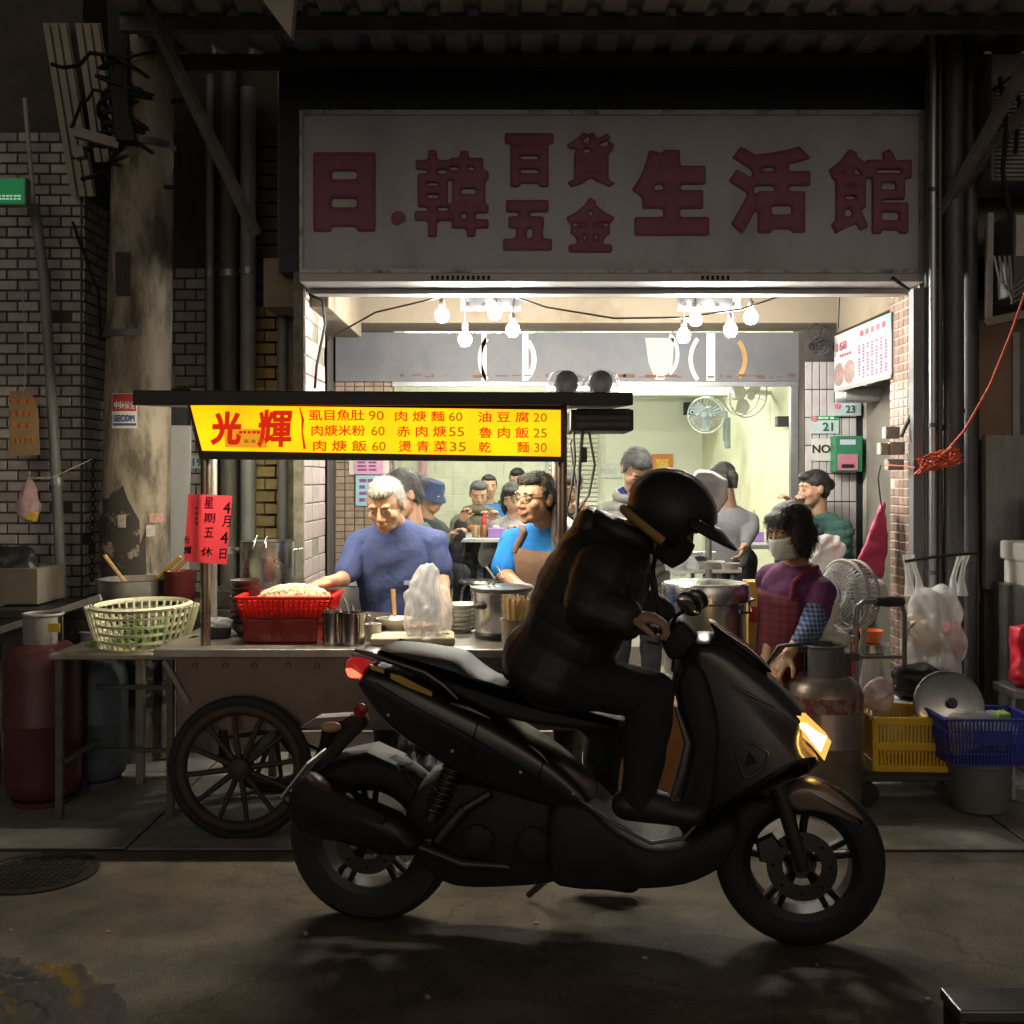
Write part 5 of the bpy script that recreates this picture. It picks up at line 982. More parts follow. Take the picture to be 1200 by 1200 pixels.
# standing fan
sf = thing('standing_fan', 'grey standing fan with round cage between woman and mosaic pillar', 'fan', (X(995, 5.35), 5.4, 0)); fc = W(989, 697, 5.3); ax = rot(-66, 0) @ Vector((0, -1, 0)); x_, y_, _ = basis(ax); fm = mat('fan_grey', (.42, .42, .4), .4, var=.1)
cg = MB().ring(fc, .172, .009, ax, 40, 6); cg.ring(fc - ax * .07, .168, .008, ax, 40, 6)
for k in range(48):
    a = k * math.pi / 24; d = x_ * math.cos(a) + y_ * math.sin(a); cg.tube([fc + ax * .06 + d * .05, fc + ax * .05 + d * .12, fc + d * .172, fc - ax * .07 + d * .168, fc - ax * .1 + d * .06], .0025, 4)
for q in (.08, .12, .155): cg.ring(fc + ax * .05 * (1.3 - q * 4), q, .0025, ax, 30, 4)
cg.build('cage', fm, sf)
for k in range(4):
    a = k * 1.571 + .3; d = x_ * math.cos(a) + y_ * math.sin(a); e = ax.cross(d); MB().add([fc - ax * .03 + d * .03 + e * .02, fc - ax * .02 + d * .1 + e * .08, fc - ax * .02 + d * .165 + e * .05, fc - ax * .06 + d * .165 - e * .04, fc - ax * .06 + d * .03 - e * .03], [(0, 1, 2, 3, 4)]).build('blade', mat('blade_grey', (.5, .52, .52), .35), sf)
MB().lathe(fc + ax * .055, [(.045, 0), (.045, .012), (.0, .02)], 20, ax).build('badge', fm, sf, smooth=40); MB().lathe(fc - ax * .1, [(.05, 0), (.075, -.03), (.07, -.12), (.03, -.15)], 20, ax, cap1=True).build('motor', mat('motor_cream', (.5, .48, .42), .5), sf, smooth=40)
MB().cyl(fc - ax * .16 + Vector((0, 0, -.05)), (X(995, 5.35), 5.45, .05), .014, n=10).build('pole', steeld, sf); MB().lathe((X(995, 5.35), 5.45, .022), [(.2, 0), (.2, .02), (.05, .04)], 28, cap1=True).build('base', mat('motor_cream', (.5, .48, .42), .5), sf, smooth=40)
# hand truck with cloth-wrapped grip
ht = thing('hand_truck', 'steel hand truck with black wrapped handle right of the fan', 'hand truck', (X(1020, 5.0), 5.0, 0)); hb_ = W(1003, 714, 4.95)
MB().tube([W(1003, 900, 4.95), W(1003, 730, 4.95), W(1004, 712, 4.95), W(1012, 705, 4.96), W(1056, 705, 5.15), W(1060, 720, 5.2), W(1060, 880, 5.2)], .012, 10).build('frame', mat('truck_grey', (.25, .25, .24), .4, metal=.6), ht, smooth=60)
MB().tube([W(1026, 705, 5.02), W(1040, 705, 5.08), W(1056, 705, 5.15)], [.02, .027, .024], 10).build('grip_wrap', tape, ht, smooth=60)
for y in (770, 850): MB().bar(W(1003, y, 4.95), W(1060, y, 5.2), .015, .015).build('crossbar', mat('truck_grey', (.25, .25, .24), .4), ht)
MB().box((X(1055, 5.0), 5.0, .16), (.62, .5, .03)).build('platform', mat('truck_black', (.03, .03, .032), .6), ht, bevel=.006)
for dx in (-.22, .26):
    for dy in (-.18, .18): MB().lathe((X(1055, 5) + dx, 5 + dy - .015, .075), [(.03, 0), (.055, .004), (.055, .028), (.03, .03)], 18, (0, 1, 0), cap1=True).build('caster', rub, ht, smooth=40)
MB().tube([W(999, 745, 4.93), W(999, 800, 4.93)], .01, 8).build('candy_stripe', mat('stripe_red', (.5, .1, .1), .5, col2=(.6, .58, .55), mix=(.48, .52), scale=12), ht)
# yellow crate, blue basket, bucket, lid, tub
ycr = mat('crate_yellow', (.72, .45, .015), .45, var=.1)
yc = basket('yellow_crate', 'yellow slatted plastic crate on the hand truck platform', 'crate', (X(1060, 4.95), 4.95, .178), .38, .3, .235, ycr, 22, 2, .95, thick=.008, rim=.024, rz=-.05)
for z_, h_ in ((.19, .03), (.29, .035), (.4, .022)): MB().box((X(1060, 4.95), 4.95 - .146 - (z_ - .19) * .035, z_), (.365 + (z_ - .19) * .05, .012, h_), Matrix.Rotation(-.05, 3, 'Z')).build('solid_band', ycr, yc, bevel=.003)
for z_, h_ in ((.2, .05), (.33, .09)): MB().box((X(1060, 4.95) - .186, 4.95, z_), (.012, .27, h_), Matrix.Rotation(-.05, 3, 'Z')).build('solid_band', ycr, yc, bevel=.003)
for sx in (-1, 1): MB().box((X(1060, 4.95) + sx * .182, 4.81 - sx * .009, .295), (.028, .022, .23)).build('corner_post', ycr, yc, bevel=.004)
blob(MB().ell((X(1050, 4.95), 4.95, .3), (.14, .11, .07)).ell((X(1075, 4.95), 4.9, .34), (.09, .08, .06)), 'bag_in_crate', film, None, .014, 1, fold=.03, fk=45, seed=31, label='crumpled clear plastic bags inside the yellow crate', cat='plastic bag')
ld_ = thing('loose_lid', 'round steel pot lid leaning between yellow crate and blue basket', 'lid', (X(1112, 4.88), 4.88, .4)); lc = W(1112, 826, 4.86); la = (-.15, -1, .35)
MB().lathe(lc, [(.148, 0), (.15, .006), (.13, .016), (.05, .03), (.0, .034)], 40, la).build('dome', steel, ld_, smooth=60); MB().lathe(lc, [(.152, -.006), (.156, 0), (.152, .008), (.146, .004)], 40, la, cap0=False).build('edge', steel, ld_, smooth=60); lx = Vector(la).normalized(); MB().lathe(lc + lx * .034, [(.012, 0), (.012, .02), (.025, .024), (.02, .036)], 16, la, cap1=True).build('knob', blk, ld_, smooth=40)
MB().lathe((X(1148, 4.78), 4.79, .022), [(.115, 0), (.125, .05), (.14, .2), (.146, .205), (.146, .225), (.135, .225), (.12, .03)], 36, cap1=True).build('bucket', mat('bucket_grey', (.13, .14, .13), .55, var=.1), smooth=40, label='dark grey plastic bucket under the blue basket', cat='bucket')
bk = basket('blue_basket', 'blue slatted plastic basket sitting on the grey bucket', 'basket', (X(1147, 4.76), 4.76, .25), .4, .28, .2, mat('basket_blue', (.03, .045, .3), .4, var=.1), 24, 4, .86, thick=.006, rim=.016, panel=(.45, .09, .155))
blob(MB().ell((X(1140, 4.76), 4.77, .37), (.14, .09, .07)).ell((X(1170, 4.76), 4.74, .4), (.06, .06, .06)), 'bag_in_basket', film, None, .012, 1, fold=.035, fk=50, seed=33, label='clear plastic packets filling the blue basket', cat='plastic bag')
MB().box((X(1168, 4.76), 4.72, .45), (.07, .05, .03), rot(20, 10)).build('green_sponge', mat('sponge_green', (.3, .42, .12), .8), bevel=.006, label='green sponge on top of the blue basket', cat='sponge')
MB().bx(X(1020, 5.15), X(1100, 5.15), 5.1, 5.32, .18, .42).build('foam_box', mat('foam', (.7, .7, .66), .7), bevel=.01, label='pale box behind the yellow crate', cat='box')
blob(MB().ell((X(1082, 5.2), 5.2, .5), (.17, .1, .09)).ell((X(1110, 5.2), 5.15, .47), (.1, .09, .08)), 'black_bag', mat('bag_black', (.02, .02, .022), .35), None, .012, 1, fold=.03, fk=40, seed=13, label='crumpled black bags behind the steel pot lid', cat='bag')
blob(MB().ell((X(1032, 5.05), 5.08, .47), (.07, .06, .07)), 'pink_white_bag', mat('bag_pinkwhite', (.65, .45, .48), .4, scale=20, col2=(.7, .68, .66), mix=(.45, .55), alpha=.8), None, .01, 1, fold=.03, fk=60, seed=14, label='crumpled pink and white bag above the yellow crate', cat='plastic bag')
# hanging clear bag
hb2 = thing('hanging_bag', 'big clear plastic bag full of rubbish hanging from the conduits', 'plastic bag', W(1093, 785, 5.35)); c = W(1093, 737, 5.35)
blob(MB().lathe(c, [(.06, -.21), (.2, -.19), (.225, -.12), (.21, 0), (.18, .1), (.15, .17), (.13, .2)], 26, cap1=True, sy=.55),
     'film', mat('bag_milky', (.88, .88, .87), .2, var=.05, bump=.8, bscale=24, alpha=.42, coat=.5, spec=.8, transl=.4), hb2, .01, 1, fold=.034, fk=46, fdir=(.9, .2, .2), seed=41)
for a0, a1 in ((-.12, -.13), (-.07, -.1), (.1, .15), (.14, .18)): MB().tube([c + Vector((a0, -.02, .17)), c + Vector((a0 * 1.02, 0, .25)), c + Vector(((a0 + a1) / 2, .015, .31)), c + Vector((a1, .02, .37))], [.03, .014, .011, .016], 7).build('handle', mat('bag_milky', (.88, .88, .87), .2), hb2, smooth=60)
gb = MB()
for k in range(16): gb.ell(c + Vector((random.uniform(-.12, .06), random.uniform(-.04, .04), random.uniform(-.13, .05))), random.uniform(.02, .045), n=8, k=6)
blob(gb, 'rubbish', mat('rubbish', (.6, .52, .42), .6, scale=16, col2=(.5, .28, .12), mix=(.55, .6)), hb2, .009, 1, fold=.03, fk=80)
gb = MB()
for k in range(6): gb.ell(c + Vector((random.uniform(.06, .13), random.uniform(-.05, .03), random.uniform(-.12, .02))), random.uniform(.025, .045), n=8, k=6)
blob(gb, 'red_packet', mat('rubbish_red', (.5, .06, .1), .5, var=.3), hb2, .009, 1, fold=.02, fk=80)
MB().tube([W(1060, 658, 5.36), W(1100, 652, 5.34), W(1145, 648, 5.36)], .008, 8).build('hanging_rod', blk, label='black rod across the conduits that the clear bag hangs from', cat='rod')
# white lunch bag above the cylinder, woman's work bits
blob(MB().ell(W(968, 752, 4.95), (.11, .07, .06)).cap(W(962, 745, 4.95), W(975, 712, 4.95), .05, .02), 'paper_bag', mat('bag_cream', (.66, .64, .56), .5, scale=14, var=.1, bump=.4), None, .01, 1, fold=.026, fk=50, seed=51, label='crumpled cream plastic bag with faint blue print above the gas cylinder', cat='plastic bag')
MB().bx(X(940, 5.0), X(1000, 5.0), 4.9, 5.15, .66, .69).build('shelf_board', mat('shelf_dark', (.05, .05, .05), .5), bevel=.004, label='dark shelf board under the cream bag behind the gas cylinder', cat='shelf')
MB().bx(X(944, 5.0), X(996, 5.0), 4.93, 5.12, .022, .66).build('shelf_box', mat('shelf_dark', (.05, .05, .05), .5), label='dark cabinet behind the grey gas cylinder', cat='cabinet')
t = thing('orange_tub', 'bright orange plastic tub beside the hand truck', 'tub', W(1020, 760, 5.5)); MB().lathe(W(1021, 752, 5.5), [(.045, 0), (.06, .06), (.055, .06), (.04, .01)], 18, cap1=True).build('tub', orb, t, smooth=40); MB().lathe(W(1021, 752, 5.5) + Vector((0, 0, -.05)), [(.09, 0), (.1, .045)], 20, cap1=True).build('dish', steel, t, smooth=40)
MB().cyl((X(1021, 5.5), 5.5, .12), W(1021, 766, 5.5), .06, n=16).build('drum', mat('motor_cream', (.5, .48, .42), .5), label='cream drum under the orange tub beside the pillar', cat='drum')
blob(MB().ell(W(962, 642, 6.3), (.13, .08, .09)).ell(W(955, 655, 6.3), (.1, .08, .09)), 'trash_bag', mat('bag_film2', (.75, .78, .76), .3, alpha=.7, bump=.5, bscale=40), None, .012, 1, fold=.03, fk=45, seed=61, label='white plastic bin bag behind the masked woman', cat='plastic bag')
MB().lathe((X(960, 6.3), 6.3, .12), [(.1, 0), (.13, .8), (.135, .81)], 20, cap1=True).build('bin', mat('bin_blue', (.4, .5, .52), .5), label='pale bin under the white plastic bin bag', cat='bin', smooth=40)
# red jacket hanging in the passage
jk = MB().pillow([(1036, 588), (1028, 600), (1016, 632), (1004, 660), (1016, 671), (1034, 676), (1040, 640)], [(0, .02), (.04, 0), (.1, .0), (.14, .02)], lambda u, w, v: W(u, w, 6.15 - v))
blob(jk, 'red_jacket', mat('jacket_red', (.42, .03, .1), .5, var=.15), None, .011, 3, fold=.012, fk=50, seed=71, label='dark pink padded jacket hanging in the passage by the pillar', cat='jacket')
# steel cabinet, foam box and red bag at right edge
cbn = thing('steel_cabinet', 'tall scratched stainless cabinet at the right edge', 'cabinet', (2.75, 5.3, 0)); MB().bx(2.57, 3.27, 5.2, 5.7, .022, Z(692, 5.2)).build('body', steeld, cbn, bevel=.008)
MB().bx(2.59, 3.25, 5.188, 5.198, .06, Z(700, 5.19)).build('door', mat('cab_steel', (.48, .48, .47), .3, metal=.85, var=.15, bump=.04), cbn, bevel=.004); MB().bx(2.62, 2.635, 5.17, 5.19, Z(790, 5.18), Z(720, 5.18)).build('handle', steel, cbn, bevel=.003)
MB().bx(X(1155, 5.75), X(1200, 5.75), 5.74, 5.8, .9, Z(510, 5.75)).build('grey_sheet', mat('sheet_grey', (.3, .3, .29), .5, metal=.3, var=.2, stretch=(5, 5, .7)), label='tall grey metal sheet standing behind the steel cabinet', cat='metal sheet')
fbx = thing('foam_cooler', 'white foam cooler box on the steel cabinet at right edge', 'box', (X(1230, 5.3), 5.35, Z(692, 5.2))); MB().bx(2.58, 3.1, 5.25, 5.6, Z(692, 5.2), Z(661, 5.25)).build('body', mat('foam', (.7, .7, .66), .7), fbx, bevel=.01); MB().bx(2.565, 3.115, 5.235, 5.615, Z(661, 5.25), Z(638, 5.25)).build('lid', mat('foam', (.7, .7, .66), .7), fbx, bevel=.012)
MB().bx(2.7, 3.0, 5.35, 5.55, Z(637, 5.25) + .002, Z(580, 5.4)).build('white_carton', whp, bevel=.006, label='white carton standing on the foam cooler at right edge', cat='carton')
blob(MB().bx(X(1190, 4.9), X(1230, 4.9), 4.86, 4.98, Z(800, 4.9), Z(735, 4.9)).ell(W(1200, 790, 4.9), (.07, .07, .06)), 'red_bag', mat('bag_red', (.6, .015, .04), .4, bump=.3), None, .01, 2, fold=.012, fk=50, seed=81, label='bright red carrier bag at the right edge', cat='bag')
MB().bx(X(1180, 4.9), X(1260, 4.9), 4.82, 5.05, .5, Z(805, 4.9)).build('side_shelf', steeld, label='low steel shelf under the red bag at right edge', cat='shelf', bevel=.005)
for nm in (0, 1): MB().bx(X(1186 + nm * 60, 4.9), X(1190 + nm * 60, 4.9), 4.9, 4.93, .022, .5).build('shelf_leg', steeld, COL.objects['side_shelf'])
# ---- foreground rock and barrier
def rock():
    mb = MB(); c = np.array((-1.15, 2.2, .1)); mb.ell((0, 0, 0), 1, n=130, k=84); u = np.array(mb.v); rg = np.random.RandomState(5); r = np.full(len(u), .62)
    for n, p in (((.02, -.06, 1), (-1., 2.36, .432)), ((0, 1, .05), (-1, 2.37, .4)), ((.6, -.42, .62), (-.968, 2.35, .435)), ((.92, -.1, .2), (-.84, 2.3, .29)), ((.1, -1, .25), (-1.1, 2.02, .3)), ((-1, 0, .2), (-1.55, 2.2, .2)), ((.3, -.8, .55), (-1.1, 2.12, .36))):
        n = np.array(n) / np.linalg.norm(n); d = (np.array(p) - c) @ n; q = u @ n; r = np.where(q > 1e-3, np.minimum(r, d / np.maximum(q, 1e-3)), r)
    for s, a in ((9, .009), (21, .007), (45, .005), (90, .0025)):
        r = r + a * np.sin(u @ rg.normal(size=3) * s + 2 * np.sin(u @ rg.normal(size=3) * s * .7)) * np.sin(u @ rg.normal(size=3) * s * .8 + 1)
    mb.v = [tuple(p) for p in c + u * r[:, None]]; mb.v = [(x, y, max(z, .0)) for x, y, z in mb.v]; return mb
rock().build('rock', mat('rock', (.3, .285, .26), .85, var=.3, scale=4, bump=1., bscale=22, col2=(.62, .45, .1), mix=(.5, .55)), smooth=28, label='rough grey rock with yellow paint remains in the left foreground', cat='rock')
bt_ = thing('barrier', 'dark metal barrier end with yellow stripe in the right foreground', 'barrier', (X(1160, 2.25), 2.25, 0)); zb = .4; xb = X(1111, 2.26)
MB().bx(xb, xb + .5, 2.2, 2.305, zb - .025, zb).build('top_plate', mat('barrier_steel', (.2, .2, .2), .3, metal=.8, var=.2), bt_, bevel=.004); MB().bx(xb + .006, xb + .49, 2.21, 2.3, .02, zb - .025).build('body', mat('barrier_black', (.02, .02, .022), .4), bt_)
MB().bx(xb + .004, xb + .016, 2.203, 2.21, .05, zb - .03).build('yellow_stripe', mat('barrier_yellow', (.5, .5, .03), .5), bt_)
for dx in (.06, .42): MB().bx(xb + dx, xb + dx + .04, 2.22, 2.29, 0, .02).build('foot', rub, bt_)
# ================================================================ people
SKIN = {}
def skin(k=1.0): return mat('skin%.2f' % k, (.5 * k, .3 * k, .2 * k), .5, var=.1, scale=18, bump=.1, bscale=120, sub=.0, spec=.4)
lipm = mat('lip', (.36, .13, .1), .45); brow = mat('brow_dark', (.03, .024, .02), .8); eyew = mat('eye_white', (.55, .52, .48), .3); iris = mat('iris', (.02, .012, .01), .15)
RINGS = ((-.14, .13, .1), (-.06, .165, .12), (.05, .172, .128), (.25, .158, .122), (.45, .162, .124), (.62, .176, .13), (.76, .182, .124), (.86, .155, .105), (.94, .108, .088), (1.0, .06, .06), (1.04, .045, .045))
class Torso:
    def __init__(s, hip, neck, yaw, bw=1., bd=1., belly=0.):
        s.h = Vector(hip); s.n = Vector(neck); s.z = (s.n - s.h).normalized(); x = rot(yaw) @ Vector((1, 0, 0)); s.x = (x - s.z * x.dot(s.z)).normalized(); s.y = s.z.cross(s.x); s.bw = bw; s.bd = bd; s.belly = belly; s.L = (s.n - s.h).length
    def wd(s, t):
        for a, b in zip(RINGS, RINGS[1:]):
            if a[0] <= t <= b[0]:
                k = (t - a[0]) / (b[0] - a[0]); return (a[1] + (b[1] - a[1]) * k) * s.bw, (a[2] + (b[2] - a[2]) * k) * s.bd * (1 + s.belly * math.exp(-((t - .3) / .25) ** 2))
        return RINGS[-1][1] * s.bw, RINGS[-1][2] * s.bd
    def pt(s, t, th, e=0.):
        w, d = s.wd(t); return s.h + s.z * (t * s.L) + s.x * (w + e) * math.sin(th) - s.y * (d + e) * math.cos(th)
    def loft(s, mb, e=0., t0=-.14, t1=1.04, n=24, k=16):
        ts = [t0 + (t1 - t0) * i / k for i in range(k + 1)]; vs = [s.pt(t, 2 * math.pi * j / n, e) for t in ts for j in range(n)]
        mb.add(vs, [(i * n + j, i * n + (j + 1) % n, (i + 1) * n + (j + 1) % n, (i + 1) * n + j) for i in range(k) for j in range(n)] + [tuple(range(n - 1, -1, -1)), tuple(k * n + j for j in range(n))]); return mb
    def shoulder(s, sd, sw=.165): return s.n - s.z * .118 + s.x * sd * sw * s.bw
    def panel(s, t0, t1, a0, a1, e, name, m, parent, taper=None, thick=.004, n=18, k=14, fold=.004):
        vs = []
        for i in range(k + 1):
            v = i / k; t = t0 + (t1 - t0) * v; q = taper(v) if taper else 1
            for j in range(n + 1): a = R(a0 + (a1 - a0) * j / n) * q; vs.append(s.pt(t, a, e + fold * math.sin(j * 1.3 + 2 * v) * (1 - v)))
        mb = MB().add(vs, [(i * (n + 1) + j, i * (n + 1) + j + 1, (i + 1) * (n + 1) + j + 1, (i + 1) * (n + 1) + j) for i in range(k) for j in range(n)])
        o = mb.build(name, m, parent, smooth=180); sm = o.modifiers.new('t', 'SOLIDIFY'); sm.thickness = thick; sm.offset = 1; return o
def hand(mb, wr, d, n, s=1., curl=25, side=1, spread=.0):
    """palm, four fingers and a thumb; d = pointing, n = palm side the fingers curl to"""
    wr = Vector(wr); d = Vector(d).normalized(); n = Vector(n); n = (n - d * n.dot(d)).normalized(); sd = d.cross(n) * side
    M_ = Matrix((sd, n, d)).transposed()
    mb.ell(wr + d * .05 * s, (.041 * s, .019 * s, .056 * s), M_, 14, 10); mb.cap(wr - d * .02 * s, wr + d * .03 * s, .027 * s, .028 * s)
    for k, (o, L) in enumerate(((-.03, .072), (-.01, .082), (.011, .076), (.03, .058))):
        p = wr + (d * (.094 - abs(o) * .25) + sd * o) * s; f = d + sd * o * spread * 8; a = 0; r = .0092 * s
        for q in range(3):
            a += curl * (.7 if q == 0 else 1.1); dr = (f * math.cos(R(a)) + n * math.sin(R(a))).normalized(); e = p + dr * L * s * (.45, .3, .25)[q]; mb.cap(p, e, r, r * .92, 10); p = e; r *= .92
    p = wr + (d * .03 - sd * .03) * s; q = p + (d * .6 - sd * .75 + n * .25).normalized() * .045 * s; e = q + (d * .85 - sd * .2 + n * (.3 + curl * .008)).normalized() * .034 * s
    mb.cap(p, q, .0125 * s, .011 * s, 10); mb.cap(q, e, .011 * s, .009 * s, 10)
def head_prims(mb, P, s):
    I = P.M; E = lambda c, r, n=18, k=12: mb.ell(P(*c), (r[0] * 1.07 * s, r[1] * s, r[2] * s), I, n, k)
    E((0, .012, .03), (.076, .094, .088)); E((0, -.018, -.03), (.063, .07, .083)); E((0, -.04, -.082), (.045, .043, .03)); E((0, -.064, -.098), (.02, .02, .015))
    for sx in (-1, 1):
        E((sx * .04, -.052, -.025), (.024, .026, .026)); E((sx * .028, -.076, .028), (.024, .012, .009)); E((sx * .076, .012, -.005), (.009, .019, .031)); E((sx * .011, -.092, -.034), (.0095, .011, .008))
        E((sx * .03, -.074, .004), (.017, .012, .011))
    mb.cap(P(0, -.078, .018), P(0, -.1, -.026), .008 * s, .0135 * s); E((0, -.082, -.058), (.026, .013, .011)); E((0, -.081, -.07), (.02, .013, .009))
class HP:
    def __init__(s, c, M_, k): s.c = Vector(c); s.M = M_; s.k = k
    def __call__(s, x, y, z): return s.c + s.M @ Vector((x * 1.07, y, z)) * s.k
def face_parts(root, P, s, hairm, mask=None, glasses=None, closed=.5, browm=None):
    for sx in (-1, 1):
        MB().ell(P(sx * .03, -.0835, .0035), (.0135 * s, .005 * s, .0045 * s * closed * 2), P.M, 12, 8).build('eye', eyew, root, smooth=180)
        MB().ell(P(sx * .03 - .001, -.0865, .0025), (.0062 * s, .0032 * s, .0052 * s * min(1, closed * 2)), P.M, 10, 8).build('pupil', iris, root, smooth=180)
        MB().tube([P(sx * .0165, -.0835, .007), P(sx * .03, -.0885, .0095 - .003 * (closed < .4)), P(sx * .0435, -.0815, .006)], [.0012 * s, .002 * s, .0012 * s], 6).build('eyelid', brow, root)
        MB().tube([P(sx * .013, -.087, .027), P(sx * .028, -.0885, .032), P(sx * .047, -.075, .027)], [.003 * s, .004 * s, .0015 * s], 6).build('eyebrow', browm or brow, root)
    if not mask:
        MB().tube([P(-.023, -.083, -.064), P(-.008, -.0945, -.0615), P(0, -.0935, -.0625), P(.008, -.0945, -.0615), P(.023, -.083, -.064)], [.002 * s, .0052 * s, .0045 * s, .0052 * s, .002 * s], 8).build('upper_lip', lipm, root, smooth=60)
        MB().tube([P(-.018, -.084, -.067), P(0, -.0935, -.071), P(.018, -.084, -.067)], [.002 * s, .0055 * s, .002 * s], 8).build('lower_lip', lipm, root, smooth=60)
    if glasses:
        gl = MB()
        for sx in (-1, 1):
            c = [P(sx * (.031 + .024 * math.cos(a) * (1.02)), -.1 + .004 * math.cos(a), .0 + .0165 * math.copysign(abs(math.sin(a)) ** .7, math.sin(a))) for a in [k * math.pi / 10 for k in range(20)]]
            gl.tube(c, .0018 * s, 6, closed=True); gl.tube([P(sx * .055, -.098, .008), P(sx * .074, -.05, .01), P(sx * .08, .01, .008)], .002 * s, 6)
        gl.tube([P(-.008, -.102, .003), P(0, -.104, .006), P(.008, -.102, .003)], .0016 * s, 6); gl.build('glasses', mat('glasses', (.02, .018, .016), .3), root, smooth=60)
    if mask:
        mk_ = MB(); n = 12; kk = 8; vs = []
        for i in range(kk + 1):
            z = -.005 - .1 * i / kk
            for j in range(n + 1):
                a = R(-78 + 156 * j / n); bul = 1 + .12 * math.cos(a) * math.sin(math.pi * i / kk) ; vs.append(P(.07 * math.sin(a) * (1 - .25 * (i / kk) ** 2), -.098 * math.cos(a) * bul * (1 - .1 * (i / kk) ** 2) - .008 * math.cos(a) ** 6, z))
        mk_.add(vs, [(i * (n + 1) + j, i * (n + 1) + j + 1, (i + 1) * (n + 1) + j + 1, (i + 1) * (n + 1) + j) for i in range(kk) for j in range(n)]); o = mk_.build('mask', mask, root, smooth=180); q = o.modifiers.new('t', 'SOLIDIFY'); q.thickness = .003
        for sx in (-1, 1): MB().tube([P(sx * .066, -.02, -.02), P(sx * .078, .02, .0), P(sx * .08, .034, -.01)], .0015 * s, 5).build('mask_strap', mask, root)
strand = {'crew': 3500, 'short': 3000, 'bob': 3500, 'pony': 2500, 'bun': 2500, 'long': 2500}
def hair(root, P, s, style, m, vox, seed=0):
    mb = MB(); E = lambda c, r: mb.ell(P(*c), (r[0] * 1.07 * s, r[1] * s, r[2] * s), P.M, 18, 12)
    if style in ('short', 'crew', 'back'):
        E((0, .022, .045), (.0785, .092, .08)); E((0, .05, .01), (.076, .066, .083)); E((0, -.034, .084), (.058, .048, .032))
        for sx in (-1, 1): E((sx * .068, .004, .03), (.013, .033, .032))
        if style == 'short': E((0, -.03, .1), (.062, .055, .03))
    if style == 'bob':
        E((0, .02, .05), (.09, .1, .085)); E((0, -.05, .075), (.07, .038, .034)); E((0, .04, -.02), (.09, .085, .085))
        for sx in (-1, 1): E((sx * .075, -.005, -.02), (.024, .055, .075))
    if style == 'long':
        E((0, .02, .05), (.09, .1, .082)); E((0, -.05, .085), (.065, .045, .028)); E((0, .045, -.06), (.088, .07, .13))
        for sx in (-1, 1): E((sx * .078, -.015, -.05), (.024, .045, .11))
    if style in ('pony', 'bun'):
        E((0, .02, .045), (.083, .099, .083)); E((0, .05, .0), (.075, .06, .08)); E((0, -.04, .085), (.06, .05, .032))
        if style == 'pony':
            mb.cap(P(.0, .1, .03), P(.01, .15, -.02), .03 * s, .034 * s); mb.cap(P(.01, .15, -.02), P(.01, .145, -.09), .034 * s, .016 * s)
        else: E((0, .115, .02), (.042, .036, .042))
    o = blob(mb, 'hair', m, root, vox, 3, fold=.0026 * s, fk=210, fdir=(P.M @ Vector((1, 0, 0))), seed=seed)
    ns = strand.get(style, 0) if vox < .0062 else 0
    if ns:
        me = o.data; o0 = ORI[root]; cr = P(0, .045, .135) - o0; rg = random.Random(seed); L0 = {'crew': .011, 'short': .02, 'bob': .04, 'pony': .04, 'bun': .035, 'long': .05}[style] * s; st = MB(); V = me.vertices; down = P.M @ Vector((0, 0, -1))
        for q in range(ns):
            v = V[rg.randrange(len(V))]; n_ = v.normal; d = (v.co - cr); d = d - n_ * d.dot(n_); d = d.normalized() if d.length > 1e-4 else down
            if style in ('bob', 'long'): d = (d * .5 + down).normalized()
            d = (d + Vector((rg.gauss(0, .22), rg.gauss(0, .22), rg.gauss(0, .22)))).normalized(); L_ = L0 * rg.uniform(.6, 1.3); w_ = d.cross(n_).normalized() * .0011 * s; up_ = .55 if style == 'crew' else .16
            p0 = v.co + o0; p1 = p0 + d * L_ * .5 + n_ * L_ * up_ * .7; p2 = p0 + d * L_ + n_ * L_ * up_; st.add([p0 - w_, p0 + w_, p1 + w_, p1 - w_, p2], [(0, 1, 2, 3), (3, 2, 4)])
        tag(st.build('strands', m, o), kind='stuff')
    return o
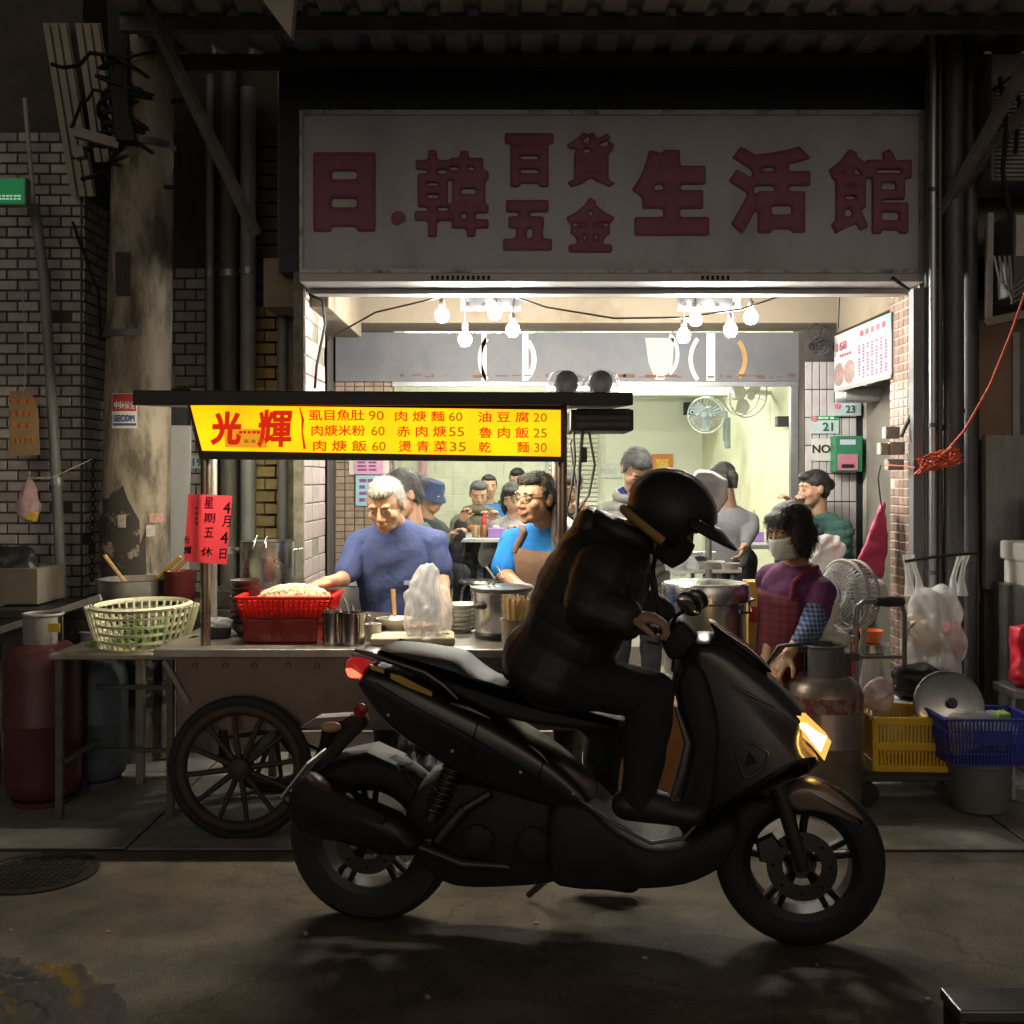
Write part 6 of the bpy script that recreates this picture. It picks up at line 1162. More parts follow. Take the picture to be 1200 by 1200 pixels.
def person(lab, T, hc, hrot, hs, arms, legs, top, pants, hairm, style, sk=1., sleeve='short', vox=.005, cloth_vox=.008, grp=None, fold=.011, puff=0., mask=None, glasses=None, closed=.5, hands=None, face=True, shoes=None, sleeve_t=.62, hat=False, browm=None, curl=25, fk=34, pant_vox=.012, quilt=None):
    root = thing('person', lab, 'person', Vector((T.h.x, T.h.y, min([l[1].z for l in legs]) - .06)), grp); m_ = skin(sk)
    P = HP(hc, rot(*hrot), hs); b = MB(); head_prims(b, P, hs); T.loft(b, -.035, -.1, 1.03)
    b.cap(P(0, .02, -.06), T.n - T.z * .02, .052 * hs, .06); b.cap(P(0, .035, -.02), T.n - T.z * .05, .05 * hs, .06)
    for i, (sd, A) in enumerate(zip((-1, 1), arms)):
        sh = T.shoulder(sd); b.chain([T.n - T.z * .07, sh, A[0], A[1]], [.05, .047, .037, .026]); b.cap(A[0].lerp(A[1], .25), A[0].lerp(A[1], .3), .04, .036)
        d = A[2] if len(A) > 2 else (A[1] - A[0]); n = A[3] if len(A) > 3 else Vector((0, -.3, -1)); hand(b, A[1], d, n, hs * .98, curl if len(A) < 5 else A[4], side=-sd)
    for i, (sd, Lg) in enumerate(zip((-1, 1), legs)):
        hp = T.h + T.x * sd * .09; b.chain([hp, Lg[0], Lg[1]], [.075, .05, .035]); b.cap(Lg[1], Lg[1] + (Lg[2] if len(Lg) > 2 else Vector((0, -.14, -.02))), .035, .03)
    blob(b, 'body', m_, root, vox, 2)
    c = MB(); T.loft(c, .004 + puff, -.16, .985)
    for sd, A in zip((-1, 1), arms):
        sh = T.shoulder(sd); c.cap(T.n - T.z * .045, sh + T.z * .004, .052 + puff * .6, .058 + puff)
        if sleeve == 'short': c.cap(sh, sh.lerp(A[0], sleeve_t), .064, .064)
        else: c.chain([sh, A[0], A[0].lerp(A[1], .93)], [.063 + puff, .055 + puff, .04 + puff * .7])
    sh_ = blob(c, 'shirt' if sleeve == 'short' else 'jacket', top, root, cloth_vox, 2, fold=fold, fk=fk, fdir=(T.z if puff > .005 and not quilt else None), seed=int(abs(hc.x) * 100), quilt=(T.z,) + quilt if quilt else None)
    p = MB(); T.loft(p, .008, -.18, .12)
    for sd, Lg in zip((-1, 1), legs):
        hp = T.h + T.x * sd * .085; p.chain([hp, Lg[0], Lg[1].lerp(Lg[0], .02)], [.1, .075, .056])
    blob(p, 'trousers', pants, root, max(pant_vox, cloth_vox), 2, fold=.012, fk=34, seed=3)
    for Lg in legs:
        f = (Lg[2] if len(Lg) > 2 else Vector((0, -.14, -.02))); q = MB().cap(Lg[1] + Vector((0, 0, -.022)) - f * .25, Lg[1] + f * 1.05 + Vector((0, 0, -.006)), .05, .042).cap(Lg[1], Lg[1] + f * .5, .052, .044)
        blob(q, 'shoe', shoes or mat('shoe_black', (.025, .025, .027), .5), root, .01, 2)
    if face: face_parts(root, P, hs, hairm, mask, glasses, closed, browm)
    if style: hair(root, P, hs, style, hairm, max(vox, .006), seed=int(hc.x * 50) + 60)
    return root, P
hblack = mat('hair_black', (.014, .013, .012), .56, var=.3, scale=60, bump=.4, bscale=220); hgrey = mat('hair_grey', (.27, .265, .255), .6, var=.35, scale=70, bump=.4, bscale=220); hsalt = mat('hair_salt', (.05, .05, .055), .55, var=.4, scale=60, bump=.4, bscale=200)
def cloth(n, c, r=.85, **k): return mat(n, c, r, var=k.pop('var', .1), scale=k.pop('scale', 9), bump=k.pop('bump', .45), bscale=k.pop('bscale', 38), **k)
navy = cloth('navy_tee', (.05, .075, .22)); dpant = cloth('dark_trousers', (.03, .032, .04)); blkp = cloth('black_trousers', (.014, .015, .018))
def stand_legs(hip, z0, yaw=0, spread=.1):
    r = rot(yaw); return [[Vector((hip[0], hip[1], (hip[2] + z0) / 2 + .03)) + r @ Vector((s * spread, -.02, 0)), Vector((hip[0], hip[1], z0 + .085)) + r @ Vector((s * spread, .02, 0)), r @ Vector((0, -.14, -.02))] for s in (-1, 1)]
# ---- the old cook
hip = W(476, 790, 5.32); T = Torso(hip, W(461, 609, 5.13), -4, 1.14, 1.0, .25)
om, OP = person('grey-haired old cook in a navy T-shirt reaching into the noodles', T, W(452, 592, 5.0), (-14, 24, -2), 1.02, [[W(404, 678, 5.06), W(388, 681, 4.86), Vector((-.85, -.5, -.18)), Vector((0, .1, -1)), 30], [W(517, 674, 5.14), W(523, 712, 4.92), Vector((-.1, -.3, -1)), Vector((-1, 0, -.2)), 30]], stand_legs(hip, .022),
       navy, dpant, hgrey, 'crew', .95, vox=.0045, cloth_vox=.0065, closed=.25, browm=mat('brow_grey', (.2, .18, .16), .8), sleeve_t=.75)
MB().box(T.pt(.66, .32, .014), (.03, .003, .02), rot(15)).build('chest_logo', mat('logo_pale', (.3, .33, .45), .6), om)
# ---- woman behind him
hip = W(500, 745, 5.72); T = Torso(hip, W(484, 612, 5.66), -48, .95, 1.0)
gw, GP = person('dark-haired woman in a green top with maroon strap behind the old cook', T, W(470, 580, 5.6), (-55, 28, 0), 1.04, [[W(480, 660, 5.55), W(470, 700, 5.4)], [W(514, 634, 5.66), W(520, 668, 5.55), Vector((0, -.2, -1)), Vector((-1, 0, 0)), 28]], stand_legs(hip, .022), cloth('green_top', (.035, .09, .075)), dpant, hsalt, 'bun', .9, vox=.006, closed=.3, sleeve_t=.95)
MB().tube([T.pt(.5, .75, .012), T.pt(.7, .8, .014), T.pt(.86, .85, .016), T.pt(.94, 1.1, .02), T.pt(.9, 1.9, .012), T.pt(.6, 2.4, .01)], .014, 8).build('apron_strap', cloth('maroon_strap', (.16, .03, .06)), gw, smooth=60)
# ---- the young cook
hip = W(640, 775, 5.25); T = Torso(hip, W(642, 611, 5.14), -22, 1.08, .98)
brn = cloth('apron_brown', (.17, .1, .07)); blue = cloth('blue_tee', (.01, .19, .65))
ym, YP = person('young cook with glasses in a bright blue T-shirt and brown apron', T, W(627, 584, 5.04), (-46, 3, 2), 1.03, [[W(590, 672, 5.14), W(612, 690, 4.92), Vector((.6, -.6, -.2)), Vector((0, 0, -1)), 20], [W(692, 690, 5.25), W(672, 705, 5.0), Vector((-.6, -.6, 0)), Vector((0, 0, -1)), 20]], stand_legs(hip, .022),
       blue, dpant, hblack, 'crew', .98, vox=.0045, cloth_vox=.0065, glasses=True, closed=.4, sleeve_t=.8)
T.panel(-.45, .83, -66, 66, .013, 'apron', brn, ym, taper=lambda v: 1 if v < .7 else 1 - .28 * (v - .7) / .3)
for a in (-.72, .62): MB().tube([T.pt(.8, a, .016), T.pt(.88, a * .95, .018), T.pt(.93, a * .98, .02), T.pt(.95, a * 1.6, .02), T.pt(.86, math.copysign(2.3, a), .012)], .017, 8).build('apron_strap', brn, ym, smooth=60)
for k, tt in enumerate((.6, .565)): MB().box(T.pt(tt, .5, .022), (.034, .003, .016), rot(10)).build('apron_badge', mat('badge_tan', (.5, .4, .28), .6), ym)
gl_ = MB(); hand(gl_, W(612, 690, 4.92), (.6, -.6, -.2), (0, 0, -1), 1.22, 20, 1); blob(gl_, 'glove', mat('glove_clear', (.7, .7, .68), .3, alpha=.55), ym, .005, 1, fold=.006, fk=90)
# ---- the masked woman
hip = W(925, 790, 5.12); T = Torso(hip, W(934, 657, 5.05), -52, .92, 1.05, .15)
pur = cloth('purple_top', (.11, .025, .1)); mw, MP = person('woman with white face mask, black bob and plaid maroon apron', T, W(925, 623, 4.96), (-62, 16, 0), 1.05, [[W(905, 715, 5.2), W(900, 765, 5.0)], [W(956, 722, 4.92), W(925, 765, 4.78), Vector((-.6, -.2, -.7)), Vector((0, .2, -1)), 30]], stand_legs(hip, .022),
       pur, dpant, hblack, 'bob', .95, vox=.005, cloth_vox=.007, mask=mat('mask_white', (.66, .7, .68), .7, var=.05, bump=.2, bscale=60), closed=.4, sleeve_t=.9)
def plaid(name, base, c2, sc):
    m = bpy.data.materials.new(name); m.use_nodes = True; N = m.node_tree.nodes; L = m.node_tree.links; b = N['Principled BSDF']; b.inputs['Roughness'].default_value = .85
    tc = N.new('ShaderNodeTexCoord'); last = None
    for ax in ('X', 'Z'):
        w = N.new('ShaderNodeTexWave'); w.bands_direction = ax; w.inputs['Scale'].default_value = sc; w.inputs['Distortion'].default_value = .3; L.new(tc.outputs['Object'], w.inputs[0])
        r = N.new('ShaderNodeMath'); r.operation = 'GREATER_THAN'; r.inputs[1].default_value = .62; L.new(w.outputs['Fac'], r.inputs[0])
        if last is None: last = r
        else: a = N.new('ShaderNodeMath'); a.operation = 'ADD'; L.new(last.outputs[0], a.inputs[0]); L.new(r.outputs[0], a.inputs[1]); last = a
    h = N.new('ShaderNodeMath'); h.operation = 'MULTIPLY'; h.inputs[1].default_value = .5; L.new(last.outputs[0], h.inputs[0])
    mx = N.new('ShaderNodeMix'); mx.data_type = 'RGBA'; mx.inputs[6].default_value = base + (1,); mx.inputs[7].default_value = c2 + (1,); L.new(h.outputs[0], mx.inputs[0]); L.new(mx.outputs[2], b.inputs['Base Color']); return m
T.panel(-.4, .74, -80, 62, .014, 'apron', plaid('apron_plaid', (.15, .02, .035), (.07, .014, .026), 9), mw, taper=lambda v: 1 if v < .62 else 1 - .4 * (v - .62) / .38)
MB().tube([T.pt(.72, .45, .016), T.pt(.86, .5, .02), T.pt(.93, .8, .024), T.pt(.97, 1.9, .02)], .014, 8).build('apron_strap', cloth('apron_maroon', (.17, .022, .035)), mw, smooth=60)
blob(MB().chain([W(957, 712, 4.93), W(950, 738, 4.86), W(938, 752, 4.82)], [.056, .056, .045]), 'sleeve_guard', plaid('guard_plaid', (.02, .035, .12), (.2, .25, .4), 16), mw, .006, 2, fold=.009, fk=50, seed=4)
MB().ring(MP(0, .03, -.115), .06, .0025, (0, -.3, 1), 24, 5).build('necklace', mat('gold', (.6, .42, .12), .3, metal=1), mw)
# ---- people inside
def seated(lab, hx, hy, D, hrot, hs, top, hairm, style, quilt=None, z0=.25, lean=.12, yaw=None, sk=.95, hands=None, puff=.012, hat=None, closed=.3, pants=None):
    hc = W(hx, hy, D); yw = hrot[0] * .6 if yaw is None else yaw; f = rot(yw) @ Vector((0, -1, 0)); neck = hc + Vector((0, 0, -.165 * hs)) - f * .05; hip = Vector((neck.x, neck.y, z0 + .5)) - f * lean
    T = Torso(hip, neck, yw, 1.02, 1.05); r = T.x; A = []
    for i, s in enumerate((-1, 1)):
        sh = T.shoulder(s); el = sh + Vector((0, 0, -.24)) + f * .1 + r * s * .05; wr = W(*hands[i]) if hands and hands[i] else Vector((neck.x, neck.y, z0 + .8)) + f * .34 + r * s * .1
        A.append([el, wr, wr - el, Vector((0, 0, -1)), 35])
    Lg = [[Vector((hip.x, hip.y, z0 + .5)) + f * .4 + r * s * .1, Vector((hip.x, hip.y, z0 + .1)) + f * .38 + r * s * .1, f * .14] for s in (-1, 1)]
    root, P = person(lab, T, hc, hrot, hs, A, Lg, top, pants or blkp, hairm, style, sk, 'long', .0085, .012, 'diners in the room', .01, puff, closed=closed, fk=30, quilt=quilt)
    t = thing('stool', 'steel stool under the ' + ' '.join(lab.split()[:9]), 'stool', (hip.x, hip.y, z0), 'steel stools')
    MB().lathe((hip.x, hip.y, z0 + .36), [(0, 0), (.14, 0), (.15, .012), (0, .024)], 16).build('seat', steel, t)
    for k in range(4): a = k * 1.571 + .78; MB().cyl((hip.x + .17 * math.cos(a), hip.y + .17 * math.sin(a), z0), (hip.x + .12 * math.cos(a), hip.y + .12 * math.sin(a), z0 + .36), .011, n=6).build('leg', steel, t)
    return root, P, T
olive = cloth('olive_parka', (.14, .135, .1)); pk, PP, PT = seated('man in an olive hooded coat eating at the back table', 561, 579, 9.75, (8, 22, 0), 1.0, olive, hsalt, 'crew', hands=[(544, 609, 9.5), (573, 609, 9.5)], puff=.03)
blob(MB().ring(PT.n + Vector((0, .02, .0)), .115, .045, (0, .25, 1), 20, 8), 'hood', olive, pk, .012, 2, fold=.01, fk=40)
bc_ = cloth('black_coat', (.03, .033, .042)); ht_, HPp, HT = seated('diner in a blue bucket hat and black coat, seen in profile', 506, 582, 8.45, (62, 20, 0), 1.03, bc_, hblack, None, hands=[None, (541, 612, 8.5)], yaw=50, puff=.02)
MB().lathe(HPp(0, .015, .035), [(.135, -.05), (.128, -.03), (.104, .0), (.096, .06), (.082, .09), (0, .096)], 28, HPp.M @ Vector((0, 0, 1)), cap0=False).build('bucket_hat', cloth('hat_blue', (.035, .06, .13)), ht_, smooth=60)
fz = cloth('fuzzy_grey', (.42, .42, .42), scale=40, var=.2, bump=.5, bscale=90); lw_, LP, LT = seated('long-haired woman in a pale grey fuzzy coat at the table', 601, 583, 9.0, (-18, 24, 0), 1.0, fz, hblack, 'long', hands=[(577, 610, 8.75), None], puff=.025)
seated('diner in a blue jacket behind the man in the olive coat', 573, 570, 11.0, (10, 5, 0), 1.0, cloth('jacket_blue', (.03, .14, .35)), hblack, 'crew')
seated('diner with a dark cap deep in the room behind the young cook', 606, 562, 11.6, (-10, 20, 0), 1.02, cloth('dark_grey', (.06, .06, .065)), hblack, 'short')
seated('diner in a dark puffer looking down, right of the cart post', 671, 570, 9.3, (-12, 30, 0), 1.05, cloth('puffer_dark', (.035, .036, .042)), hblack, 'bun', (.07, .025), puff=.035, hands=[(668, 600, 9.0), (684, 598, 9.0)])
seated('diner in pale grey half hidden by the cart post', 651, 583, 8.6, (-15, 22, 0), 1.0, cloth('pale_grey', (.5, .5, .48)), hblack, 'bob')
# standing man in the grey puffer
hip = W(745, 690, 6.75); T = Torso(hip, W(742, 583, 6.62), 10, 1.1, 1.1); gpf = cloth('puffer_grey', (.2, .2, .19), .55, var=.15)
pm_, PMp = person('man in a quilted grey puffer jacket looking down behind the rider', T, W(746, 551, 6.5), (14, 42, 0), 1.06, [[W(706, 628, 6.6), W(738, 612, 6.36), Vector((.9, -.2, -.1)), Vector((0, 0, -1)), 30], [W(785, 630, 6.65), W(762, 622, 6.36), Vector((-.9, -.2, -.1)), Vector((0, 0, -1)), 30]], stand_legs(hip, .12), gpf, dpant, hsalt, 'crew', .92, 'long', .006, .008, None, .008, .03, closed=.2, fk=30, quilt=(.062, .02))
MB().tube([PMp(-.07, -.02, -.12), PMp(-.03, -.075, -.16), PMp(.03, -.08, -.16), PMp(.07, -.02, -.12)], .02, 8).build('collar', cloth('collar_blue', (.02, .06, .35)), pm_, smooth=60)
blob(MB().ring(T.n + Vector((0, .0, .01)), .1, .035, (0, -.2, 1), 18, 8), 'jacket_collar', gpf, pm_, .01, 2)
# woman in the grey sweater, back to us
hip = W(856, 658, 7.5); T = Torso(hip, W(854, 592, 7.45), 172, .86, .95); T.L *= 1.0
gs = cloth('grey_sweater', (.17, .175, .19)); gsw, GS = person('woman with ponytail in a grey sweater seen from behind', T, W(846, 563, 7.4), (205, 18, 0), 1.0, [[W(880, 620, 7.4), W(874, 636, 7.2), Vector((-.3, -.2, -.6)), Vector((-1, 0, 0)), 25], [W(836, 622, 7.5), W(842, 640, 7.65)]], stand_legs(hip, .12, 172), gs, blkp, hblack, 'pony', .95, 'long', .0065, .008, None, .006, .004)
# woman in the green vest
vs_, VP, VT = seated('woman with a bun in a teal quilted vest, hand at her mouth', 953, 573, 7.25, (-78, 5, 0), 1.05, cloth('teal_vest', (.035, .1, .09)), hblack, 'bun', (.06, .016), z0=.12, yaw=-60, hands=[(935, 596, 7.1), (932, 597, 6.98)], puff=.03)
blob(MB().chain([VT.shoulder(1), VT.shoulder(1) + Vector((-.06, -.1, -.12)), W(936, 602, 7.02)], [.05, .045, .03]), 'sleeve', cloth('sleeve_yellow', (.5, .33, .07)), vs_, .009, 2, fold=.008, fk=40)
# grey umbrella-like cover in front of the grey sweater woman
blob(MB().pillow([(808, 566), (818, 553), (834, 553), (852, 562), (852, 584), (843, 600), (826, 606), (810, 594)], [(0, .05), (.05, .01), (.12, 0), (.18, .03)], lambda u, w, v: W(u, w, 6.3 - v)), 'fan_cover', mat('raincoat', (.3, .3, .31), .35, var=.15, bump=.4, bscale=25), None, .01, 2, fold=.014, fk=40, seed=8, label='grey plastic cover over a standing fan behind the rider helmet', cat='fan cover')
MB().cyl((X(830, 6.25), 6.22, .12), W(830, 600, 6.22), .02, n=10).build('fan_stand', greyst, label='thin steel stand under the grey plastic cover', cat='stand')
# ================================================================ scooter
R0 = Vector((X(437, 3.64), 3.64, 0)); F0 = Vector((X(937, 3.44), 3.44, 0)); BU = (F0 - R0).normalized(); BN = Vector((BU.y, -BU.x, 0))     # BN points at the viewer's side
def bw(s, z, v): return R0 + BU * s + BN * v + Vector((0, 0, z))
def sz(px, py, off=0.):
    a = (px - 600) / F; O = R0 + BN * off            # (O + BU*s) = t*(a,1)
    s = (a * O.y - O.x) / (BU.x - a * BU.y); t = O.y + BU.y * s; return s, H - (py - HY) * t / F
def BK(px, py, off=0.): s, z = sz(px, py, off); return bw(s, z, off)
def poly(pts, off=0.): return [sz(x, y, off) for x, y in pts]
def body(name, pts, w, m, parent, off=0., rnd=.03, smooth=50, sub=0, bevel=0., inner=None):
    """two-sided shell of half width w, rounded towards its sides, centred on lateral offset off"""
    pr = [(off + w * math.sin(R(a)), rnd * (1 - math.cos(R(a))) ** 1.2) for a in (-90, -75, -58, -38, 0, 38, 58, 75, 90)]
    for _ in range(2): pts = [q for i in range(len(pts)) for q in ((pts[i][0] * .8 + pts[(i + 1) % len(pts)][0] * .2, pts[i][1] * .8 + pts[(i + 1) % len(pts)][1] * .2), (pts[i][0] * .2 + pts[(i + 1) % len(pts)][0] * .8, pts[i][1] * .2 + pts[(i + 1) % len(pts)][1] * .8))]
    return MB().pillow(poly(pts, off + (w if off == 0 else 0) * .6), pr, bw).build(name, m, parent, smooth=smooth, bevel=bevel)
paint = mat('scooter_grey', (.015, .015, .016), .36, var=.1, scale=14, coat=.4, coat_rough=.22); gloss = mat('scooter_black', (.012, .012, .013), .22, var=.2, coat=.3); plast = mat('scooter_plastic', (.01, .01, .01), .66, var=.2, bump=.15, bscale=300)
vinyl = mat('seat_vinyl', (.035, .035, .036), .45, var=.15, bump=.25, bscale=260); rimm = mat('scooter_rim', (.012, .012, .012), .4, metal=.3, var=.2); alu_ = mat('scooter_alu', (.12, .12, .12), .35, metal=.9, var=.2); tyre = mat('scooter_tyre', (.016, .016, .016), .7, var=.25, scale=20, bump=.2)
sc_ = thing('scooter', 'dark grey motor scooter with amber headlight and red tail light', 'scooter', R0)
def wheel(name, s, Rr, wd, rr, nsp, discr):
    c = bw(s, Rr, 0); w = MB().lathe(c, [(rr, -wd * .4), (rr + .025, -wd * .5), (Rr - .03, -wd * .5), (Rr - .008, -wd * .33), (Rr, 0), (Rr - .008, wd * .33), (Rr - .03, wd * .5), (rr + .025, wd * .5), (rr, wd * .4), (rr, -wd * .4)], 56, BN, cap0=False).build(name, tyre, sc_, smooth=40)
    tr = MB()
    for k in range(30):
        a = k * math.pi / 15
        for sd in (-1, 1):
            x, y, z = basis(BN); p = lambda aa, v, e: c + (x * math.cos(aa) + y * math.sin(aa)) * (Rr - abs(v) * .16 + e) + BN * v
            tr.add([p(a, sd * .006, .001), p(a + .03, sd * .006, .001), p(a + .11, sd * wd * .34, -.001), p(a + .07, sd * wd * .34, -.001)], [(0, 1, 2, 3)])
    tag(tr.build('tread_groove', mat('groove', (.004, .004, .004), .9), w), kind='stuff')
    MB().lathe(c, [(rr - .022, -wd * .36), (rr + .004, -wd * .42), (rr + .004, wd * .42), (rr - .022, wd * .36), (rr - .022, -wd * .36)], 48, BN, cap0=False).build('rim', rimm, w, smooth=40)
    x, y, z = basis(BN)
    for k in range(nsp):
        a = k * 2 * math.pi / nsp + .35
        for da in (-.14, .14):
            d0 = x * math.cos(a) + y * math.sin(a); d1 = x * math.cos(a + da) + y * math.sin(a + da); MB().bar(c + d0 * .03 + BN * .012, c + d1 * (rr - .018) + BN * .012, .03, .02).build('spoke', rimm, w, bevel=.004)
    MB().lathe(c - BN * .05, [(.045, 0), (.05, .03), (.05, .08), (.03, .105)], 24, BN, cap1=True).build('hub', alu_, w, smooth=40)
    MB().lathe(c + BN * (wd * .5 + .004), [(discr * .55, 0), (discr, 0), (discr, .004), (discr * .55, .004), (discr * .55, 0)], 40, BN, cap0=False).build('brake_disc', alu_, w, smooth=30)
    for k in range(8): a = k * .785; d = x * math.cos(a) + y * math.sin(a); MB().cyl(c + d * discr * .8 + BN * (wd * .5 + .0085), c + d * discr * .8 + BN * (wd * .5 + .009), .006, n=8).build('disc_hole', gloss, w)
    return c
sr = sz(437, 973)[0]; sf_ = sz(937, 1008)[0]
cr_ = wheel('rear_wheel', sr, .285, .135, .185, 5, .11); cf_ = wheel('front_wheel', sf_, .268, .105, .18, 5, .11)
body('engine_case', [(470, 950), (500, 905), (560, 912), (640, 930), (700, 940), (695, 1020), (640, 1036), (560, 1040), (525, 1036), (490, 1010)], .1, plast, sc_, rnd=.02)
body('tail_panel', [(416, 797), (430, 776), (470, 788), (520, 812), (577, 840), (622, 866), (660, 892), (700, 930), (690, 955), (640, 945), (590, 930), (545, 912), (508, 888), (462, 858), (432, 824)], .14, paint, sc_, rnd=.035)
body('seat', [(436, 764), (452, 756.5), (490, 760), (538, 768), (556, 784), (575, 797), (605, 808), (660, 822), (735, 836), (738, 852), (690, 858), (620, 850), (572, 836), (532, 815), (470, 786)], .13, vinyl, sc_, rnd=.035)
for v in (-.135, .135):
    MB().tube([BK(416, 762, v), BK(436, 767, v), BK(498, 788, v), BK(520, 803, v), BK(536, 819, v * .98)], [.006, .009, .01, .009, .006], 8).build('grab_rail', alu_, sc_, smooth=60)
    MB().pillow(poly([(458, 789), (470, 792), (507, 811), (506, 816), (480, 806), (458, 795)], v), [(v - .004, 0), (v + .004, 0)], bw).build('amber_strip', mat('amber_strip', (.5, .33, .06), .4), sc_)
    MB().pillow(poly([(432, 778), (450, 785), (450, 789), (435, 784)], v), [(v - .004, 0), (v + .004, 0)], bw).build('amber_strip', mat('amber_strip', (.5, .33, .06), .4), sc_)
    MB().tube([BK(528, 824, v * 1.02), BK(548, 830, v * 1.03), BK(574, 842, v * 1.02)], [.004, .012, .004], 8).build('side_trim', alu_, sc_, smooth=60)
    MB().tube([BK(620, 873, v * 1.04), BK(632, 882, v * 1.05), BK(643, 895, v * 1.04)], [.003, .008, .003], 8).build('side_trim', alu_, sc_, smooth=60)
tl = body('tail_light', [(404, 776), (410, 768), (424, 770), (437, 791), (426, 797), (409, 796)], .1, mat('tail_red_lens', (.35, .012, .012), .2, emit=(.5, .02, .02), es=.35), sc_, rnd=.02)
body('tail_lamp', [(405, 780), (416, 777), (434, 790), (426, 795), (410, 794)], .105, mat('tail_glow', (.8, .05, .04), .3, emit=(1, .1, .05), es=2.2), tl, rnd=.012)
body('tail_spoiler', [(410, 767), (420, 762), (438, 766), (445, 775), (428, 772)], .09, mat('spoiler_pale', (.32, .32, .33), .3, metal=.3), sc_, rnd=.012)
body('plate_holder', [(425, 834), (405, 839), (388, 845), (396, 856), (388, 874), (366, 898), (346, 930), (338, 945), (346, 952), (372, 915), (396, 886), (418, 862), (432, 850)], .028, plast, sc_, rnd=.006)
MB().pillow(poly([(353, 851), (373, 838), (415, 836), (400, 846), (380, 850)], 0), [(-.035, .003), (.035, .003)], bw).build('tail_fin', mat('fin_pale', (.2, .18, .18), .45), sc_)
for v in (-.1, .1): MB().ell(BK(388, 852, v), (.035, .02, .018)).build('turn_signal', mat('signal_amber', (.45, .28, .16), .25), sc_, smooth=180)
MB().box(bw(sz(356, 905)[0], sz(356, 905)[1], 0), (.006, .2, .15), Matrix.Rotation(math.atan2(BU.y, BU.x), 3, 'Z') @ Matrix.Rotation(R(38), 3, 'Y')).build('number_plate', mat('plate_white2', (.55, .55, .52), .5), sc_)
MB().lathe(BK(423, 832, .03), [(.024, 0), (.024, .008), (0, .012)], 18, BN).build('reflector', mat('reflector_red', (.25, .015, .015), .25), sc_, smooth=40)
ar = MB(); pts = [(-.36, .02), (-.2, .1), (0, .13), (.16, .09), (.27, .0)]
for (a, b), (c, d) in zip(pts, pts[1:]):
    p = [bw(sr + a * .62, .285 + .16 + b, v) for v in (-.075, .075)] + [bw(sr + c * .62, .285 + .16 + d, v) for v in (.075, -.075)]; ar.add(p + [q + Vector((0, 0, .008)) for q in p], [(0, 1, 2, 3), (7, 6, 5, 4), (0, 4, 5, 1), (1, 5, 6, 2), (2, 6, 7, 3), (3, 7, 4, 0)])
ar.build('rear_hugger', plast, sc_, smooth=50)
# exhaust
mf = MB().pillow(poly([(338, 945), (346, 918), (362, 906), (388, 918), (430, 938), (468, 955), (496, 982), (488, 1000), (455, 1000), (400, 984), (352, 976)], .17), [(.1, .03), (.12, .008), (.15, 0), (.19, 0), (.215, .01), (.225, .03)], bw).build('muffler', mat('muffler', (.02, .02, .02), .4, metal=.4, var=.3), sc_, smooth=50)
MB().pillow(poly([(350, 930), (362, 916), (386, 926), (452, 956), (450, 968), (380, 946)], .226), [(.222, .0), (.23, .004)], bw).build('heat_shield', mat('shield', (.05, .05, .05), .3, metal=.6), mf, smooth=40)
MB().tube([BK(490, 992, .15), BK(540, 1012, .12), BK(600, 1016, .08), BK(640, 1000, .05)], .019, 10).build('exhaust_pipe', mat('shield', (.05, .05, .05), .3), sc_, smooth=60)
MB().cyl(BK(344, 938, .17), BK(337, 934, .17), .03, n=16).build('tailpipe', gloss, mf)
for v in (-.1, .1): MB().tube([BK(540, 880, v), BK(505, 960, v)], [.022, .024], 10).build('shock_absorber', alu_, sc_, smooth=50)
spr = MB(); a, b = BK(536, 890, .1), BK(510, 948, .1); x_, y_, z_ = basis(b - a)
spr.tube([a.lerp(b, k / 60) + (x_ * math.cos(k * .9) + y_ * math.sin(k * .9)) * .034 for k in range(61)], .006, 6).build('coil_spring', mat('spring', (.05, .05, .05), .3, metal=.7), sc_, smooth=60)
MB().bar(BK(508, 985, .1), cr_ + BN * .1, .05, .03).build('swing_arm', alu_, sc_, bevel=.008)
for (p, q, r_) in (((513, 985), (545, 948), .02), ((545, 948), (575, 930), .016), ((577, 914), (622, 935), .012)): MB().cyl(BK(*p, .12), BK(*q, .12), r_, n=10).build('bracket', alu_, sc_, smooth=40)
# panel seams and small fasteners on the near and far side
for v in (-.143, .143):
    for P_ in (((440, 800), (500, 836), (560, 868), (640, 918)), ((560, 846), (552, 876), (556, 912)), ((640, 882), (632, 910), (640, 940))): MB().tube([BK(x, y, v) for x, y in P_], .0022, 5).build('panel_seam', mat('groove', (.004, .004, .004), .9), sc_, smooth=60)
    for x, y in ((455, 838), (530, 880), (610, 905), (672, 930)): MB().cyl(BK(x, y, v), BK(x, y, v * 1.015), .0055, n=8).build('bolt', gloss, sc_)
for (x, y), r_ in (((560, 985), .055), ((625, 990), .06)):
    MB().lathe(BK(x, y, .1), [(r_, 0), (r_, .012), (r_ * .8, .02), (r_ * .3, .022)], 28, BN, cap1=True).build('engine_cover', plast, sc_, smooth=40)
    for q in range(6): a = q * 1.047; p = BK(x, y, .112) + (BU * math.cos(a) + Vector((0, 0, math.sin(a)))) * r_ * .88; MB().cyl(p, p + BN * .006, .005, n=6).build('bolt', gloss, sc_)
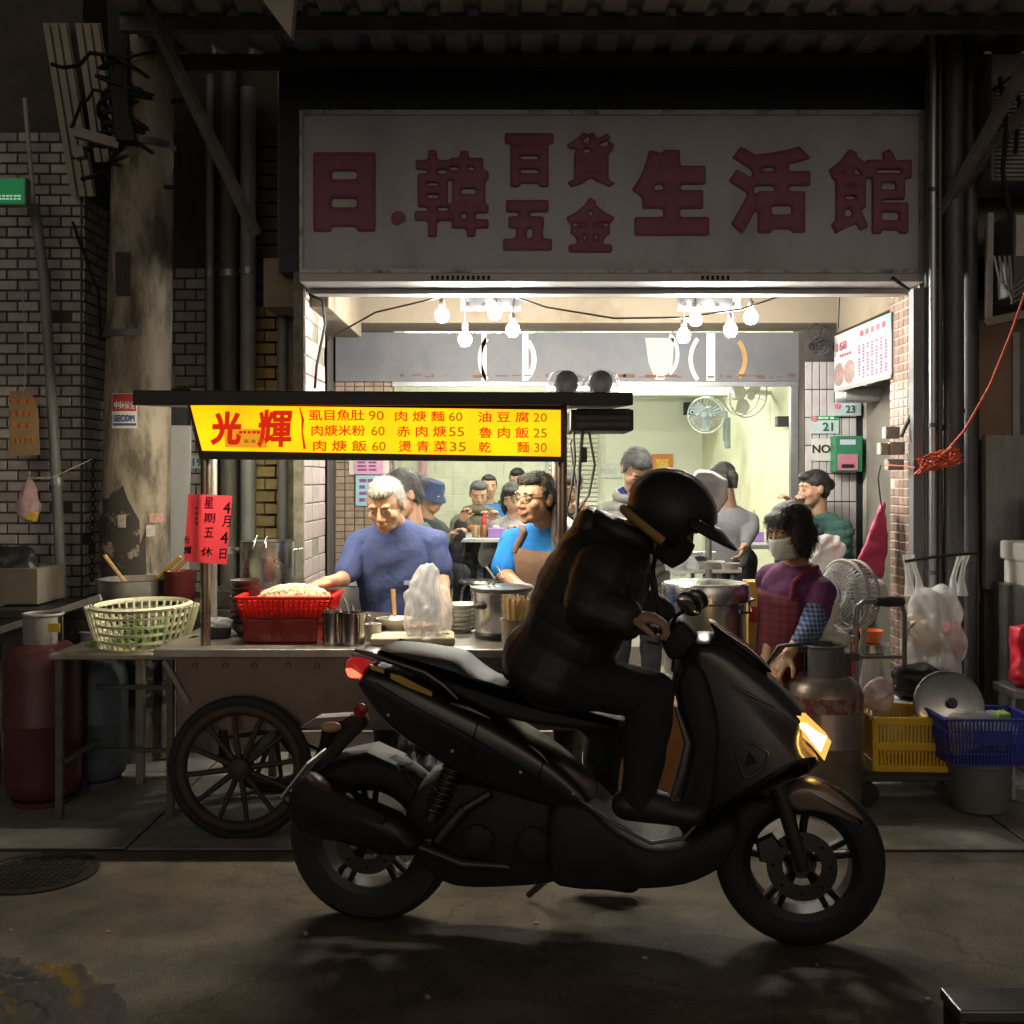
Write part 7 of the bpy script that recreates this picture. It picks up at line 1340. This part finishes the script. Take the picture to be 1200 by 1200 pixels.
# floor, belly and front
body('floorboard', [(640, 930), (690, 930), (722, 962), (762, 985), (800, 980), (822, 962), (858, 948), (872, 975), (850, 1015), (800, 1038), (690, 1042), (640, 1034)], .17, plast, sc_, rnd=.03)
for v in (-.175, .175): MB().tube([BK(680, 938, v), BK(722, 966, v), BK(763, 988, v), BK(802, 982, v), BK(818, 964, v)], [.004, .007, .007, .007, .004], 8).build('floor_trim', mat('trim_grey', (.12, .12, .12), .4, metal=.4), sc_, smooth=60)
body('leg_shield', [(786, 800), (800, 765), (830, 775), (850, 850), (840, 940), (823, 966), (800, 980), (784, 955), (800, 895), (806, 870), (794, 832)], .17, plast, sc_, rnd=.03)
body('front_cowl', [(800, 762), (813, 747), (836, 746), (862, 760), (905, 794), (926, 815), (950, 838), (940, 872), (966, 897), (938, 899), (914, 912), (902, 948), (880, 938), (858, 950), (823, 965), (818, 900), (812, 830)], .15, paint, sc_, rnd=.045)
body('windscreen', [(829, 727), (837, 729), (848, 738), (880, 759), (909, 789), (893, 787), (862, 768), (842, 756)], .075, mat('screen_black', (.01, .01, .012), .12, coat=.5), sc_, rnd=.01)
for v in (-.155, .155):
    sgn = 1 if v > 0 else -1
    hlp = MB().pillow(poly([(908, 826), (926, 829), (944, 838), (971, 864), (963, 886), (948, 868), (928, 850)], .12 * sgn), [(.06 * sgn, .0), (.11 * sgn, 0), (.142 * sgn, .012)], bw).build('headlight', mat('headlight_lens', (.5, .22, .05), .12, emit=(1, .42, .08), es=1., coat=.5), sc_, smooth=50)
    MB().pillow(poly([(930, 843), (946, 846), (970, 864), (962, 884), (948, 867)], .13 * sgn), [(.1 * sgn, 0), (.1445 * sgn, .006)], bw).build('lamp_core', mat('headlight_core', (.9, .7, .3), .2, emit=(1, .6, .13), es=22), hlp, smooth=50)
    MB().tube([BK(856, 804, v * 1.0), BK(880, 815, v * 1.02), BK(908, 829, v * .98)], [.003, .006, .003], 8).build('brow_trim', alu_, sc_, smooth=60)
    rg_ = [(862, 876), (872, 869), (884, 872), (900, 882), (898, 896), (880, 911), (872, 910), (866, 895)]
    MB().tube([BK(x, y, v * 1.0) for x, y in rg_], .006, 6, closed=True).build('emblem_ring', mat('trim_grey', (.12, .12, .12), .4), sc_, smooth=60)
    MB().pillow(poly([(873, 898), (878, 880), (888, 893)], v), [(v - .003, 0), (v + .005, 0)], bw).build('emblem_mark', gloss, sc_)
    MB().tube([BK(792, 828, v), BK(806, 870, v * 1.05), BK(800, 900, v * 1.05), BK(788, 938, v * 1.05), BK(778, 955, v * 1.05)], [.006, .012, .014, .012, .006], 8).build('shield_trim', mat('trim_grey', (.12, .12, .12), .4), sc_, smooth=60)
body('nose', [(914, 880), (940, 872), (966, 896), (938, 899), (914, 912)], .11, gloss, sc_, rnd=.02)
body('front_fender', [(914, 935), (925, 918), (944, 914), (966, 919), (988, 932), (1007, 950), (1019, 968), (1000, 966), (975, 956), (952, 950), (932, 952)], .068, mat('fender_headlit', (.16, .12, .095), .3, coat=.3, var=.1), sc_, rnd=.02)  # brown tint puts the headlight's glow into the fender's colour
for v in (-.085, .085): MB().tube([BK(905, 905, v), BK(922, 955, v), cf_ + BN * v], [.026, .024, .022], 12).build('fork_leg', mat('fork', (.07, .065, .06), .35, metal=.6), sc_, smooth=50)
MB().pillow(poly([(885, 985), (905, 975), (915, 990), (905, 1012), (890, 1010)], .09), [(.075, .004), (.09, 0), (.105, .006)], bw).build('brake_caliper', alu_, sc_, smooth=40)
# handlebar
body('handlebar_cover', [(772, 752), (786, 728), (800, 722), (814, 738), (822, 752), (806, 772), (784, 776)], .09, plast, sc_, rnd=.02)
gL, gR = BK(752, 737, .34), BK(792, 737, -.34)
hb0 = bw(sz(786, 745)[0], sz(786, 745)[1], 0)
MB().tube([gL, BK(772, 738, .2), hb0 + BN * .05, hb0 - BN * .05, BK(790, 738, -.2), gR], .012, 10).build('handlebar', gloss, sc_, smooth=60)
for g_, q in ((gL, BK(765, 738, .24)), (gR, BK(792, 738, -.24))): MB().cyl(g_, q, .018, n=14).build('grip', rub, sc_, smooth=50)
for v, (mx, my) in ((.3, (808, 708)), (-.28, (818, 702))):
    MB().tube([BK(784, 742, v * .6), BK(792, 722, v * .8), BK(mx, my + 4, v)], .006, 8).build('mirror_stalk', gloss, sc_, smooth=60)
    mi = MB().ell(BK(mx, my, v), (.05, .018, .032), Matrix.Rotation(R(40), 3, 'Y') @ Matrix.Rotation(R(25), 3, 'Z')).build('mirror', gloss, sc_, smooth=180)
    MB().ell(BK(mx, my, v) + BN * .008 - BU * .006, (.044, .016, .026), Matrix.Rotation(R(40), 3, 'Y') @ Matrix.Rotation(R(25), 3, 'Z')).build('mirror_glass', mat('mirror_glass', (.6, .6, .6), .08, metal=1), mi, smooth=180)
for v in (.22, -.22): MB().tube([BK(778, 742, v), BK(772, 755, v * 1.2), BK(758, 752, v * 1.45)], .005, 6).build('brake_lever', alu_, sc_, smooth=60)
MB().tube([BK(790, 770, .05), BK(788, 785, .1), BK(800, 795, .1)], .006, 6).build('brake_cable', blk, sc_, smooth=60)
MB().tube([bw(sz(640, 1030)[0], .12, -.14), bw(sz(610, 1040)[0], .02, -.22)], .012, 8).build('side_stand', gloss, sc_)
# ================================================================ the rider
yawb = math.degrees(math.atan2(BU.y, BU.x)) + 90
jkt = mat('rider_jacket', (.018, .017, .014), .5, var=.15, scale=8, bump=.15, bscale=120); jean = cloth('rider_jeans', (.013, .015, .02))
hip = BK(643, 790, 0); T = Torso(hip, BK(727, 628, 0), yawb, 1.08, 1.12)
kn0, an0 = BK(764, 812, .16), BK(749, 938, .15); kn1 = BK(712, 850, -.26); an1 = bw(sz(690, 900, -.3)[0], .095, -.3)
wr0 = BK(731, 723, .3); wr1 = BK(775, 722, -.3)
rd, RP = person('rider in dark puffer jacket and helmet leaning over the scooter handlebar', T, BK(783, 612, 0), (yawb, 38, 0), 1.05, [[BK(688, 716, .27), wr0, (gL.lerp(BK(765, 738, .24), .4) - wr0) + Vector((0, 0, .035)), Vector((.15, .1, -1)), 42], [BK(722, 700, -.27), wr1, (gR - wr1), Vector((0, 0, -1)), 42]],
      [[kn0, an0, BU * .16 + Vector((0, 0, -.03))], [kn1, an1, BU * .14 + Vector((0, 0, -.03))]], jkt, jean, hblack, None, .8, 'long', .0048, .007, None, .022, .026, fk=22, quilt=(.075, .005), pant_vox=.009, face=True, mask=cloth('mask_black', (.02, .02, .024)), shoes=mat('sneaker', (.018, .018, .02), .5))  # shade under the helmet put into the rider's darker skin tone
# open helmet shell with brim, lining and straps
hm = MB(); n, k = 40, 28; vs = []; ks = RP.k
def hs_(i, j): th = math.pi * i / k; ph = 2 * math.pi * j / n; return Vector((math.sin(th) * math.sin(ph), -math.sin(th) * math.cos(ph), math.cos(th)))
fs = []
for i in range(k + 1):
    for j in range(n): d = hs_(i, j); vs.append(RP(d.x * .122, .012 + d.y * .142, .03 + d.z * .128))
def gone(d): return (d.y < -.62 and d.z < .3) or d.z < -.66
for i in range(k):
    for j in range(n):
        if not gone(hs_(i + .5, j + .5)): fs.append((i * n + j, (i + 1) * n + j, (i + 1) * n + (j + 1) % n, i * n + (j + 1) % n))
hel = hm.add(vs, fs).build('helmet', mat('helmet_black', (.011, .013, .017), .5, var=.15), rd, smooth=60); s_ = hel.modifiers.new('t', 'SOLIDIFY'); s_.thickness = .014; s_.offset = -1
vb = MB(); a_ = []
for i in range(6):
    for j in range(15): an = R(-75 + 150 * j / 14); r_ = .128 + i / 5 * (.072 * math.cos(an) ** .6 + .01); a_.append(RP(math.sin(an) * (.122 + i * .004), -.01 - math.cos(an) * r_, .085 - i * .004 - .03 * math.sin(an) ** 2))
vb.add(a_, [(i * 15 + j, (i + 1) * 15 + j, (i + 1) * 15 + j + 1, i * 15 + j + 1) for i in range(5) for j in range(14)]); vo = vb.build('helmet_brim', mat('helmet_black', (.014, .016, .02), .3), hel, smooth=180); s_ = vo.modifiers.new('t', 'SOLIDIFY'); s_.thickness = .008
rdg = MB().tube([RP(0, .012 - .143 * math.cos(R(a)), .03 + .129 * math.sin(R(a))) for a in range(25, 200, 12)], .006, 8).build('helmet_ridge', mat('helmet_trim', (.3, .3, .3), .3), hel, smooth=60)
lin = MB(); lp_ = [RP(math.sin(a) * .1, .012 - math.cos(a) * .122, -.052) for a in [R(75 + 210 * q / 20) for q in range(21)]]
lin.tube(lp_, .016, 8).build('helmet_lining', mat('lining_tan', (.33, .2, .06), .8, bump=.2), hel, smooth=60)
for sx in (-1, 1):
    p0 = RP(sx * .1, -.01, -.03); MB().tube([p0, RP(sx * .08, -.03, -.1), RP(sx * .03, -.05, -.14), RP(sx * .03, -.05, -.14) + Vector((.0, 0, -.09))], .008, 6).build('helmet_strap', blk, hel, smooth=60)
blob(MB().ring(T.n + T.z * .015, .085, .038, T.z, 20, 8), 'jacket_collar', jkt, rd, .009, 2, fold=.008, fk=40)
blob(MB().ell(T.n - T.z * .03 - T.y * -.02 + T.y * .09, (.09, .045, .07), Matrix((T.x, T.y, T.z)).transposed()), 'jacket_hood', jkt, rd, .009, 2, fold=.014, fk=40, seed=3)
for sd in (-1, 1): MB().tube([T.pt(.9, sd * .5, .05), T.pt(.84, sd * .45, .07), T.pt(.84, sd * .45, .07) + Vector((.01, 0, -.1))], .004, 6).build('drawstring', blk, rd)
